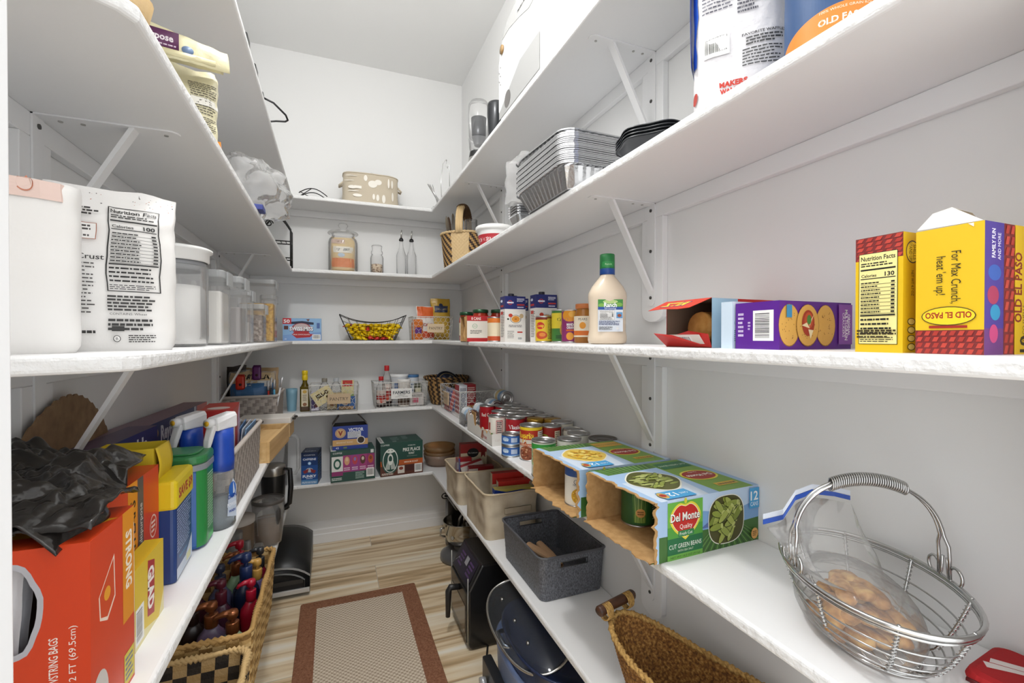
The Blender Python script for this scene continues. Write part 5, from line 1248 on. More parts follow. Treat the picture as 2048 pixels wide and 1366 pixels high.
tub('short clear container of brown mixed snacks before the pasta container', (-.262, 1.845, Z3), .075, .09, .135, CEREAL, .72)
tub('narrow container with amber contents behind the pasta container', (-.255, 2.235, Z3), .05, .11, .200, M('#8a6a3a', .5), .8)

# ------------------------------------------------------------ second lowest shelf, back
b_ = thing('oil_bottle', 'square olive oil bottle with yellow cap on the back shelf', 'bottle', (-.150, 2.915, Z4))
m = MB(); OIL = M('#6b5a12', .08, name='olive_oil', **{'Transmission Weight': .35})
m.rbox(-.026, -.026, 0, .026, .026, .145, .010, OIL, n=4, zr=.004); m.lathe([(.024, .138), (.020, .150), (.013, .165), (.012, .185), (.013, .187), (.013, .192)], OIL, n=24); m.build('glass_body', b_)
m = MB(); m.rbox(-.0255, -.0275, .004, .0255, .0275, .03, .01, '#4a3420', n=3); m.build('herb_layer', b_)
m = MB(); F = box_face(m, 'f', -.018, -.0268, .030, .018, .026, .13); F.rect(0, 0, 1, 1, '#d8ceb4'); F.ell(.5, .85, .3, .1, '#c8a24a'); F.ell(.5, .12, .3, .1, '#8a5a3a'); F.lines(.2, .3, .8, .7, 6, '#8a7a5a'); m.build('paper_label', b_)
m = MB(); m.lathe([(.0145, .180), (.016, .182), (.016, .205), (.0145, .207), (.0145, .211), (.016, .213), (.016, .234), (.014, .236), (.0001, .236)], M('#e8c81e', .35), n=28, cap=False); m.build('cap', b_)
m = MB(); m.lathe([(.024, 0), (.030, .1), (.031, .13), (.029, .13), (.0001, .005)], M('#7fa9bd', .4), n=24, cap=False); o = m.build('tumbler'); o.location = (-.222, 2.95, Z4); tag(o, 'pale blue plastic tumbler behind the olive oil bottle', 'cup')
WOODP = M('#cbb392', .7)
wire_basket('white wire basket with PANTRY plate left on the second lowest shelf', (.010, 2.915, Z4), .268, .19, .155, 'hex', rz=math.radians(-1), plate=('PANTRY', WOODP, '#4b4036'), plate_s=(.125, .058), plate_at=(.2, .48))
wire_basket('white wire grid basket with white FARMERS MARKET plate', (.392, 2.935, Z4), .325, .19, .155, 'grid', rz=math.radians(0), plate=(('FARMERS', 'MARKET', 'LOCALLY GROWN'), '#ecebe8', '#2f3a42'), plate_s=(.125, .062), plate_at=(.0, .56))
# left basket contents
small_box('yellow tilted gelatin box with red lettering in the left wire basket', (-.03, 2.868, Z4 + .055), 0, (.11, .02, .085), '#e2d3a0', lambda f: (f('f').rect(0, 0, 1, 1, '#e2d3a0'), f('f').text('JELL-O', .5, .62, .022, '#b8383a', fit=.075, fat=.05), f('f').ell(.7, .3, .1, .1, '#e2b64a')), rot=(0, -.55, 0))
small_box('purple print cookie packet standing at the left of the wire basket', (-.095, 2.90, Z4 + .006), .05, (.04, .05, .105), '#d9d4e6', lambda f: (f('f').rect(0, .1, .5, .9, '#3d2f6a'), f('f').ell(.6, .6, .3, .15, '#5a2a2f'), f('f').ell(.6, .3, .3, .15, '#6b332f')))
small_box('blue printed packet lying at the right of the PANTRY wire basket', (.075, 2.865, Z4 + .006), -.08, (.10, .02, .075), '#2f5f9e', lambda f: (f('f').ell(.45, .6, .2, .3, '#e9e6e2'), f('f').ell(.5, .6, .12, .2, '#c23a34'), f('f').rect(.1, 0, .9, .25, '#b08a5a')))
small_box('red and green seasoning packet sticking up at the basket right', (.085, 2.925, Z4 + .006), -.1, (.07, .02, .165), '#d9cf9c', lambda f: (f('f').rect(.1, .78, .9, 1, '#c2342c'), f('f').text('Taco', .5, .88, .01, '#f3e07c', fit=.03, fat=.02), f('f').rect(0, .2, 1, .5, '#9ab06a')))
small_box('brown and cream mix box in the middle of the PANTRY wire basket', (.020, 2.90, Z4 + .006), 0, (.10, .03, .095), '#c9b58a', lambda f: (f('f').ell(.3, .4, .2, .2, '#8a5a30'), f('f').rect(.5, .1, .9, .6, '#d8b455')))
for x, y, lb, c in ((-.045, 2.955, 'clear glass bottle with grey cap behind the gelatin box', '#8a8478'), (.020, 2.962, 'clear bottle with pale cap rising from the PANTRY wire basket', '#b9bcc0')):
    t = thing('clear_bottle', lb, 'bottle', (x, y, Z4 + .004)); m = MB(); m.lathe([(.028, 0), (.031, .005), (.031, .12), (.022, .145), (.013, .155), (.013, .168)], MAT_CLEARP, n=28, cap=False); m.build('bottle_body', t)
    m = MB(); m.lathe([(.0155, .160), (.0155, .180), (.0001, .180)], c, n=24, cap=False); m.build('cap', t)
# right basket contents
for x, y, h_, lb in ((.278, 2.905, .185, 'syrup bottle with red cap, shorter one in the FARMERS basket'), (.315, 2.935, .250, 'tall syrup bottle with red cap in the FARMERS basket')):
    t = thing('syrup_bottle', lb, 'bottle', (x, y, Z4 + .004)); m = MB(); r = .030
    m.lathe([(r * .9, 0), (r, .006), (r, h_ * .42)], M('#2a1512', .1), n=32, cap=False); m.lathe([(r, h_ * .42), (r, h_ * .58), (r * .8, h_ * .72), (r * .42, h_ * .84), (r * .40, h_ * .9)], MAT_CLEARP, n=32, cap=False); m.build('bottle_body', t)
    m = MB(); F = cyl_face(m, r + .0003, h_ * .12, h_ * .55, a0=-PI / 2); F.rect(.32, 0, .68, 1, '#d9c9c0'); F.rect(.32, .3, .68, .6, '#a8302c'); F.text('Syrup', .5, .75, .011, '#6d1f22', fit=.035, fat=.02); F.ell(.5, .2, .06, .15, '#c9442c'); m.build('paper_label', t)
    m = MB(); m.lathe([(r * .48, h_ * .87), (r * .5, h_ * .88), (r * .5, h_ * .99), (r * .45, h_), (.0001, h_)], M('#c2282c', .35), n=28, cap=False); m.build('cap', t)
def tubc(label, x, y, r, h_, c, lid, draw):
    t = thing('food_tub', label, 'tub', (x, y, Z4 + .004)); m = MB(); m.lathe([(r * .88, 0), (r * .9, .004), (r * .98, h_ - .012)], M(c, .35), n=32, cap=False); draw(cyl_face(m, r * .9, .01, h_ - .02, r2=r * .98)); m.build('tub_body', t)
    m = MB(); m.lathe([(r, h_ - .016), (r * 1.02, h_ - .014), (r * 1.02, h_ - .003), (r * .98, h_), (.0001, h_ - .002)], M(lid, .3), n=36, cap=False); m.build('lid', t)
tubc('white lidded tub behind, in the FARMERS wire basket', .395, 2.975, .058, .192, '#cfd2d6', '#eceded', lambda F: F.rect(.4, .2, .6, .8, '#4a6a9a'))
tubc('white round tub with fruit picture in front in the FARMERS basket', .415, 2.895, .040, .165, '#e4dfd8', '#f1efec', lambda F: (F.rect(0, .0, 1, .4, '#5b4536'), F.ell(.47, .62, .05, .15, '#3a2f2a'), F.ell(.58, .6, .06, .14, '#b8502c'), F.ell(.64, .55, .04, .1, '#6f8f3a')))
tubc('blue edged white tub at the back right of the FARMERS basket', .480, 2.985, .042, .185, '#d9dde2', '#3f6fa0', lambda F: F.lines(.3, .2, .7, .8, 5, '#6a7a8f'))
small_box('white and pink packet lying in the right of the FARMERS basket', (.49, 2.885, Z4 + .006), .1, (.085, .03, .075), '#d9d3cf', lambda f: (f('f').rect(.15, .2, .6, .6, '#c9667a'), f('f').lines(.1, .7, .9, .9, 2, '#5a5650')))
small_box('black and green tin standing at the right of the FARMERS basket', (.505, 2.925, Z4 + .006), 0, (.045, .03, .13), '#4a4d3a', lambda f: (f('f').rect(.1, .5, .9, .8, '#c9c4a8'), f('f').rect(.1, .2, .9, .4, '#8a9a5a')))
# dark braided round basket with tin
BRA = ['#a8824e', '#3a2a1c']
def braided(mb, fn, nu, nv, amp, cols, sub=4):
    mt = [M(c, .75, bump=(220, .5, .002)) for c in cols]
    wov_wall(mb, fn, nu, nv, amp, lambda cu, cv, u, v: mt[(cu + cv) % 2], sub=sub)
t = thing('braided_basket', 'round dark and tan braided basket in the far right corner', 'basket', (.690, 2.920, Z4))
m = MB(); fb = lambda u, v: ((.095 + .045 * v) * math.cos(2 * PI * u), (.095 + .045 * v) * math.sin(2 * PI * u), .004 + .165 * v)
braided(m, lambda u, v: (fb(u, v), (math.cos(2 * PI * u), math.sin(2 * PI * u), 0)), 34, 11, .009, BRA)
m.lathe([(.0001, .004), (.09, .004), (.130, .165)], M('#5a4128', .8), n=36, cap=False); m.build('woven_body', t)
m = MB(); rope(m, [(.140 * math.cos(a), .140 * math.sin(a), .172) for a in [2 * PI * k / 90 for k in range(90)]], .009, M('#9a7444', .75), twist=26, closed=True, mat2=M('#33261a', .75)); m.build('rope_rim', t)
m = MB(); m.lathe([(.0001, 0), (.078, 0), (.083, .004), (.083, .035), (.078, .039), (.070, .041), (.0001, .041)], M('#1d2436', .25, .5), n=44, cap=False); F = Face(m, lambda u, v, e: (-.07 + u, -.07 + v, .041 + e + .0004), .14, .14); F.ell(.5, .5, .46, .46, '#b49a5a'); F.ell(.5, .5, .44, .44, '#1b2338')
for k in range(7): F.ell(.5 + .25 * math.cos(k), .5 + .25 * math.sin(k), .12, .05, '#8a8a7c' if k % 2 else '#3d4a66', rot=k)
o = m.build('biscuit_tin'); o.location = (.690, 2.935, Z4 + .120); o.rotation_euler = (math.radians(58), 0, .2); tag(o, 'round dark blue decorated tin leaning in the braided basket', 'tin')
# square wire basket on the right shelf
wire_basket('white wire basket on the right shelf behind the lying cans', (.722, 2.525, Z4), .215, .47, .145, 'hex', plate=None, taper=.95)
m = MB(); m.rbox(-.0035, -.055, -.035, .0035, .055, .035, .002, WOODP, n=2, zr=.0005); F = box_face(m, 'l', -.0035, -.055, -.035, .0035, .055, .035); F.text('PANTRY', .5, .5, .016, '#6b5c4c', fit=.085)
o = m.build('name_plate'); o.location = (.608, 2.58, Z4 + .08); tag(o, 'small pale wooden plate hanging on the side of the wire basket', 'plate')
small_box('white and red packaged mix box standing in the right wire basket', (.672, 2.49, Z4 + .006), 0, (.045, .09, .158), '#d9dce2', lambda f: (f('f').lines(.1, .1, .9, .9, 16, '#4a4f5a'), f('l').rect(0, 0, 1, 1, '#b03038')))
small_box('red printed mix box beside the white one in the wire basket', (.722, 2.50, Z4 + .006), 0, (.052, .09, .160), '#a3262c', lambda f: (f('f').lines(.1, .35, .9, .92, 9, '#e8c9c0'), f('f').rect(.1, .05, .9, .28, '#c98a4a')))
small_box('blue and red striped box leaning at the aisle side of the basket', (.634, 2.62, Z4 + .006), 0, (.03, .12, .125), '#2f4f9a', lambda f: (f('f').poly([(0, 0), (.6, 0), (1, 1), (.3, 1)], '#c9392c'), f('l').text('Rice', .5, .6, .03, '#f1e6e0', fit=.07, fat=.03), f('l').rect(0, 0, 1, .3, '#b8343a')), rot=(0, .12, 0))

# ------------------------------------------------------------ second lowest shelf, left side
def trash_box(label, y0, y1, x0, x1, h_, hole, txt):
    t = thing('trash_bag_box', label, 'box', ((x0 + x1) / 2, (y0 + y1) / 2, Z4), 0); a, b = (x1 - x0) / 2, (y1 - y0) / 2; m = MB(); e = (-a, -b, 0, a, b, h_); OR = M('#d4431c', .38)
    if not hole: m.box(*e, OR)
    else:
        m.box(*e, OR, skip='f'); m.box(-a + .001, -b + .001, .001, a - .001, b - .001, h_ - .001, M('#a89a8a', .8), skip='f')
        # front panel with a torn mouth
        H = []; n = 36; ca_ = math.atan2(h_ / 2, a); AN = sorted([2 * PI * k / 32 for k in range(32)] + [ca_, PI - ca_, PI + ca_, 2 * PI - ca_])
        for k in range(n):
            an = AN[k]; q = 1 + .16 * nz(math.cos(an) * 2, math.sin(an) * 2, 4) ; H.append((.040 + .026 * q * math.cos(an), .155 + .046 * q * math.sin(an)))
        out = []
        for k in range(n):
            an = AN[k]; c_, s_ = math.cos(an), math.sin(an); sc = min((a) / max(abs(c_), 1e-6), (h_ / 2) / max(abs(s_), 1e-6)); out.append((c_ * sc, h_ / 2 + s_ * sc))
        mid = [((H[k][0] + .005 * math.cos(AN[k])), (H[k][1] + .006 * math.sin(AN[k]))) for k in range(n)]
        pts = [(x, -b, z) for x, z in H] + [(x, -b, z) for x, z in mid] + [(x, -b, z) for x, z in out]
        m.add(pts, [(k, (k + 1) % n, n + (k + 1) % n, n + k) for k in range(n)], M('#b9b9bf', .4)); m.add(pts, [(n + k, n + (k + 1) % n, 2 * n + (k + 1) % n, 2 * n + k) for k in range(n)], OR)
        F = box_face(m, 'f', *e)
        F.lines(.70, .06, .92, .1, 1, '#f1e6dc')
        F.text('13 GAL KITCHEN DRAWSTRING BAGS', .86, .30, .0075, '#f4e9e0', rot=90, fit=.115, fat=.01); F.text('2 FT 3-3/4 IN x 2 FT (69.5cm)', .93, .32, .006, '#f4e9e0', rot=90, fit=.125)
    F = box_face(m, 'r', *e)
    if hole:
        F.poly([(.16, .68), (.50, .83), (.52, .60), (.34, .52), (.18, .56)], '#f0d9c8'); F.poly([(.18, .68), (.48, .81), (.50, .61), (.34, .54), (.20, .57)], '#cf4a20'); F.ell(.34, .66, .07, .035, '#e8a028')
        F.rect(.70, .38, 1, 1, '#e2911c'); F.text('STRONG', .86, .72, .017, '#f6ead8', rot=-90, fit=.07, fat=.04); F.rect(.99, 0, 1.0, .9, '#e9e3dc')
        F.ell(.18, .18, .17, .13, '#cfc9c4'); F.ell(.18, .16, .09, .07, '#c9512c'); F.rect(.72, .02, .98, .20, '#d8c84a'); F.lines(.75, .04, .95, .18, 5, '#5a6a8f')
        T = box_face(m, 't', *e); T.poly([(0, .30), (.86, .30), (1, .62), (0, .62)], '#e2a01c'); T.text('STRONG', .42, .46, .020, '#f4e6cf', rot=180, fit=.09, fat=.03); T.rect(.30, .8, .66, .95, '#2f2a6a'); T.text('Hefty', .48, .875, .011, '#f3eeee', fit=.05)
    else:
        F.rect(.42, .22, .58, 1, '#e2911c'); F.text('EASYFLAPS', .5, .60, .018, '#2a1a12', rot=90, fit=.115, fat=.03); F.rect(.585, .22, .69, 1, '#5a524e'); F.text('30G Multipurpose', .64, .56, .011, '#e8e0d8', rot=90, fit=.105)
        F.ell(.88, .55, .07, .09, '#e8c9b8'); F.ell(.88, .55, .06, .078, '#cf4a20'); F.lines(.84, .5, .92, .6, 3, '#f0ddd0')
        T = box_face(m, 't', *e); T.lines(.5, .3, .95, .6, 4, '#e8a58a')
    m.build('carton', t, bevel=.001)
    if hole:
        m = MB(); n = 14
        for i, c in enumerate(('#d8d8dc', '#c9c9cf')):
            m.smooth = True; m.grid(lambda u, v: (-.012 + .050 * u + .014 * v, -b + .012 + .016 * i + .012 * nz(u * 4, v * 4, i), .03 + .165 * v - .05 * u * (1 - v)), 16, 16, M(c, .3, bump=(20, .4, .01)))
        m.build('bag_liner', t)
    return t
trash_box('orange drawstring trash bag box with torn front, nearest on the left', .600, .712, -.452, -.235, .216, True, '')
trash_box('orange easy flap trash bag box behind the torn one', .728, .944, -.455, -.277, .212, False, '')
# yellow storage bag box
mb, face, fin = carton('storage_bag_box', 'slim yellow storage bag box standing against the orange boxes', 'box', (-.2615, .8135, Z4), 0, (.024, .112, .112), '#e2c22c')
F = face('r'); F.poly([(0, .2), (.8, 0), (1, .3), (1, 0), (0, 0)], '#e9dfa8'); F.poly([(.40, .22), (.64, .16), (.66, .86), (.42, .94)], '#b02a30'); F.text('GLAD', .53, .55, .022, '#fbf4ec', rot=-90, fit=.062, fat=.05); F.barcode(.02, .05, .28, .5, n=14, vert=False); fin()
# big brown card flap at the wall
t = thing('torn_box_lid', 'torn brown cardboard lid standing at the wall above the black bag', 'cardboard', (-.449, 1.03, Z4))
m = MB(); n = 46; pts = []
prof_ = lambda u: .215 + .105 * math.sin(PI * min(1, max(0, u))) ** .7 + .006 * abs(math.sin(u * 46)) 
for i in range(n + 1):
    u = i / n; y = -.16 + .38 * u; pts += [(.004 * math.sin(u * 5), y, 0), (.010 * math.sin(u * 3 + 1), y, prof_(u))]
m.add(pts, [(2 * i, 2 * i + 2, 2 * i + 3, 2 * i + 1) for i in range(n)], ramp_mat('brown_card', [(0.3, '#7d6249'), (0.7, '#957859')], tscale=40, rough=.9)); m.build('cardboard_panel', t, solid=.003)
# black bag draped over the orange boxes
t = thing('black_trash_bag', 'crumpled black plastic trash bag draped over the orange boxes', 'bag', (-.34, .80, 1.075))
m = MB(); m.smooth = True
BKF = M('#211e1c', .2, name='black_film', bump=(14, .5, .015))
def drape(u, v):
    x = -.110 + .200 * u - .035 * v; y = -.205 + .335 * v
    r = abs(nz(x * 16, y * 11, 1)) * .045 + abs(nz(x * 34, y * 26, 5)) * .022 + .010 * nz(x * 70, y * 60, 2)
    edge = min(u, 1 - u, v, 1 - v); z = .010 + .030 * math.sin(PI * min(1, max(0, v * 1.05))) * (1 - .75 * u) + r * min(1, edge * 6)
    x2 = x + .022 * nz(y * 12, 3, 1) * (u > .5); z -= .030 * max(0, u - .82) / .18 * (1 if v < .62 else .3)
    return (x2 - .09 * max(0, v - .55) * 0, y + .02 * nz(x * 14, 7, 2), z + .012 * (1 if True else 0))
m.grid(drape, 70, 90, BKF)
m.build('black_film', t, solid=.0015)
m = MB(); m.smooth = True
m.grid(lambda u, v: (-.03 + .135 * u + .03 * v * (1 - u), -.197 + .13 * v + .015 * nz(u * 3, v * 3, 8), .002 + .030 * math.sin(PI * (v * .8 + .1)) * (1 - .3 * u) + .014 * abs(nz(u * 6, v * 5, 2))), 30, 16, BKF); m.build('loose_fold', t, solid=.0015)
# foil and wrap boxes
t = thing('wrap_box', 'long blue and pink plastic wrap box propped against the left wall', 'box', (-.425, 1.43, Z4 + .19), 0, rot=(math.radians(0), 0, math.radians(-3)))
e = (-.032, -.30, -.028, .032, .30, .032); m = MB(); m.box(*e, '#47507e'); F = box_face(m, 'r', *e); F.rect(0, 0, 1, 1, '#3c4674'); F.rect(.84, 0, 1, 1, '#c46a6a'); F.rect(.80, 0, .83, 1, '#b9c0d0'); F.text('Reynolds Wrap', .60, .5, .036, '#e6e8f2', fit=.24, fat=.04); F.ell(.33, .55, .045, .3, '#cfa54a'); F.text('50', .33, .5, .018, '#3a3a55', fit=.03)
T = box_face(m, 't', *e, rot=0); T.rect(0, 0, 1, 1, '#8a6f7c'); box_face(m, 'k', *e).rect(0, 0, 1, 1, '#c97a74'); m.build('carton', t)
for k in range(1):
    mb, face, fin = carton('aluminium_foil_box', 'dark blue foil box lying in front of the plastic wrap box', 'box', (-.41, 1.125, Z4 + .172), math.radians(-3), (.055, .30, .055), '#1d3470')
    F = face('r'); F.text('Reynolds', .55, .5, .030, '#e9ecf4', fit=.16, fat=.04); F = face('f'); F.rect(0, 0, 1, 1, '#1d3470'); face('t').rect(0, 0, 1, 1, '#5a4a66'); fin()
mb, face, fin = carton('foil_box', 'plain brown box behind the open yellow box, under the foil box', 'box', (-.420, 1.00, Z4), 0, (.05, .40, .17), '#5b5048'); fin()
# yellow open storage box and blue detergent bag box
t = thing('storage_bag_box', 'open yellow storage bag box with curled cut top, behind the orange boxes', 'box', (-.335, 1.000, Z4)); m = MB(); e = (-.045, -.035, 0, .045, .035, .235); m.box(*e, '#dcc12e', skip='t'); F = box_face(m, 'r', *e); F.rect(0, .0, 1, .55, '#e6dcae'); F.text('GLAD', .45, .86, .009, '#a83a2c', fit=.03, fat=.02); F.lines(.45, .6, .95, .8, 5, '#a5823a'); F.rect(.1, .35, .5, .62, '#e9e9e6')
m.build('carton', t); m = MB(); m.grid(lambda u, v: (.048 + .006 * math.sin(PI * v), -.035 + .07 * u, .17 + .065 * v), 6, 8, '#d9b92a'); m.build('curled_flap', t, solid=.001)
t = thing('detergent_box', 'dark blue detergent box with yellow SAVE flap over its top', 'box', (-.272, 1.0, Z4), math.radians(2))
e = (-.016, -.052, 0, .016, .066, .158); m = MB(); m.rbox(*e, .008, M('#23407c', .35), n=3, zr=.003); F = box_face(m, 'r', *e); F.rect(.05, .02, .95, .14, '#cfd6e4'); F.text('Platinum', .5, .88, .011, '#e3c98a', rot=0, fit=.07); F.lines(.08, .3, .92, .8, 16, '#b9c6e6', fill=.4); F.text('fresh scent', .4, .24, .006, '#5fb4e0', fit=.05); F.poly([(.1, .02), (.95, .02), (.95, .3), (.5, .12)], '#c9d3e2'); F.rect(.6, .05, .85, .14, '#d9d7a8'); m.build('carton', t)
m = MB(); m.rbox(-.0185, -.0545, .128, .0185, .0685, .180, .009, M('#e3c91e', .4), n=3, zr=.006); F = box_face(m, 'r', -.0185, -.0545, .128, .0185, .0685, .180); F.text('SAVE $9', .5, .5, .017, '#b3282c', fit=.095, fat=.04); m.build('yellow_flap', t)
# green lidded tub
t = thing('detergent_tub', 'blue and green detergent tub with green lid on the left shelf', 'tub', (-.300, 1.128, Z4))
m = MB(); m.rbox(-.058, -.052, 0, .058, .052, .165, .03, M('#2d62a8', .25), n=8, zr=.01)
P = rr_path(-.058, -.052, .058, .052, .03)
def tubf(u, v, e): q = P(.02 + u / .46); return (q[0] + q[2] * (e + .0003), q[1] + q[3] * (e + .0003), .012 + v)
G2 = M('#2f8a45', .3); pts = []; fs = []; N = 40
for i in range(N + 1):
    q = P(.19 + .40 * i / N); pts += [(q[0] + q[2] * .0004, q[1] + q[3] * .0004, .006), (q[0] + q[2] * .0004, q[1] + q[3] * .0004, .160)]
m.add(pts, [(2 * i, 2 * i + 2, 2 * i + 3, 2 * i + 1) for i in range(N)], G2)
F = box_face(m, 'r', -.058, -.022, .0, .0585, .030, .155); F.lines(.05, .2, .95, .95, 20, '#bfe0c4', fill=.4); F.rect(.1, .04, .9, .12, '#56b86a'); m.build('tub_body', t)
m = MB(); m.rbox(-.0605, -.0545, .160, .0605, .0545, .172, .032, film_mat('frosted_lid', '#f3f5f6'), n=8, zr=.001); m.build('clear_collar', t)
m = MB(); m.rbox(-.060, -.054, .172, .060, .054, .190, .032, M('#357f4a', .35), n=8, zr=.005); m.rbox(-.044, -.038, .190, .044, .038, .194, .02, M('#357f4a', .35), n=6, zr=.002); m.build('lid', t)
# spray bottles
def spray(label, x, y, rz):
    t = thing('spray_bottle', label, 'bottle', (x, y, Z4), rz)
    def sec(rx, ry, z, n=32): return [(rx * math.cos(2 * PI * k / n), ry * math.sin(2 * PI * k / n), z) for k in range(n)]
    m = MB(); m.smooth = True; m.loft([sec(.028, .017, 0), sec(.032, .020, .004), sec(.033, .021, .03), sec(.027, .018, .075), sec(.030, .020, .115), sec(.026, .019, .135)], MAT_CLEARP, cap=True); m.loft([sec(.031, .019, .004), sec(.032, .020, .03), sec(.0262, .0172, .07)], film_mat('pale_soap', '#dfe8ef', clear=.8, rough=.2, white=.3), cap=True); m.build('clear_bottle', t)
    m = MB(); F = Face(m, lambda u, v, e: Vector((.014 - u * 0 - .028 + u, -.0225 - e * 2 + .4 * (u - .014) ** 2 * 10, .02 + v)), .028, .09); F.poly([(0, .1), (1, 0), (1, .8), (.6, 1), (.1, .6)], '#c8d4e6'); F.ell(.55, .72, .4, .2, '#2a62b8'); F.text('DAWN', .55, .56, .009, '#1e3f96', fit=.026, fat=.03); F.text('POWER', .5, .36, .008, '#e9eef8', fit=.028, fat=.04); F.text('WASH', .5, .2, .006, '#1e3f96', fit=.02, fat=.03); m.build('printed_label', t)
    m = MB(); m.smooth = True; m.loft([sec(.0265, .0195, .128), sec(.027, .020, .15), sec(.025, .019, .2), sec(.026, .018, .222)], M('#1f49b0', .3), cap=True); m.smooth = False
    F = Face(m, lambda u, v, e: Vector((.0205 + e, -.012 + u, .150 + v)), .022, .055); F.rect(0, 0, 1, 1, '#4f8fd8'); F.text('5X', .5, .65, .010, '#ffffff', fit=.017, fat=.04); F.text('LESS', .5, .3, .005, '#ffffff', fit=.016); m.build('blue_collar', t)
    m = MB(); m.loft([[(-.030, -.014, .222), (.030, -.014, .222), (.030, .014, .222), (-.030, .014, .222)], [(-.032, -.016, .240), (.028, -.015, .250), (.028, .015, .250), (-.032, .016, .240)], [(-.030, -.012, .252), (.026, -.012, .258), (.026, .012, .258), (-.030, .012, .252)]], M('#e8e8ea', .35), cap=True); m.build('spray_head', t, bevel=.003)
    m = MB(); m.loft([[(-.036, -.009, .236), (-.024, -.009, .236), (-.024, .009, .236), (-.036, .009, .236)], [(-.048, -.008, .205), (-.038, -.008, .20), (-.038, .008, .20), (-.048, .008, .205)], [(-.052, -.006, .178), (-.047, -.006, .176), (-.047, .006, .176), (-.052, .006, .178)]], M('#dededf', .4), cap=True); m.build('trigger', t, bevel=.003)
    m = MB(); m.tube([(-.030, 0, .241), (-.046, 0, .241)], [.0105, .0095], M('#e2e2e4', .4), n=20); m.tube([(-.0462, 0, .241), (-.0478, 0, .241)], .0055, '#d9a81e', n=16); m.build('nozzle', t)
spray('blue and white spray bottle nearest the shelf edge, before the woven basket', -.232, 1.200, math.radians(62))
spray('blue and white spray bottle behind the green lidded tub', -.300, 1.235, math.radians(58))
# grey woven basket with a red box and papers
MAT_GW = [M(c, .85, bump=(150, .6, .002)) for c in ('#a89f98', '#8f8680', '#bab1a9')]
def grey_basket(label, loc, w_, d_, h_, slot=False, rz=0):
    t = thing('woven_storage_basket', label, 'basket', loc, rz); m = MB()
    fo = basket_fn(w_ * .96, d_ * .97, w_, d_, h_, .02, .003)
    nu = int(2 * (w_ + d_) / .017); wov_wall(m, fo, nu, int(h_ / .014), .0035, lambda cu, cv, u, v: MAT_GW[(cu * 2 + cv) % 3], sub=3)
    fi = basket_fn(w_ * .96 - .012, d_ * .97 - .012, w_ - .012, d_ - .012, h_, .016, .004); P_ = []
    m.grid(lambda u, v: fi(1 - u, v)[0], 60, 4, MAT_GW[1]); m.rbox(-w_ * .475, -d_ * .48, .0, w_ * .475, d_ * .48, .004, .02, MAT_GW[1], zr=.001); m.build('woven_body', t)
    m = MB(); P = rr_path(-w_ / 2, -d_ / 2, w_ / 2, d_ / 2, .02); m.tube([(P(i / 80)[0], P(i / 80)[1], h_ + .003) for i in range(80)], .0065, MAT_GW[2], n=8, closed=True); m.build('rim', t); return t
grey_basket('grey woven rectangular basket at the left shelf edge with a red box', (-.338, 1.478, Z4), .235, .475, .150)
mb, face, fin = carton('snack_box', 'red snack box standing in the grey woven basket', 'box', (-.285, 1.450, Z4 + .008), math.radians(4), (.075, .16, .232), '#b02320'); F = face('f'); F.ell(.5, .88, .35, .05, '#e8ddd6'); F.text('Snacks', .5, .88, .008, '#b02320', fit=.035); F.ell(.5, .45, .4, .2, '#d98a3a'); F.ell(.55, .5, .25, .12, '#e0b04a')
F = face('r'); F.poly([(.5, 0), (1, 0), (1, 1), (.7, .9)], '#c9a6c0'); F.rect(.0, .0, .25, .8, '#e3d9dc'); F = face('t'); F.rect(0, 0, 1, 1, '#c23a34'); F.ell(.5, .3, .35, .16, '#e6dad4'); fin()
for k in range(5):
    m = MB(); m.rbox(-.0015, -.09, 0, .0015, .09, .15, .001, ['#8fb4dc', '#e3e8f0', '#6d97cc', '#dfe6f0', '#7fa6d6'][k], n=2, zr=.0005); o = m.build('flat_pouch'); o.location = (-.252 - .012 * k, 1.60 + .004 * k, Z4 + .014); o.rotation_euler = (0, .12, .03 * k)
    tag(o, 'flat blue or white pouch filed at the far end of the grey basket', 'pouch', 'flat pouches filed in the grey basket')
# bamboo organiser hanging over the edge, with a small white box behind
MAT_BAM = ramp_mat('bamboo', [(0.3, '#c99f66'), (0.6, '#dbb67e'), (0.8, '#e6c796')], scale=(14, 1, 14), tscale=3, rough=.5)
t = thing('bamboo_drawer_organiser', 'bamboo organiser tray overhanging the left shelf edge', 'tray', (-.245, 1.935, Z4), math.radians(-5)); L_ = .36
m = MB(); m.box(-.13, -L_ / 2, 0, .06, L_ / 2, .006, MAT_BAM); m.build('base_board', t)
for x0, y0, x1, y1, nm in ((-.13, -L_ / 2, -.12, L_ / 2, 'side_board'), (.050, -L_ / 2, .060, L_ / 2, 'side_board'), (-.12, -L_ / 2, .05, -L_ / 2 + .01, 'end_board'), (-.12, L_ / 2 - .01, .05, L_ / 2, 'end_board'), (-.12, -.05, .05, -.042, 'divider'), (-.035, -.042, -.028, L_ / 2 - .01, 'divider')):
    m = MB(); m.box(x0, y0, .006, x1, y1, .072 if nm != 'divider' else .06, MAT_BAM); m.build(nm, t, bevel=.001)
m = MB(); m.box(-.12, -L_ / 2 + .012, .066, .05, .06, .071, MAT_BAM); m.build('sliding_lid', t, bevel=.001)
t = thing('small_chest', 'small white wooden chest with dark metal knobs behind the bamboo tray', 'box', (-.250, 2.205, Z4), math.radians(-4))
m = MB(); m.rbox(-.11, -.06, .006, .085, .06, .066, .004, M('#c9a878', .6), n=2); m.build('chest_body', t); m = MB(); m.rbox(-.115, -.065, .066, .090, .065, .090, .004, M('#ded9d2', .5), n=2); ld = m.build('chest_lid', t)
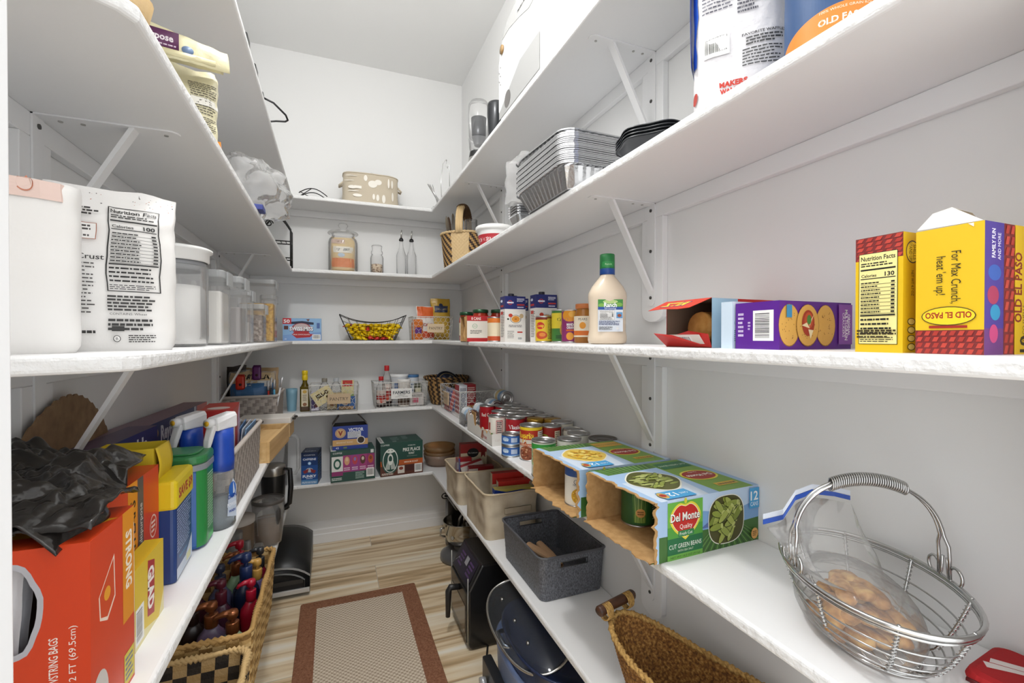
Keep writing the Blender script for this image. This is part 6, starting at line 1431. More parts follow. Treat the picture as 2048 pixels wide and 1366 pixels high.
for x, y, z in ((-.02, -.071, .079), (.096, -.02, .079), (.096, .035, .079)):
    m = MB(); m.lathe([(.0001, -.005), (.006, -.004), (.0085, 0), (.006, .004), (.0001, .005)], '#2a2623', n=16, c=(x, y, z), cap=False); m.build('metal_knob', ld)
for sx, sy in ((-1, -1), (1, -1), (-1, 1), (1, 1)):
    m = MB(); m.lathe([(.006, 0), (.008, .006)], '#2a2623', n=12, c=(-.012 + sx * .085, sy * .048, 0)); m.build('foot', t)
# corner basket of bags, clips and pens
grey_basket('grey woven basket of chip bags in the far left corner', (-.352, 2.475, Z4), .235, .31, .160)
bagT = pouch('blue and yellow tortilla chip bag clipped shut in the corner basket', (-.345, 2.42, Z4 + .008), .1, .19, .08, .262, MAT_FILM, lambda F: (cr(F, .02, .58, .98, .80, '#3f6fa0'), cr(F, .05, .80, .95, .98, '#cdb58c'), cr(F, .35, .74, .85, .84, '#dcdcd8'), F.text('TORTILLA', .5, .91, .022, '#1f1b18', fit=.13, fat=.04), cr(F, .25, .2, .8, .55, '#c9a04a'), F.text('CHIPS', .55, .79, .008, '#33404f', fit=.05)), seed=5, crumple=.010)
pouch('tan kraft paper bag behind the tortilla bag in the corner basket', (-.325, 2.55, Z4 + .008), -.1, .15, .08, .270, '#b99b74', seed=12)
pouch('dark brown snack bag at the left in the corner basket', (-.425, 2.50, Z4 + .008), .2, .08, .06, .285, '#2f251f', seed=15)
for x, y, z, c, lb in ((-.385, 2.352, 1.085, '#c4301c', 'red plastic bag clip on the tortilla bag'), (-.322, 2.368, 1.125, '#5a1f5e', 'purple plastic bag clip on top of the tortilla bag')):
    t = thing('bag_clip', lb, 'clip', (x, y, z)); m = MB(); m.rbox(-.018, -.006, -.035, .018, .003, .03, .009, M(c, .35), n=4, zr=.008); m.build('front_jaw', t); m = MB(); m.rbox(-.016, .005, -.03, .016, .011, .033, .008, M(c, .35), n=4); m.build('back_jaw', t)
    m = MB(); m.tube([(0, -.007, -.012), (0, .011, -.012)], .006, '#3a1512', n=14); m.build('pivot', t)
for k, (dx, c, h_, lb) in enumerate(((0, '#c03028', .22, 'red pen standing in the corner basket'), (.012, '#5fb4dc', .225, 'light blue marker standing in the corner basket'), (-.012, '#2a2a2e', .235, 'black pen standing in the corner basket'), (-.028, '#d9773a', .19, 'orange handled peeler standing in the corner basket'), (.004, '#d9dadd', .24, 'silver pen standing in the corner basket'))):
    t = thing('pen', lb, 'pen', (-.262 + dx, 2.345 + .01 * (k % 2), Z4 + .010), rot=(0, .06 * (k - 1), 0)); m = MB(); m.tube([(0, 0, 0), (0, 0, h_ * .8)], .0042, c, n=10); m.build('barrel', t); m = MB(); m.tube([(0, 0, h_ * .8), (0, 0, h_)], .0046, M('#c9c9cc', .3, .6) if k != 3 else c, n=10); m.build('cap', t)

# ------------------------------------------------------------ lowest shelf, back: coffee boxes
mb, face, fin = carton('coffee_box', 'tall dark blue moonlit coffee pod box at the left of the back shelf', 'box', (-.115, 2.895, Z5), math.radians(-8), (.088, .125, .182), '#1a2a4a')
F = face('f'); F.rect(0, 0, 1, .15, '#4f86b8'); F.rect(0, .15, 1, .6, '#1f4f94'); F.rect(0, .6, 1, .86, '#173a72'); F.text('COFFEE', .5, .92, .006, '#d9dde6', fit=.06); F.text('CAFFEINE', .5, .79, .011, '#dfe6f2', fit=.07, fat=.03); F.ell(.5, .66, .10, .05, '#8fc2f2'); F.ell(.5, .66, .06, .03, '#dff0ff')
F.ell(.5, .45, .22, .07, '#b9c2cc'); F.poly([(.1, .42), (.45, .5), (.4, .38), (.2, .34)], '#8a2f34'); F.poly([(.9, .42), (.55, .5), (.6, .38), (.8, .34)], '#8a2f34'); F.text('FUNKY', .5, .26, .014, '#eef3fa', fit=.072, fat=.04); F.lines(.3, .17, .7, .21, 1, '#cfd8e4'); F.lines(.05, .03, .95, .1, 2, '#dbe7f2')
F = face('r'); F.rect(0, 0, 1, .6, '#23497f'); F.lines(.1, .2, .9, .9, 8, '#6f8fb8'); F = face('t'); F.rect(0, 0, 1, 1, '#222d42'); F.text('FUNKY', .5, .3, .012, '#dfe6f2', fit=.06, fat=.03); F.text('CAFFEINE', .5, .7, .009, '#b8c2d2', fit=.06); fin()
GRN = '#1f4a40'
mb, face, fin = carton('coffee_box', 'dark green coffee pod variety box with purple flavour panels, under the blue box', 'box', (.108, 2.90, Z5), math.radians(2), (.245, .165, .180), GRN)
F = face('f'); F.rect(.02, .34, .27, .82, '#e6e6e2'); F.ell(.145, .58, .085, .17, '#1f5a48'); F.ell(.145, .58, .05, .10, '#dfe3dd'); F.rect(.02, .20, .27, .34, '#8e2a6a')
for i, c in enumerate(('#a33a78', '#9a3f8a', '#a33a78', '#8e2f6c')):
    u = .27 + .18 * i; F.rect(u, .30, u + .18, .84, c); F.ell(u + .09, .66, .06, .14, ('#d9a27a', '#c2414f', '#5a2f28', '#b8562f')[i]); F.ell(u + .09, .70, .03, .06, ('#e6c4a0', '#8a7fb8', '#d9c9b8', '#7a3a20')[i]); F.lines(u + .02, .34, u + .16, .46, 2, '#e6c9dc')
F.barcode(.80, .08, .98, .36); F.lines(.55, .05, .76, .28, 6, '#9fb8ae'); F.lines(.02, .05, .25, .15, 2, '#d9e3dd'); F.text('COFFEE', .15, .93, .010, '#e8ece9', fit=.05); F.rect(.9, .86, .97, .97, '#d9dedb')
F = face('t'); F.rect(0, 0, .12, 1, '#c9ccc8'); F.barcode(.01, .1, .11, .9, vert=False); F.lines(.3, .1, .9, .5, 4, '#3f6f62'); face('r').lines(.2, .2, .9, .9, 8, '#3f6f62'); fin()
mb, face, fin = carton('coffee_box', 'large dark green coffee box with round white emblem and orange band', 'box', (.388, 2.93, Z5), math.radians(2.5), (.255, .20, .200), GRN)
F = face('f'); F.rect(0, .30, 1, .46, '#b8571f'); F.rect(0, 0, 1, .30, '#5b2f22'); F.ell(.23, .48, .205, .42 * 1.0, GRN, n=40); F.ell(.23, .47, .175, .36, '#e3e8e2', n=40)
F.ell(.23, .46, .16, .33, GRN, n=40); F.ell(.23, .50, .065, .17, '#e3e8e2'); F.ell(.23, .52, .04, .09, GRN); F.poly([(.13, .72), (.16, .80), (.19, .74), (.23, .84), (.27, .74), (.30, .80), (.33, .72), (.23, .68)], '#e3e8e2')
for k in range(6): F.poly([(.10 + .02 * k, .20), (.112 + .02 * k, .20), (.17 + .012 * k, .45), (.163 + .012 * k, .45)], '#e3e8e2'); F.poly([(.36 - .02 * k, .20), (.348 - .02 * k, .20), (.29 - .012 * k, .45), (.297 - .012 * k, .45)], '#e3e8e2')
F.text('PIKE PLACE', .73, .76, .021, '#eef0ea', fit=.105, fat=.02); F.text('ROAST', .73, .64, .012, '#eef0ea', fit=.035, fat=.02); F.text('STARBUCKS', .73, .88, .007, '#eef0ea', fit=.045); F.text('MEDIUM ROAST', .72, .38, .009, '#f0dcc4', fit=.085, fat=.03); F.rect(.62, .55, .86, .555, '#cfd6d0')
F.rect(.40, .05, .56, .28, '#d9d3c9'); F.ell(.48, .2, .05, .05, '#8a3a2a'); F.rect(.58, .1, .78, .28, '#4a1f1c'); F.barcode(.80, .04, .98, .30); F.lines(.03, .03, .3, .1, 2, '#e8ddd0'); F.text('COFFEE', .11, .94, .010, '#e8ece9', fit=.05)
F = face('t'); F.rect(0, 0, .10, 1, '#a9b0ab'); F.barcode(.01, .1, .09, .9, vert=False); F.lines(.3, .35, .5, .8, 5, '#7f9a92'); F.lines(.58, .4, .72, .9, 8, '#7f9a92'); F.text('@', .35, .2, .02, '#cfd8d3'); fin()
t = thing('coffee_box', 'blue open topped coffee box with V emblem on top of the green box', 'box', (.096, 2.905, Z5 + .180), math.radians(1))
e = (-.098, -.06, 0, .098, .06, .138); m = MB(); m.box(*e, '#263f93', skip='t'); m.box(-.097, -.059, .001, .097, .059, .137, M('#5d5853', .8), skip='tb'); m.box(-.09, -.05, .001, .09, .05, .12, '#2a2522')
F = box_face(m, 'f', *e); F.rect(0, .16, 1, .42, '#cfa468'); F.ell(.22, .70, .15, .205, '#d3ac72'); F.ell(.22, .70, .13, .178, '#263f93'); F.ell(.22, .70, .122, .166, '#d3ac72'); F.text('V', .22, .70, .026, '#8e2323', fit=.026, fat=.05)
F.text('VICTOR', .66, .82, .019, '#dfe4f0', fit=.085, fat=.04); F.rect(.42, .47, .80, .74, '#cdd0d8'); F.lines(.44, .49, .78, .72, 4, '#9a9fae'); F.text('42', .13, .08, .010, '#e8ecf6', fit=.018, fat=.02); F.rect(.3, .04, .4, .11, '#6f8a5a'); F.ell(.80, .36, .12, .17, '#e6e0d8'); F.ell(.80, .36, .095, .135, '#2a1c18'); F.text('BREAKFAST BLEND', .34, .30, .008, '#f0e4d0', fit=.09)
m.build('carton', t)
for nm, P_ in (('left_flap', [(-.098, -.06, .138), (-.098, .06, .138), (-.060, .05, .195), (-.060, -.03, .192)]), ('right_flap', [(.098, -.06, .138), (.098, .06, .138), (.045, .05, .198), (.040, -.03, .200)])):
    m = MB(); m.add(P_, [(0, 1, 2, 3)], M('#8d8782', .8)); m.build(nm, t, solid=.001)

# ------------------------------------------------------------ lowest shelf, left
def wicker(label, loc, w_, d_, h_, cols, rz=0, seed=0, nm='wicker_basket', ropecol='#b58f55', rr_=.02, slits=False):
    t = thing(nm, label, 'basket', loc, rz); m = MB(); fo = basket_fn(w_ * .93, d_ * .95, w_, d_, h_, rr_, .003)
    mt = [M(c, .7, bump=(200, .6, .003)) for c in cols]; nu = int(2 * (w_ + d_) / .026)
    wov_wall(m, fo, nu, int(h_ / .0095), .0055, lambda cu, cv, u, v: mt[((cu * 2 + cv) // 2 + (cv // 3)) % len(mt)], sub=4, diag=True)
    fi = lambda u, v: (lambda q: (tuple(Vector(q[0]) - Vector(q[1]) * .008), tuple(-Vector(q[1]))))(fo(1 - u, v))
    wov_wall(m, fi, nu, int(h_ / .014), .004, lambda cu, cv, u, v: mt[(cu + cv * 2) % len(mt)], sub=3, diag=True); m.rbox(-w_ * .46, -d_ * .47, 0, w_ * .46, d_ * .47, .006, rr_, mt[0], zr=.001); m.build('woven_body', t)
    P = rr_path(-w_ / 2 + .004, -d_ / 2 + .004, w_ / 2 - .004, d_ / 2 - .004, rr_); m = MB(); rope(m, [(P(i / 110)[0], P(i / 110)[1], h_ + .004) for i in range(110)], .0085, M(ropecol, .75, bump=(200, .5, .002)), twist=50, closed=True); m.build('rope_rim', t); return t
WK = ['#b08a4f', '#c9a468', '#8d6a38', '#d8b87f']
wicker('golden woven basket full of lotion bottles on the lowest left shelf', (-.306, 1.385, Z5), .275, .455, .168, WK)
wicker('black and tan woven basket nearest the door on the lowest left shelf', (-.300, 1.010, Z5), .270, .245, .158, ['#c2a06a', '#2b2622', '#c9a976', '#3a332c'], seed=4, ropecol='#cfae78', rr_=.03)
# pump bottles, each with body, collar and pump
def pump(label, x, y, h_, r, body, cap, squash=.75, rz=0.0, copper=False, glossy=.25):
    t = thing('lotion_bottle', label, 'bottle', (x, y, Z5 + .010), rz); hb = h_ * .70; m = MB(); B = M(body, glossy)
    rings = []; n = 28
    for q, z in ((.85, 0), (1, .006), (1, hb * .70), (.9, hb * .82), (.55, hb * .93), (.40, hb)):
        rings.append([(r * q * math.copysign(abs(math.cos(2 * PI * k / n)) ** .7, math.cos(2 * PI * k / n)), r * squash * q * math.copysign(abs(math.sin(2 * PI * k / n)) ** .7, math.sin(2 * PI * k / n)), z) for k in range(n)])
    m.smooth = True; m.loft(rings, B, cap=True); m.build('bottle_body', t)
    C_ = M(cap, .28, .6 if copper else 0); m = MB(); m.lathe([(r * .44, hb - .002), (r * .46, hb), (r * .46, hb + h_ * .14), (r * .42, hb + h_ * .15), (.0001, hb + h_ * .15)], C_, n=28, rib=lambda a, z: .02 * math.cos(20 * a), cap=False); cl_ = m.build('collar', t)
    m = MB(); z0 = hb + h_ * .15; m.lathe([(r * .16, z0), (r * .16, z0 + h_ * .06)], C_, n=14, cap=False); z1 = z0 + h_ * .05
    m.lathe([(r * .34, z1), (r * .42, z1 + h_ * .02), (r * .42, z1 + h_ * .07), (r * .36, z1 + h_ * .10), (.0001, z1 + h_ * .105)], C_, n=24, cap=False)
    m.tube([(0, 0, z1 + h_ * .072), (-r * .6, 0, z1 + h_ * .078), (-r * 1.05, 0, z1 + h_ * .06), (-r * 1.22, 0, z1 + h_ * .025)], [r * .28, r * .24, r * .17, r * .12], C_, n=12); m.build('pump_head', cl_)
for a in ((-.275, 1.290, .185, .032, '#6d5f7c', '#8a5230', 'lilac bottle with copper pump toward the front of the golden basket', 1),
          (-.226, 1.262, .170, .031, '#9db894', '#8a5230', 'pale green bottle with copper pump at the front of the basket', 1),
          (-.206, 1.395, .175, .027, '#8e1226', '#a81630', 'bright red bottle with red pump against the aisle side', 0),
          (-.226, 1.450, .225, .034, '#15203a', '#1c2c56', 'tall navy bottle with dark blue pump in the middle of the basket', 0),
          (-.272, 1.378, .195, .029, '#4a2638', '#5a1f2e', 'maroon bottle with maroon pump behind the lilac bottle', 0),
          (-.206, 1.505, .180, .027, '#5a5078', '#c2954a', 'purple bottle with gold pump at the aisle side', 0),
          (-.206, 1.562, .190, .026, '#6d1226', '#2a2c30', 'dark red bottle with black pump at the far aisle corner', 0),
          (-.262, 1.572, .215, .028, '#7a1428', '#a3162c', 'dark red bottle with crimson pump at the far end of the basket', 0),
          (-.292, 1.470, .195, .030, '#5a5a7a', '#2f3448', 'slate blue bottle with dark pump left of the navy bottle', 0),
          (-.262, 1.515, .205, .026, '#8fb08a', '#8a5230', 'light green bottle with copper pump behind the slate bottle', 1),
          (-.322, 1.330, .175, .030, '#2c211f', '#2c1d18', 'dark brown bottle with brown pump at the left of the basket', 0),
          (-.340, 1.430, .190, .030, '#4a1f2a', '#5a2430', 'wine coloured bottle at the left wall side of the basket', 0)):
    pump(a[6], a[0], a[1], a[2], a[3], a[4], a[5], rz=.25 + .3 * nz(a[0] * 50, a[1] * 50), copper=bool(a[7]))
# blender cups and pitcher parts farther along the left
t = thing('blender_cup', 'clear plastic blender cup with grey insert near the left shelf edge', 'cup', (-.245, 2.085, Z5))
m = MB(); m.lathe([(.040, 0), (.048, .004), (.054, .05), (.057, .13), (.060, .175), (.0575, .175), (.054, .13), (.050, .05), (.044, .007), (.0001, .006)], MAT_CLEARP, n=44, cap=False); m.build('clear_cup', t)
m = MB(); m.lathe([(.058, .168), (.061, .170), (.061, .182), (.058, .184)], M('#56524f', .35), n=44, cap=False); m.build('grey_rim', t)
m = MB(); m.tube([(.030, -.03, .165), (.038, -.036, .14), (.040, -.036, .11), (.034, -.03, .085)], [.010, .011, .010, .007], M('#3a3735', .4), n=10); m.build('inner_handle', t)
m = MB(); m.lathe([(.046, .008), (.050, .05), (.0525, .10), (.0001, .102)], film_mat('tan_haze', '#cdb9a4', clear=.8, rough=.3, white=.35), n=40, cap=False); m.build('contents', t)
t = thing('coffee_press', 'black insulated travel tumbler with steel collar behind the blender cup', 'tumbler', (-.262, 2.42, Z5))
m = MB(); m.lathe([(.040, 0), (.046, .005), (.052, .15), (.052, .19)], MAT_BLACK, n=40); m.build('tumbler_body', t); m = MB(); m.lathe([(.0525, .19), (.053, .192), (.053, .225), (.0525, .227), (.045, .235), (.0001, .238)], MAT_STEEL, n=40, cap=False); m.build('steel_collar', t)
m = MB(); m.tube([(.048, -.02, .215), (.072, -.022, .212), (.076, -.022, .13), (.070, -.022, .05), (.05, -.02, .035)], [.008, .011, .012, .011, .008], MAT_BLACK, n=10); m.build('handle', t)
m = MB(); m.lathe([(.03, 0), (.032, .002), (.030, .012), (.0001, .014)], MAT_BLACK, n=30, c=(.055, -.10, 0), cap=False); m.lathe([(.006, .012), (.006, .022), (.0001, .022)], MAT_STEEL, n=16, c=(.055, -.10, 0), cap=False)
for k in range(4): a = PI / 2 * k + .5; m.tube([(.055, -.10, .018), (.055 + .02 * math.cos(a), -.10 + .02 * math.sin(a), .020), (.055 + .026 * math.cos(a), -.10 + .026 * math.sin(a), .034)], [.003, .003, .001], MAT_STEEL, n=6)
o = m.build('blender_blade_assembly'); o.location = (-.285, 2.58, Z5); o.data.transform(Matrix.Translation((0, 0, 0))); tag(o, 'small black blender foot with steel blades beside the tumbler', 'blender part')
t = thing('clear_pitcher', 'tall clear plastic pitcher standing in the far left corner', 'pitcher', (-.300, 2.86, Z5))
m = MB(); m.lathe([(.055, 0), (.06, .005), (.066, .25), (.068, .30), (.066, .30), (.063, .25), (.057, .008), (.0001, .006)], MAT_CLEARP, n=44, cap=False); m.build('pitcher_body', t)
m = MB(); m.tube([(.062, -.012, .28), (.10, -.015, .285), (.118, -.016, .26), (.118, -.016, .10), (.105, -.015, .07), (.062, -.012, .075)], .009, MAT_CLEARP, n=10); m.build('handle', t)
t = thing('measuring_scoop', 'tan and grey appliance jar base lying left of the blender cup', 'jar', (-.335, 1.965, Z5))
m = MB(); m.lathe([(.050, .0), (.055, .004), (.057, .14), (.055, .142)], film_mat('tan_haze', '#cdb9a4'), n=36); m.build('jar_body', t); m = MB(); m.lathe([(.060, .142), (.060, .160), (.0001, .162)], M('#b9b2aa', .4), n=36, cap=False); m.build('lid', t)
m = MB(); m.rbox(.052, -.05, .0, .085, .03, .045, .012, M('#8d8a86', .35), n=4); m.build('grey_spout', t)
for x, y, h_, c, lb in ((-.362, 1.70, .20, '#6d5f58', 'tall clear storage cylinder behind the golden basket, nearest the wall'), (-.300, 1.685, .21, '#4a4644', 'tall clear tube with dark base just behind the golden basket')):
    t = thing('clear_cylinder', lb, 'container', (x, y, Z5)); m = MB(); m.lathe([(.026, 0), (.028, .004), (.028, h_), (.026, h_), (.025, .006), (.0001, .006)], MAT_CLEARP, n=32, cap=False); m.build('clear_body', t); m = MB(); m.lathe([(.0285, 0), (.0295, .002), (.0295, .02), (.0285, .022)], c, n=32, cap=False); m.build('base_ring', t)
t = thing('blender_handle_part', 'dark grey blender tamper lying behind the golden basket near the edge', 'utensil', (-.236, 1.74, Z5 + .018))
m = MB(); m.tube([(-.01, -.05, 0), (0, .0, .005), (.008, .05, .0)], [.012, .014, .012], M('#3b3836', .4), n=14); m.build('grip', t); m = MB(); m.tube([(-.012, -.05, .004), (-.018, -.055, .07), (-.022, -.06, .16)], [.013, .012, .010], M('#6a6663', .35), n=14); m.build('shaft', t)
m = MB(); m.lathe([(.030, -.018), (.034, -.012), (.030, .006), (.0001, .008)], M('#2d2b2a', .4), n=28, c=(.01, .045, 0), cap=False, rib=lambda a, z: .08 * math.cos(5 * a)); m.build('foot', t)

# ------------------------------------------------------------ things on the floor
# rug
m = MB(); RX0, RY0, RX1, RY1 = -.145, 1.50, .394, 2.388
m.rbox(RX0, RY0, .0002, RX1, RY1, .010, .012, ramp_mat('brown_rug_border', [(0.3, '#7a4d36'), (0.7, '#a07053')], scale=(1, 1, 1), tscale=160, rough=.95, bump=.8, dist=.003), n=4, zr=.003)
o = m.build('rug'); o = tag(o, 'beige woven rug with brown border on the wood-look floor', 'rug')
def weave():
    mt = bpy.data.materials.new('beige_weave'); mt.use_nodes = True; nt = mt.node_tree; b = nt.nodes['Principled BSDF']; b.inputs['Roughness'].default_value = .95
    tc = nt.nodes.new('ShaderNodeTexCoord'); sep = nt.nodes.new('ShaderNodeSeparateXYZ'); nt.links.new(tc.outputs['Object'], sep.inputs[0])
    def sn(out, f):
        a = nt.nodes.new('ShaderNodeMath'); a.operation = 'MULTIPLY'; a.inputs[1].default_value = f; nt.links.new(out, a.inputs[0]); s_ = nt.nodes.new('ShaderNodeMath'); s_.operation = 'SINE'; nt.links.new(a.outputs[0], s_.inputs[0]); return s_.outputs[0]
    mu = nt.nodes.new('ShaderNodeMath'); mu.operation = 'MULTIPLY'; nt.links.new(sn(sep.outputs[0], 330), mu.inputs[0]); nt.links.new(sn(sep.outputs[1], 330), mu.inputs[1])
    n_ = nt.nodes.new('ShaderNodeTexNoise'); n_.inputs['Scale'].default_value = 140; n2 = nt.nodes.new('ShaderNodeTexNoise'); n2.inputs['Scale'].default_value = 6
    ad = nt.nodes.new('ShaderNodeMath'); ad.operation = 'MULTIPLY_ADD'; ad.inputs[1].default_value = .28; nt.links.new(mu.outputs[0], ad.inputs[0]); nt.links.new(n_.outputs['Fac'], ad.inputs[2])
    r = nt.nodes.new('ShaderNodeValToRGB'); e = r.color_ramp.elements; e.new(.5)
    for q, (p, c) in zip(e, ((.2, '#a08d78'), (.5, '#d2c1aa'), (.8, '#ebe0cf'))): q.position = p; q.color = hexc(c)
    nt.links.new(ad.outputs[0], r.inputs[0]); nt.links.new(r.outputs[0], b.inputs['Base Color'])
    bp = nt.nodes.new('ShaderNodeBump'); bp.inputs['Strength'].default_value = .7; bp.inputs['Distance'].default_value = .002; nt.links.new(ad.outputs[0], bp.inputs['Height']); nt.links.new(bp.outputs['Normal'], b.inputs['Normal']); return mt
m = MB(); m.box(RX0 + .073, RY0 + .073, .0098, RX1 - .073, RY1 - .068, .0106, weave()); m.build('woven_field', o)
# tabletop pizza oven
t = thing('pizza_oven', 'black tabletop pizza oven with steel front frame under the left shelf', 'oven', (-.2875, 2.70, 0))
m = MB(); W_, D_ = .178, .215; n = 14
def ov(y, zt, b=.0):
    return [(-W_, y, .025)] + [(-W_ + 2 * W_ * k / n, y, zt - .055 * abs((k / n) * 2 - 1) ** 3 + b) for k in range(n + 1)] + [(W_, y, .025)]
m.smooth = True; m.loft([ov(-D_, .150), ov(-D_ * .6, .185), ov(0, .215), ov(D_ * .6, .225), ov(D_, .205)], M('#2c2d2e', .35, .3), cap=True, closed=True); m.build('shell', t)
m = MB(); y0 = -D_ - .018
m.loft([[(-W_ - .002, y, .022)] + [(-W_ - .002 + 2 * (W_ + .002) * k / n, y, .155 - .055 * abs((k / n) * 2 - 1) ** 3) for k in range(n + 1)] + [(W_ + .002, y, .022)] + [(W_ - .022, y, .040)] + [((W_ - .022) - 2 * (W_ - .022) * k / n, y, .130 - .045 * abs((k / n) * 2 - 1) ** 3) for k in range(n + 1)] + [(-W_ + .022, y, .040)] for y in (y0, -D_ + .004)], M('#cfcfce', .45, .5), cap=False); m.build('steel_front_frame', t)
m = MB(); k_ = [(-W_ + .022, y0 + .012, .040), (W_ - .022, y0 + .012, .040), (W_ - .022, y0 + .012, .09), (0, y0 + .012, .128), (-W_ + .022, y0 + .012, .09)]; m.add(k_, [(0, 1, 2, 3, 4)], M('#0e0d0d', .6)); m.box(-W_ + .03, y0 + .004, .07, W_ - .03, y0 + .011, .09, '#33302e'); m.build('dark_mouth', t)
m = MB(); m.box(-W_, y0 + .001, .022, W_, y0 + .012, .044, M('#cfcfce', .45, .5)); m.build('front_plate', t, bevel=.002)
for sx in (-1, 1):
    for sy in (-1, 1):
        m = MB(); m.lathe([(.012, 0), (.010, .025)], MAT_BLACK, n=14, c=(sx * (W_ - .03), sy * (D_ - .04), 0)); m.build('foot', t)
# stand mixer with steel bowl
t = thing('stand_mixer', 'dark stand mixer with polished steel bowl on the floor under the right shelf', 'mixer', (.700, 2.585, 0))
GR = M('#77787b', .3, .5); DK = M('#1c1816', .3)
m = MB(); m.lathe([(.118, 0), (.124, .006), (.122, .03), (.105, .042), (.085, .05), (.0001, .052)], GR, n=48, cap=False); m.build('base_plate', t)
m = MB(); m.lathe([(.0001, .075), (.04, .075), (.055, .08), (.085, .11), (.100, .16), (.105, .215), (.109, .218), (.106, .222), (.101, .219), (.097, .16), (.082, .115), (.05, .085), (.0001, .082)], M('#b9b6b0', .14, 1.0, name='polished_steel'), n=64, cap=False); m.build('steel_bowl', t)
m = MB(); m.lathe([(.04, .05), (.045, .06), (.04, .076)], GR, n=30); m.build('bowl_foot', t)
m = MB(); m.tube([(-.105, -.01, .19), (-.125, -.012, .19), (-.128, -.012, .15), (-.10, -.01, .14)], .006, MAT_CHROME, n=8); m.build('bowl_handle', t)
m = MB(); m.rbox(-.055, .09, .0, .055, .20, .30, .03, DK, n=6); m.build('column', t)
m = MB(); m.rbox(-.06, -.10, .295, .06, .21, .405, .045, DK, n=6, zr=.03); m.build('motor_head', t)
m = MB(); m.tube([(0, -.03, .30), (0, -.03, .26)], .012, MAT_STEEL, n=12); m.tube([(0, -.03, .27), (-.02, -.03, .24), (-.03, -.03, .19), (0, -.03, .15), (.025, -.03, .18), (.02, -.03, .21)], .006, MAT_STEEL, n=8); m.build('dough_hook', t)
m = MB(); m.tube([(-.062 - .012 + .022 * math.cos(a) * .9, .10, .335 + .016 * math.sin(a)) for a in [2 * PI * k / 18 for k in range(16)]], .0035, DK, n=6); m.lathe([(.009, 0), (.011, .004), (.009, .009)], DK, n=14, c=(-.068, .10, .33)); m.build('speed_lever', t)
m = MB(); F = Face(m, lambda u, v, e: (-.100 * math.cos(.62 + u * 9) * (1 + e), -.100 * math.sin(.62 + u * 9), .135 + v), .03, .03); F.ell(.5, .5, .42, .45, '#6a665f'); F.ell(.5, .5, .34, .36, '#aaa69e'); m.build('round_emblem', t)
# air fryer
t = thing('air_fryer', 'black air fryer with angled display and drawer handle facing the aisle', 'fryer', (.640, 1.925, 0))
FB = M('#1b1b1c', .25); m = MB(); HX, HY = .125, .138
prof_f = [(-HX + .012, .004), (HX, .004), (HX, .345), (-HX + .055, .345), (-HX - .002, .245), (-HX, .02)]
m.loft([[(x, y, z) for x, z in prof_f] for y in (-HY, HY)], FB, cap=True); m.build('body', t, bevel=.008)
m = MB(); m.loft([[(x, y, z) for x, z in ((-HX - .008, .03), (-HX + .002, .03), (-HX + .002, .235), (-HX - .008, .235))] for y in (-HY + .012, HY - .012)], FB, cap=True); dr = m.build('drawer', t, bevel=.004)
m = MB(); m.loft([[(x, y, z) for x, z in ((-HX - .0095, .06), (-HX - .008, .06), (-HX - .008, .175), (-HX - .0095, .175))] for y in (-HY + .03, HY - .03)], M('#6d5f52', .08, .4), cap=True); m.build('drawer_window', dr)
m = MB(); m.tube([(-HX - .005, 0, .20), (-HX - .045, 0, .205), (-HX - .052, 0, .19), (-HX - .055, 0, .08)], [.012, .013, .014, .010], M('#242425', .35), n=12); m.build('drawer_handle', dr)
m = MB(); a_, b2 = Vector((-HX - .002, 0, .247)), Vector((-HX + .055, 0, .344)); d_ = (b2 - a_); nrm = Vector((-d_.z, 0, d_.x)).normalized()
F = Face(m, lambda u, v, e: a_ + d_ * (.08 + .84 * v / .09) + nrm * (e + .001) + Vector((0, HY * .8 - u, 0)), HY * 1.6, .09); F.rect(0, 0, 1, 1, M('#231a30', .08)); F.rect(.42, .45, .58, .8, '#9a9aa0'); F.lines(.1, .15, .35, .8, 4, '#5a3f70'); F.lines(.65, .15, .9, .8, 4, '#5a3f70'); m.build('control_panel', t)
for sy in (-1, 1):
    m = MB(); m.tube([(-HX - .004, sy * (HY - .002), .30), (-HX - .004, sy * (HY - .002), .03)], .003, MAT_STEEL, n=6); m.build('side_trim', t)
m = MB(); m.tube([(.60 + .0, 1.80, .006), (.56, 1.70, .005), (.535, 1.62, .005), (.58, 1.52, .005), (.66, 1.48, .005)], .004, '#222120', n=8); o = m.build('power_cord'); tag(o, 'black power cord curling across the floor before the air fryer', 'cord')
# multicooker with oval pot and leaning glass lid
t = thing('multicooker', 'blue and black oval slow cooker on the floor under the right shelf', 'cooker', (.660, 1.350, 0))
def ovl(rx, ry, z, n=56): return [(rx * math.copysign(abs(math.cos(2 * PI * k / n)) ** .85, math.cos(2 * PI * k / n)), ry * math.copysign(abs(math.sin(2 * PI * k / n)) ** .85, math.sin(2 * PI * k / n)), z) for k in range(n)]
m = MB(); m.smooth = True; m.loft([ovl(.125, .19, .0), ovl(.137, .215, .01), ovl(.147, .228, .12), ovl(.152, .235, .245), ovl(.155, .238, .255), ovl(.145, .228, .262), ovl(.130, .212, .25), ovl(.12, .20, .05)], M('#8294bb', .3), cap=True); m.build('heating_shell', t)
m = MB(); m.rbox(-.178, -.10, .02, -.145, .16, .175, .006, M('#222428', .3), n=3); cbx = m.build('control_box', t)
m = MB(); m.rbox(-.183, -.02, .06, -.178, .06, .14, .002, M('#8d8f92', .25, .6), n=2); m.build('display_panel', cbx)
m = MB(); m.tube([(-.182, .11, .12), (-.20, .11, .12)], .017, M('#c2c4c8', .3, .5), n=24); m.build('dial', cbx)
m = MB(); m.tube([(-.182, .11, .05), (-.19, .11, .05)], .006, M('#9a9ca0', .3, .5), n=14); m.build('button', cbx)
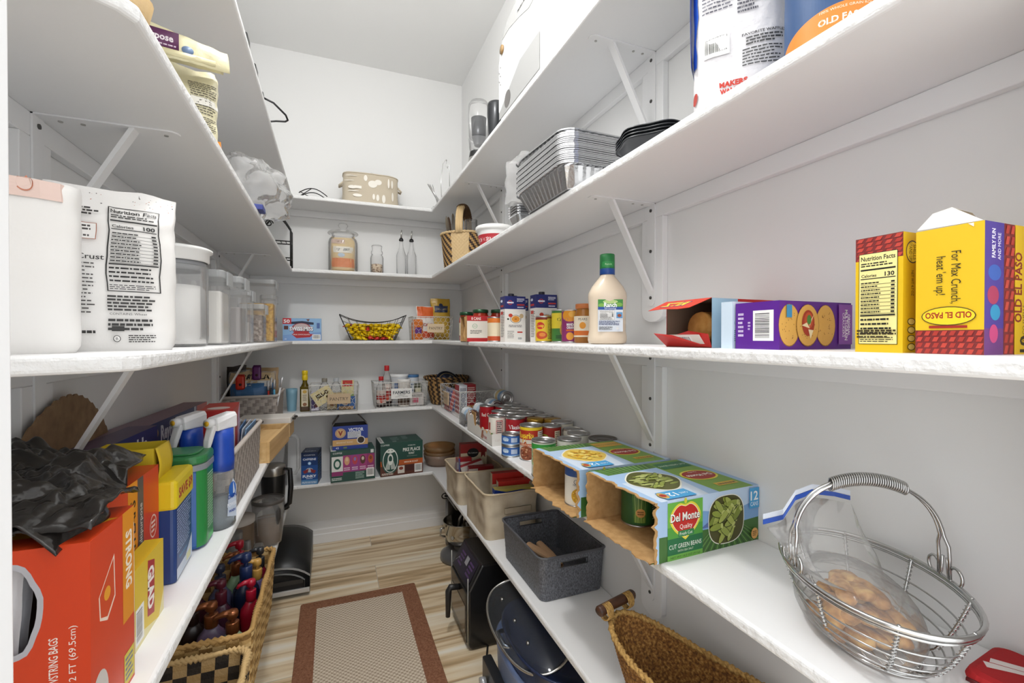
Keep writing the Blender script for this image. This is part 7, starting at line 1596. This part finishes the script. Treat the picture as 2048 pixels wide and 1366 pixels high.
t = thing('cooking_pot', 'dark blue oval inner pot sitting in the slow cooker', 'pot', (.660, 1.320, .262))
m = MB(); m.smooth = True; NB = M('#27314f', .25); m.loft([ovl(.138, .225, .0), ovl(.142, .228, .006), ovl(.142, .228, .060), ovl(.146, .232, .064), ovl(.138, .224, .066), ovl(.128, .212, .03), ovl(.11, .19, .003)], NB, cap=True); m.build('pot_body', t)
for sy in (-1,):
    m = MB(); m.tube([(-.11, sy * .185, .045), (-.135, sy * .205, .05), (-.115, sy * .245, .05), (-.05, sy * .262, .05), (.0, sy * .25, .05), (.0, sy * .226, .045)], .007, MAT_CHROME, n=8); m.build('handle', t)
m = MB(); m.tube([(-.135, .10, .045), (-.158, .09, .05), (-.158, .02, .05), (-.135, .01, .045)], .007, MAT_CHROME, n=8); m.build('handle', t)
t = thing('glass_pot_lid', 'oval glass lid with steel rim leaning in the slow cooker pot', 'lid', (.590, 1.375, .350), rot=(math.radians(7), math.radians(-17), 0))
m = MB(); m.smooth = True; m.loft([ovl(.105, .205, 0), ovl(.08, .16, .016), ovl(.04, .08, .026), ovl(.001, .002, .028)], film_mat('lid_glass', '#c9d0da', clear=.8, rough=.04, white=.08)); m.build('glass', t)
m = MB(); m.tube([p for p in ovl(.107, .207, 0)], .0045, MAT_STEEL, n=8, closed=True); m.build('steel_rim', t)
for y in (-.1, .0, .11):
    m = MB(); m.tube([(-.035, y, .018), (-.035, y, .028)], .005, MAT_STEEL, n=12); m.build('rivet', t)

# ------------------------------------------------------------ second highest shelf
Z2 = ZT[1]; Z1 = ZT[0]
t = thing('glass_jar', 'large lidded glass jar holding snack bags on the high back shelf', 'jar', (.062, 2.955, Z2))
m = MB(); m.lathe([(.070, 0), (.082, .006), (.084, .02), (.084, .185), (.078, .205), (.064, .218), (.064, .232), (.068, .236), (.062, .236), (.060, .218), (.074, .204), (.080, .185), (.080, .02), (.0001, .010)], MAT_GLASS, n=56, cap=False); m.build('glass_body', t)
m = MB(); m.lathe([(.086, .237), (.088, .240), (.085, .246), (.05, .256), (.026, .260), (.014, .266), (.022, .276), (.029, .288), (.024, .300), (.0001, .303)], MAT_GLASS, n=48, cap=False); m.build('glass_lid', t)
pouch('tan and orange snack bag folded inside the large glass jar', (.060, 2.955, Z2 + .011), .05, .140, .10, .205, '#dcc08a', lambda F: (cr(F, .05, .10, .95, .36, '#d9772c'), cr(F, .1, .52, .92, .70, '#e2ddd0'), F.text('LIZ YEERTS', .5, .61, .014, '#3f4a50', fit=.075, fat=.04), F.ell(.4, .45, .14, .06, '#a9bcd0'), cr(F, .02, .80, .55, .94, '#cdb0a0'), F.text('CORN', .3, .87, .012, '#7a4a3a', fit=.04)), seed=14, crumple=.008)
t = thing('glass_jar', 'small glass jar of nuts beside the large jar', 'jar', (.259, 2.955, Z2))
m = MB(); m.lathe([(.034, 0), (.039, .004), (.040, .105), (.036, .118), (.032, .122), (.032, .128), (.0295, .128), (.034, .115), (.037, .1), (.037, .008), (.0001, .005)], MAT_GLASS, n=44, cap=False); m.build('glass_body', t)
m = MB(); m.lathe([(.033, .129), (.035, .131), (.035, .146), (.030, .150), (.030, .172), (.033, .178), (.028, .184), (.0001, .185)], MAT_GLASS, n=40, cap=False); m.build('glass_stopper', t)
m = MB(); m.lathe([(.0001, .006), (.036, .006), (.0365, .06), (.03, .066), (.0001, .064)], ramp_mat('mixed_nuts', [(0.35, '#8a6a4c'), (0.5, '#c2a482'), (0.7, '#ddc8ac')], tex='voronoi', tscale=90, rough=.8, bump=.8, dist=.006), n=40, cap=False); m.build('nuts', t)['kind'] = 'stuff'
for x, lb in ((.408, 'ribbed glass oil cruet with pour spout, left one'), (.472, 'ribbed glass oil cruet with pour spout, right one')):
    t = thing('oil_cruet', lb, 'bottle', (x, 2.955, Z2)); m = MB(); m.lathe([(.026, 0), (.030, .004)] + [(.030 + .0012 * (k % 2), .006 + .0065 * k) for k in range(20)] + [(.028, .140), (.014, .175), (.011, .2), (.011, .222), (.013, .225), (.010, .225), (.0095, .2), (.026, .14), (.027, .01), (.0001, .008)], MAT_GLASS, n=36, cap=False); m.build('glass_body', t)
    m = MB(); m.lathe([(.012, .222), (.0145, .226), (.0145, .232), (.011, .234), (.011, .240), (.0001, .240)], MAT_BLACK, n=20, cap=False); m.build('stopper_collar', t)
    m = MB(); m.tube([(0, 0, .238), (0, 0, .27), (.003, 0, .292)], [.0055, .0045, .003], MAT_STEEL, n=10); m.build('pour_spout', t)
# two tone handled basket with cutlery
TT = [M(c, .75, bump=(220, .5, .002)) for c in ('#b9935a', '#3b2c26', '#d6b98a')]
t = thing('handled_basket', 'two-tone braided basket with tall arched handle and cutlery', 'basket', (.692, 2.50, Z2), math.radians(-30))
RA, RB_ = .128, .105; m = MB(); fb2 = lambda u, v: ((RA * (.86 + .14 * v)) * math.cos(2 * PI * u), (RB_ * (.86 + .14 * v)) * math.sin(2 * PI * u), .003 + .182 * v)
def tt(cu, cv, u, v):
    a = (u * 360) % 180
    return TT[2] if 66 < a < 114 else TT[((cu * 2 + cv) // 2) % 2]
wov_wall(m, lambda u, v: (fb2(u, v), (math.cos(2 * PI * u), math.sin(2 * PI * u), 0)), 40, 18, .008, tt, sub=4)
m.lathe([(.0001, .003), (.105, .003), (.118, .18)], M('#5b452f', .8), n=36, sy=.82, cap=False); m.build('woven_body', t)
m = MB(); rope(m, [(RA * math.cos(a), RB_ * math.sin(a), .188) for a in [2 * PI * k / 90 for k in range(90)]], .008, TT[2], twist=26, closed=True); m.build('rope_rim', t)
arch = [(0, -RB_ * math.cos(PI * i / 40), .180 + .165 * math.sin(PI * i / 40) ** .55) for i in range(41)]
m = MB(); 
for dx in (-.012, 0, .012): m.tube([(dx, y, z) for _, y, z in arch], .0095, TT[2], n=8)
m.build('handle', t)
m = MB(); m.tube([(0.0245 * math.cos(i * .75), y, z + .0135 * math.sin(i * .75)) for i, (y, z) in enumerate([(-RB_ * math.cos(PI * (.32 + .5 * k / 170)), .180 + .165 * math.sin(PI * (.32 + .5 * k / 170)) ** .55) for k in range(171)])], .0042, M('#5f4327', .8), n=5); m.build('handle_wrap', t)
for k, (dx, dy, ln, tilt, c, lb) in enumerate(((-.070, -.02, .275, -.14, 'steel', 'steel table knife leaning left in the handled basket'), (-.045, -.03, .290, -.10, 'steel', 'steel table knife standing second from left in the basket'), (-.055, .01, .28, -.12, 'dark', 'dark handled wooden knife leaning left in the basket'),
        (.055, -.02, .245, .10, 'steel', 'steel fork standing right of the basket handle'), (.075, .00, .250, .14, 'steel', 'steel fork leaning right in the handled basket'))):
    t = thing('table_knife' if k < 3 else 'table_fork', lb, 'cutlery', (.692 + dx, 2.50 + dy, Z2 + .006), rot=(0, tilt, .2)); mt = MAT_STEEL if c == 'steel' else M('#4d3a2c', .5); m = MB()
    if k < 3: m.loft([[(-.006 * s_, -.0012, z), (.006 * s_, -.0012, z), (.006 * s_, .0012, z), (-.006 * s_, .0012, z)] for s_, z in ((1, 0), (1, ln * .5), (1.7, ln * .6), (1.8, ln * .85), (1.2, ln * .96), (.3, ln))], mt, cap=True); m.build('knife_body', t)
    else:
        m.loft([[(-.005 * s_, -.001, z), (.005 * s_, -.001, z), (.005 * s_, .001, z), (-.005 * s_, .001, z)] for s_, z in ((1, 0), (.7, ln * .5), (1.2, ln * .7), (2.2, ln * .78))], mt, cap=True); m.build('fork_handle', t)
        for q in range(4):
            m = MB(); x = -.009 + .006 * q; m.tube([(x, 0, ln * .77), (x, -.002, ln * .9), (x, 0, ln)], [.002, .0018, .001], mt, n=6); m.build('tine', t)
t = thing('plastic_cup', 'clear plastic cup standing at the right inside the handled basket', 'cup', (.742, 2.525, Z2 + .008)); m = MB(); m.lathe([(.026, 0), (.028, .002), (.036, .275), (.0345, .275), (.0265, .004), (.0001, .003)], MAT_CLEARP, n=30, cap=False); m.build('cup_body', t)
# white tub with red band
t = thing('mixing_bowl', 'white plastic tub with a red band near the shelf edge', 'bowl', (.688, 1.960, Z2))
m = MB(); m.lathe([(.055, 0), (.06, .004), (.078, .075), (.082, .088)], M('#efefec', .35), n=48, cap=False); m.lathe([(.082, .088), (.088, .090), (.088, .106), (.083, .110), (.079, .108), (.074, .085), (.055, .006), (.0001, .006)], M('#f3f3f0', .3), n=48, cap=False); m.build('tub_body', t)
m = MB(); F = cyl_face(m, .0655, .025, .068, a0=math.radians(-125), r2=.0765); F.rect(.25, 0, .75, 1, '#b8323a'); F.text('ICE CREAM', .46, .5, .016, '#f3e4e2', fit=.11, fat=.04); m.build('red_band', t)
# foil roasting pans: a stack of single pans
def pan_mesh():
    m = MB(); n = 96; P1 = rr_path(-.142, -.166, .142, .166, .04); P0 = rr_path(-.118, -.142, .118, .142, .03); PR = rr_path(-.150, -.174, .150, .174, .044)
    def ring(P, z, fl=0): return [(P(k / n)[0] + P(k / n)[2] * (fl * (1 if k % 2 else -1)), P(k / n)[1] + P(k / n)[3] * (fl * (1 if k % 2 else -1)), z) for k in range(n)]
    m.smooth = False; m.loft([ring(P0, 0), ring(P0, .002, .001), ring(P1, .052, .0016), ring(P1, .057), ring(PR, .059), ring(PR, .0555)], MAT_FOIL); m.add(ring(P0, 0), [tuple(reversed(range(n)))], MAT_FOIL)
    return m
o = pan_mesh().build('foil_pan'); o.location = (.690, 1.195, Z2 + .001); tag(o, 'crinkled aluminium foil pan nested in the tall stack', 'foil pan', 'nested aluminium foil pans')
for k in range(1, 17):
    c = o.copy(); COL.objects.link(c); c.location = (.690 + .001 * math.sin(k * 2.1), 1.195 + .0012 * math.sin(k * 1.3), Z2 + .001 + .0049 * k); c.rotation_euler = (.0012 * k, 0, .004 * math.sin(k))
c = o.copy(); COL.objects.link(c); c.location = (.694, 1.210, Z2 + .098); c.rotation_euler = (.045, 0, .02); c['label'] = 'topmost foil pan lying tilted on the stack, its inside showing'; del c['group']
m = MB(); m.smooth = True
m.grid(lambda u, v: (.600 + (.072 + .008 * nz(u * 8, v * 6, 2)) * math.cos(PI * (.15 + 1.2 * u)), 1.372 + (.034 + .01 * nz(u * 6, v * 5, 4)) * math.sin(PI * (.0 + u)), 1.722 + .135 * v + .012 * nz(u * 5, v * 3, 5)), 36, 20, MAT_SOFT)
m.grid(lambda u, v: (.535 + .15 * u, 1.395 - .12 * v, 1.848 + .018 * math.sin(PI * u) * (1 - v) + .008 * nz(u * 6, v * 6, 5)), 16, 12, MAT_SOFT)
o = m.build('plastic_wrap'); tag(o, 'clear torn plastic wrap over the far end of the foil pan stack', 'wrap')
for k in range(5):
    if k == 0:
        m = MB(); n = 60; P1 = rr_path(-.055, -.04, .055, .04, .012); P0 = rr_path(-.045, -.03, .045, .03, .01); m.loft([[(P(i / n)[0], P(i / n)[1], z) for i in range(n)] for P, z in ((P0, 0), (P1, .03), (rr_path(-.06, -.045, .06, .045, .014), .031))], MAT_FOIL); m.add([(P0(i / n)[0], P0(i / n)[1], 0) for i in range(n)], [tuple(reversed(range(n)))], MAT_FOIL); o = m.build('small_foil_tray'); tag(o, 'small foil tray in the short stack behind the large foil pans', 'foil tray', 'small foil trays'); q = o
    else: q = o.copy(); COL.objects.link(q)
    q.location = (.640, 1.478, Z2 + .001 + .009 * k)
# black plastic bowls
def scal(r, z, amp=.05, n=72): return [(r * (1 + amp * math.cos(6 * 2 * PI * k / n)) * math.cos(2 * PI * k / n), r * (1 + amp * math.cos(6 * 2 * PI * k / n)) * math.sin(2 * PI * k / n), z) for k in range(n)]
for k in range(4):
    if k == 0:
        m = MB(); m.smooth = True; m.loft([scal(.05, 0, 0), scal(.055, .002, .01), scal(.080, .050, .05), scal(.088, .053, .05), scal(.088, .051, .05)], M('#2b2d31', .3)); m.add(scal(.05, 0, 0), [tuple(reversed(range(72)))], M('#2b2d31', .3)); o = m.build('black_bowl'); tag(o, 'black plastic scalloped bowl in the nested stack beside foil pans', 'bowl', 'nested black bowls'); q = o
    else: q = o.copy(); COL.objects.link(q)
    q.location = (.700, .868, Z2 + .001 + .007 * k); q.rotation_euler = (0, 0, .2)
# pancake mix bag
pouch('white and blue pancake mix bag with printed recipe on the high shelf', (.660, .600, Z2), math.radians(-49), .145, .075, .30, '#e6e4e6',
    lambda F: (F.text('MAKERS', .46, .13, .0085, '#c8321f', fit=.042, fat=.05), F.text('WANTED', .46, .09, .0085, '#c8321f', fit=.042, fat=.05), F.barcode(.12, .30, .42, .42), F.lines(.10, .55, .5, .85, 14, '#5a5a66', fill=.4), F.lines(.55, .20, .95, .30, 6, '#4a4a4a', fill=.4), F.text('FAVORITE WAFFLES', .76, .375, .0045, '#3a3a3a', fit=.062, fat=.02),
               F.lines(.58, .31, .95, .36, 3, '#4a4a4a'), F.text('1. HEAT', .6, .62, .0075, '#2a57c0', fit=.032, fat=.03), F.text('2. WHISK', .92, .61, .0065, '#2a57c0', fit=.025, fat=.03), F.lines(.5, .5, .72, .59, 4, '#4a4a55'), F.rect(.0, .28, .045, 1, '#2d5fc8'), F.ell(.03, .1, .03, .035, '#b8443a')), seed=22, crumple=.006, tops=1.0, name='pancake_mix_bag')
m = MB(); m.grid(lambda u, v: (-.0735 - .002 * math.sin(PI * v), -.032 + .064 * u, .085 + .2 * v), 4, 10, M('#2d5fc8', .3)); bpy_b = [x for x in bpy.data.objects if x.name.startswith('pancake_mix_bag')][0]; m.build('blue_side_gusset', bpy_b)
# oats canister
t = thing('oats_canister', 'blue and orange round oats canister at the high shelf edge', 'canister', (.674, .444, Z2))
m = MB(); m.lathe([(.0625, .002), (.0625, .232)], M('#2c4f7d', .45), n=56, cap=False); m.lathe([(.060, 0), (.0632, .001), (.0632, .006), (.0625, .007)], M('#d9d5cc', .5), n=56)
F = cyl_face(m, .0626, .004, .23, a0=math.radians(-124)); 
arc_ = lambda h: (lambda u: max(0, h - 1.6 * (u - .5) ** 2)); F.rect(0, 0, 1, .42, '#2c4f7d'); F.band(.2, .8, lambda u: 0, arc_(.225), '#e0862e'); F.band(.28, .72, lambda u: 0, arc_(.075), '#ece4d8'); F.text('OLD FASHIONED', .5, .135, .0085, '#f6efe0', fit=.088, fat=.03); F.text('100% WHOLE GRAIN ROLLED OATS', .5, .195, .0035, '#f3e6cf', fit=.085)
F.ell(.5, .03, .055, .05, '#b5302c'); F.text('OATS', .5, .30, .021, '#f4f3ee', fit=.066, fat=.05); F.text('QUAKER', .46, .43, .021, '#f4f3ee', fit=.085, fat=.05); F.ell(.36, .62, .08, .1, '#c24a3c')
m.build('paper_tube', t)
m = MB(); m.lathe([(.064, .226), (.065, .228), (.065, .240), (.0001, .241)], M('#d9d5cc', .4), n=48, cap=False); m.build('lid', t)
# left side of that shelf
pouch('folded all-purpose flour bag with purple print on the left high shelf', (-.300, 1.165, Z2), math.radians(12), .135, .085, .190, '#e3dcb8',
    lambda F: (cr(F, .08, .38, .58, .62, '#6a4a9a'), F.lines(.64, .05, .98, .40, 16, '#4a443c', fill=.4), F.lines(.64, .42, .98, .80, 14, '#5a5449', fill=.4), cr(F, .62, .52, .99, .60, '#e9e6dc'), F.ell(.3, .78, .14, .07, '#4a4238'), F.ell(.3, .78, .11, .055, '#e3dcb8')), seed=31, crumple=.007, name='flour_bag')
fb3 = [x for x in bpy.data.objects if x.name.startswith('flour_bag')][-1]
m = MB(); m.smooth = True; m.grid(lambda u, v: (-.072 + .150 * u + .01 * v, -.015 - .075 * math.sin(PI * v * .55) + .004 * nz(u * 8, v * 6, 2), .186 + .055 * math.sin(PI * v) * (1 - .45 * u) - .030 * v), 24, 14, M('#ddd5ae', .5, bump=(40, .6, .006)))
F = Face(m, lambda u, v, e: Vector((-.070 + u, -.093 - e, .158 + v + .02 * 0)), .14, .05); F.rect(0, .3, .52, .95, '#5e2a55'); F.text('Purpose', .28, .68, .013, '#efe6ea', fit=.05, fat=.03); F.lines(.1, .35, .5, .45, 1, '#d6c2d2'); F.ell(.62, .4, .07, .16, '#6f86a8'); F.rect(.0, .05, .95, .28, '#d6cda4'); m.build('rolled_top', fb3, solid=.002)
small_box('small orange carton standing behind the folded flour bag', (-.290, 1.345, Z2), .15, (.060, .045, .098), '#df8d2a', lambda f: (f('r').rect(0, 0, 1, 1, '#dba899'), f('f').rect(.2, .4, .7, .7, '#e8c9b0')))
m = MB(); m.smooth = True
def blob(a, b):
    th, ph = 2 * PI * a, PI * b; x, y, z = math.cos(th) * math.sin(ph), math.sin(th) * math.sin(ph), math.cos(ph)
    q = 1 + .50 * nz(x * 1.3, y * 1.3, z * 1.3 + 3) + .20 * abs(nz(x * 3.2, y * 3.2, z * 3.2)) + .03 * nz(x * 9, y * 9, z * 9); return (.105 * x * q, .125 * y * q, .098 * z * q)
m.grid(blob, 60, 40, MAT_SOFT)
o = m.build('clear_plastic_bag'); o.location = (-.240, 1.78, Z2 + .112); tag(o, 'crumpled ball of clear plastic bags spilling over the left high shelf edge', 'bag')
m = MB(); m.smooth = True; m.grid(lambda u, v: (-.030 + .075 * u - .02 * v, .16 - .25 * u + .03 * nz(u * 5, v * 5, 1), .060 - .115 * v * (.4 + .6 * u) + .02 * nz(u * 6, v * 6, 9)), 26, 20, MAT_SOFT)
m.grid(lambda u, v: (-.04 + .02 * nz(u * 4, v * 4, 2), -.32 + .28 * u, -.085 + .135 * v * (.3 + .7 * u)), 24, 14, MAT_SOFT); m.build('trailing_film', o)
m = MB(); m.rbox(-.02, -.03, 0, .02, .03, .016, .004, '#3a4488', n=2); q = m.build('blue_packet'); q.location = (-.215, 1.60, Z2); tag(q, 'small blue packet at the left shelf edge under the clear bags', 'packet')
# black wire arch rack
t = thing('wire_corner_rack', 'black wire arched rack standing on the far left corner', 'rack', (-.285, 2.76, Z2)); m = MB()
arc = [(.075 * math.cos(a) if False else -.075 + .15 * i / 24, 0, .20 + .08 * math.sin(PI * i / 24)) for i, a in enumerate([0] * 25)]
m.tube([(-.075, 0, 0), (-.075, 0, .10)] + arc + [(.075, 0, .10), (.075, 0, 0)], .0042, MAT_IRON, n=8); m.build('front_arch', t)
m = MB(); m.tube([(-.075, .09, 0), (-.075, .09, .10)] + [(x, .09, z) for x, _, z in arc] + [(.075, .09, .10), (.075, .09, 0)], .0042, MAT_IRON, n=8); m.build('back_arch', t)
for z in (.045, .135):
    m = MB(); m.tube([(-.075, 0, z), (.075, 0, z), (.075, .09, z), (-.075, .09, z)], .003, MAT_IRON, n=6, closed=True)
    for k in range(1, 6): m.tube([(-.075 + .025 * k, 0, z), (-.075 + .025 * k, .09, z)], .002, MAT_IRON, n=5)
    m.build('wire_tier', t)
m = MB(); m.tube([(-.03 + .02 * math.cos(a) * (1 - a / 14), 0, .245 - .02 + .02 * math.sin(a) * (1 - a / 14)) for a in [i * .35 for i in range(28)]], .003, MAT_IRON, n=6); m.build('scroll', t)
m = MB(); m.lathe([(.045, 0), (.05, .004), (.06, .05), (.056, .05), (.045, .006), (.0001, .005)], M('#b79a6a', .7, bump=(200, .5, .002)), n=36, cap=False, rib=lambda a, z: .02 * math.cos(30 * a)); o = m.build('tan_bowl'); o.location = (-.280, .735, Z2); tag(o, 'tan woven bowl just in view above the nearest left shelf corner', 'bowl')

# ------------------------------------------------------------ topmost shelf
t = thing('bread_maker', 'large white rounded bread maker with grey lid on the topmost right shelf', 'appliance', (.712, 1.440, Z1))
WH = M('#e4e4e3', .3); m = MB(); Bx, By, Hz = .112, .215, .30
def prof_bm(s): return [(s * math.cos(a), s * math.sin(a)) for a in ()]
sec = [(By - .03, 0), (By, .05), (By, .235), (By - .012, .275), (By - .045, .312), (By - .10, .335), (0, .350), (-By + .10, .335), (-By + .02, .29), (-By, .24), (-By, .03), (-By + .02, 0)]
rings = []
for x, q in ((-Bx, .94), (-Bx - .006, .97), (-Bx + .012, 1.0), (Bx - .012, 1.0), (Bx, .96)): rings.append([(x, y * q, .17 + (z - .17) * q) for y, z in sec])
rings[0] = [(-Bx - .008, y * .93, .17 + (z - .17) * .93) for y, z in sec]; m.smooth = False; m.loft(rings, WH, cap=True); m.build('body', t, bevel=.012)
m = MB(); lid = [(By - .055, .30), (By - .10, .3375), (0, .3525), (-By + .10, .3375), (-By + .018, .292), (-By + .05, .262), (-By + .13, .255), (0, .28), (By - .12, .30)]
m.loft([[(x, y, z + .004) for y, z in lid] for x in (-Bx - .0095, Bx + .001)], M('#b4b4b3', .3), cap=True); F = Face(m, lambda u, v, e: Vector((-Bx - .0097 - e, .02 - u, .300 + v)), .10, .02); F.text('Hamilton Beach', .5, .5, .009, '#3a3a3a', fit=.08, fat=.03); m.build('grey_lid', t)
m = MB(); m.tube([(-Bx - .009, By - .055, .268), (-Bx - .014, By - .055, .268)], .016, M('#9a7a4e', .4), n=24); m.build('tan_knob', t)
for k in range(5):
    m = MB(); m.tube([(-Bx - .008, By - .035 + .012 * (k % 2), .215 - .016 * k), (-Bx - .010, By - .035 + .012 * (k % 2), .215 - .016 * k)], .0045, '#d9d9da', n=12); m.build('button', t)
m = MB(); m.add([(-Bx - .0095, By * .9, .02), (-Bx - .0095, By * .9, .045), (-Bx - .0095, -.01, .135), (-Bx - .0095, -.17, .135), (-Bx - .0095, -.17, .02)], [(0, 1, 2, 3, 4)], '#a9a9a8'); m.build('grey_front_panel', t)
m = MB(); m.lathe([(.030, 0), (.0001, .0005)], M('#6d6a68', .5), n=28, c=(0, 0, 0), cap=False); o = m.build('round_vent', t); o.location = (-Bx - .0102, .105, .060); o.rotation_euler = (0, -PI / 2, 0)
# personal blender
t = thing('personal_blender', 'personal blender with tall clear cup and dark steel base', 'blender', (.665, 2.130, Z1))
m = MB(); m.lathe([(.050, 0), (.054, .004), (.050, .06), (.044, .095)], MAT_BLACK, n=36); m.build('motor_base', t); m = MB(); m.lathe([(.052, .03), (.0525, .032), (.050, .065), (.049, .066)], MAT_STEEL, n=36, cap=False); m.build('steel_band', t)
m = MB(); m.lathe([(.042, .096), (.046, .11), (.050, .16), (.048, .16), (.044, .112), (.0001, .10)], MAT_CLEARP, n=36, cap=False); m.build('blade_collar', t)
m = MB(); m.lathe([(.044, .165), (.048, .17), (.052, .28), (.050, .325), (.040, .34), (.0001, .345)], MAT_CLEARP, n=40, cap=False); m.build('clear_cup', t)
m = MB(); m.lathe([(.022, .13), (.034, .17), (.038, .26), (.030, .262), (.0001, .262)], M('#3a3c40', .25, .4), n=30, cap=False); m.build('inner_cup', t)
t = thing('travel_tumbler', 'dark grey tumbler between the personal blender and bread maker', 'tumbler', (.668, 1.885, Z1)); m = MB(); m.lathe([(.028, 0), (.031, .003), (.040, .17), (.040, .205), (.036, .217), (.0001, .222)], M('#2f3134', .25, .3), n=36, cap=False); m.build('tumbler_body', t)
# chrome wire stand
t = thing('chrome_wire_stand', 'chrome wire plate stand with one tall loop at the far corner', 'stand', (.668, 2.820, Z1))
m = MB(); m.tube([(-.03, 0, .003), (-.035, 0, .18), (-.022, 0, .285), (0, 0, .315), (.018, 0, .28), (.022, 0, .003)], .0024, MAT_CHROME, n=7); m.tube([(0, 0, .31), (0, 0, .27), (.008, 0, .26), (.010, 0, .272)], .0018, MAT_CHROME, n=6); m.build('tall_loop', t)
for k in range(4):
    a = -.35 - .28 * k; m = MB(); m.tube([(.012 * k - .05 + math.sin(a) * q * .8 + w_ * .3, w_, .005 + q) for w_, q in ((-.03, 0), (-.032, .08), (-.02, .125), (0, .14), (.02, .125), (.032, .08), (.03, 0))], .0022, MAT_CHROME, n=6); m.build('wire_loop', t)
m = MB(); m.tube([(-.09, -.03, .003), (.03, -.03, .003), (.03, .03, .003), (-.09, .03, .003)], .0022, MAT_CHROME, n=6, closed=True); m.build('base_frame', t)
# printed fabric basket
t = thing('fabric_basket', 'oval tan fabric basket with white kitchen tool print', 'basket', (.222, 2.945, Z1), 0)
CT = M('#c9bda8', .9, bump=(300, .4, .002)); FW, FD, FH = .33, .17, .178
P = lambda u, v: (FW / 2 * (1 - .03 * v) * math.copysign(abs(math.cos(2 * PI * u)) ** .6, math.cos(2 * PI * u)), FD / 2 * math.copysign(abs(math.sin(2 * PI * u)) ** .6, math.sin(2 * PI * u)))
m = MB(); m.smooth = True; 
def fbw(u, v, ins=0):
    x, y = P(u, v); b = 1 + .02 * nz(x * 12, y * 12, v * 4); return (x * b * (1 - ins), y * b * (1 - ins * 2), FH * v * (1 + .02 * nz(x * 9, 3, 1)) + (.004 if ins else 0))
m.grid(lambda u, v: fbw(u, v), 72, 12, CT); m.grid(lambda u, v: fbw(1 - u, v, .03), 72, 8, M('#e3dccd', .9)); m.add([fbw(k / 40, 0) for k in range(40)], [tuple(range(40))], CT)
F = Face(m, lambda u, v, e: Vector((-FW / 2 + .02 + u, -FD / 2 * (1 - .0) - .0015 - e + .02 * max(0, abs(u - (FW - .04) / 2) / ((FW - .04) / 2) - .8) * 3, v)), FW - .04, FH)
W2 = '#ece7dc'
for sh in ((.12, .50, .08, .055), (.06, .72, .1, .012), (.22, .24, .09, .05), (.52, .66, .09, .12), (.63, .74, .07, .09), (.38, .84, .035, .10), (.74, .20, .035, .14), (.62, .22, .03, .11), (.54, .24, .025, .10), (.84, .74, .02, .16), (.91, .72, .02, .14), (.14, .38, .11, .014), (.92, .3, .02, .15), (.1, .88, .12, .012)): F.ell(*sh, W2)
F.rect(.16, .47, .30, .56, W2); m.build('fabric_body', t)
m = MB(); m.tube([(fbw(k / 60, 1)) for k in range(60)], .004, CT, n=6, closed=True); m.build('rim', t)
for sx in (-1, 1):
    m = MB(); m.tube([(sx * (FW / 2 - .005), -.03, FH * .72), (sx * (FW / 2 + .016), -.02, FH * .62), (sx * (FW / 2 + .016), .02, FH * .62), (sx * (FW / 2 - .005), .03, FH * .72)], .006, CT, n=8); m.build('side_handle', t)
m = MB(); m.smooth = True; m.grid(lambda u, v: (-.02 + .04 * u + .01 * nz(u * 3, v * 3), .004 * math.sin(u * 6), .05 * v * math.sin(PI * (.15 + .7 * u))), 10, 8, MAT_FILM); o = m.build('tissue'); o.location = (.228, 2.945, Z1 + FH * .93); tag(o, 'crumpled clear film tip sticking out of the tan fabric basket', 'film')
# black wire trivet
t = thing('wire_trivet', 'black wire dome trivet at the left of the topmost back shelf', 'trivet', (-.100, 2.905, Z1))
m = MB(); arc2 = [(-.075 + .15 * i / 20, 0, .004 + .050 * math.sin(PI * (.12 + .8 * i / 20))) for i in range(21)]
m.tube([(x, -.04, z) for x, _, z in arc2], .0028, MAT_IRON, n=6); m.build('front_arc', t); m = MB(); m.tube([(x, .04, z) for x, _, z in arc2], .0028, MAT_IRON, n=6); m.build('back_arc', t)
m = MB(); m.tube([(-.075, -.04, .004), (.075, -.04, .004), (.075, .04, .004), (-.075, .04, .004)], .0028, MAT_IRON, n=6, closed=True); m.build('base_ring', t)
for a, b in (((-.07, -.04, .03), (.01, .04, .01)), ((-.07, -.04, .004), (-.01, -.04, .052))):
    m = MB(); m.tube([a, b], .0024, MAT_IRON, n=6); m.build('cross_wire', t)
# black cables and clips along the topmost left edge
t = thing('black_cable', 'black cable with adapters lying along the topmost left shelf edge', 'cable', (-.225, 1.40, Z1))
m = MB(); m.tube([(0, 0, .006), (.004, .08, .006), (.002, .16, .006), (.006, .26, .006), (.004, .34, .006), (.010, .42, .006)], .003, MAT_BLACK, n=6); m.build('cord', t)
for y, l, h_ in ((.05, .055, .030), (.20, .055, .028), (.345, .03, .022)):
    m = MB(); m.rbox(-.016, y - l / 2, .0, .012, y + l / 2, h_, .006, MAT_BLACK, n=3); m.build('adapter', t)
m = MB(); m.tube([(.008, .35, .010), (.04, .36, .002), (.075, .385, -.022), (.080, .405, -.030), (.070, .43, -.026), (.035, .49, -.004), (.004, .53, .006)], .0034, MAT_BLACK, n=7); m.build('hanging_loop', t)
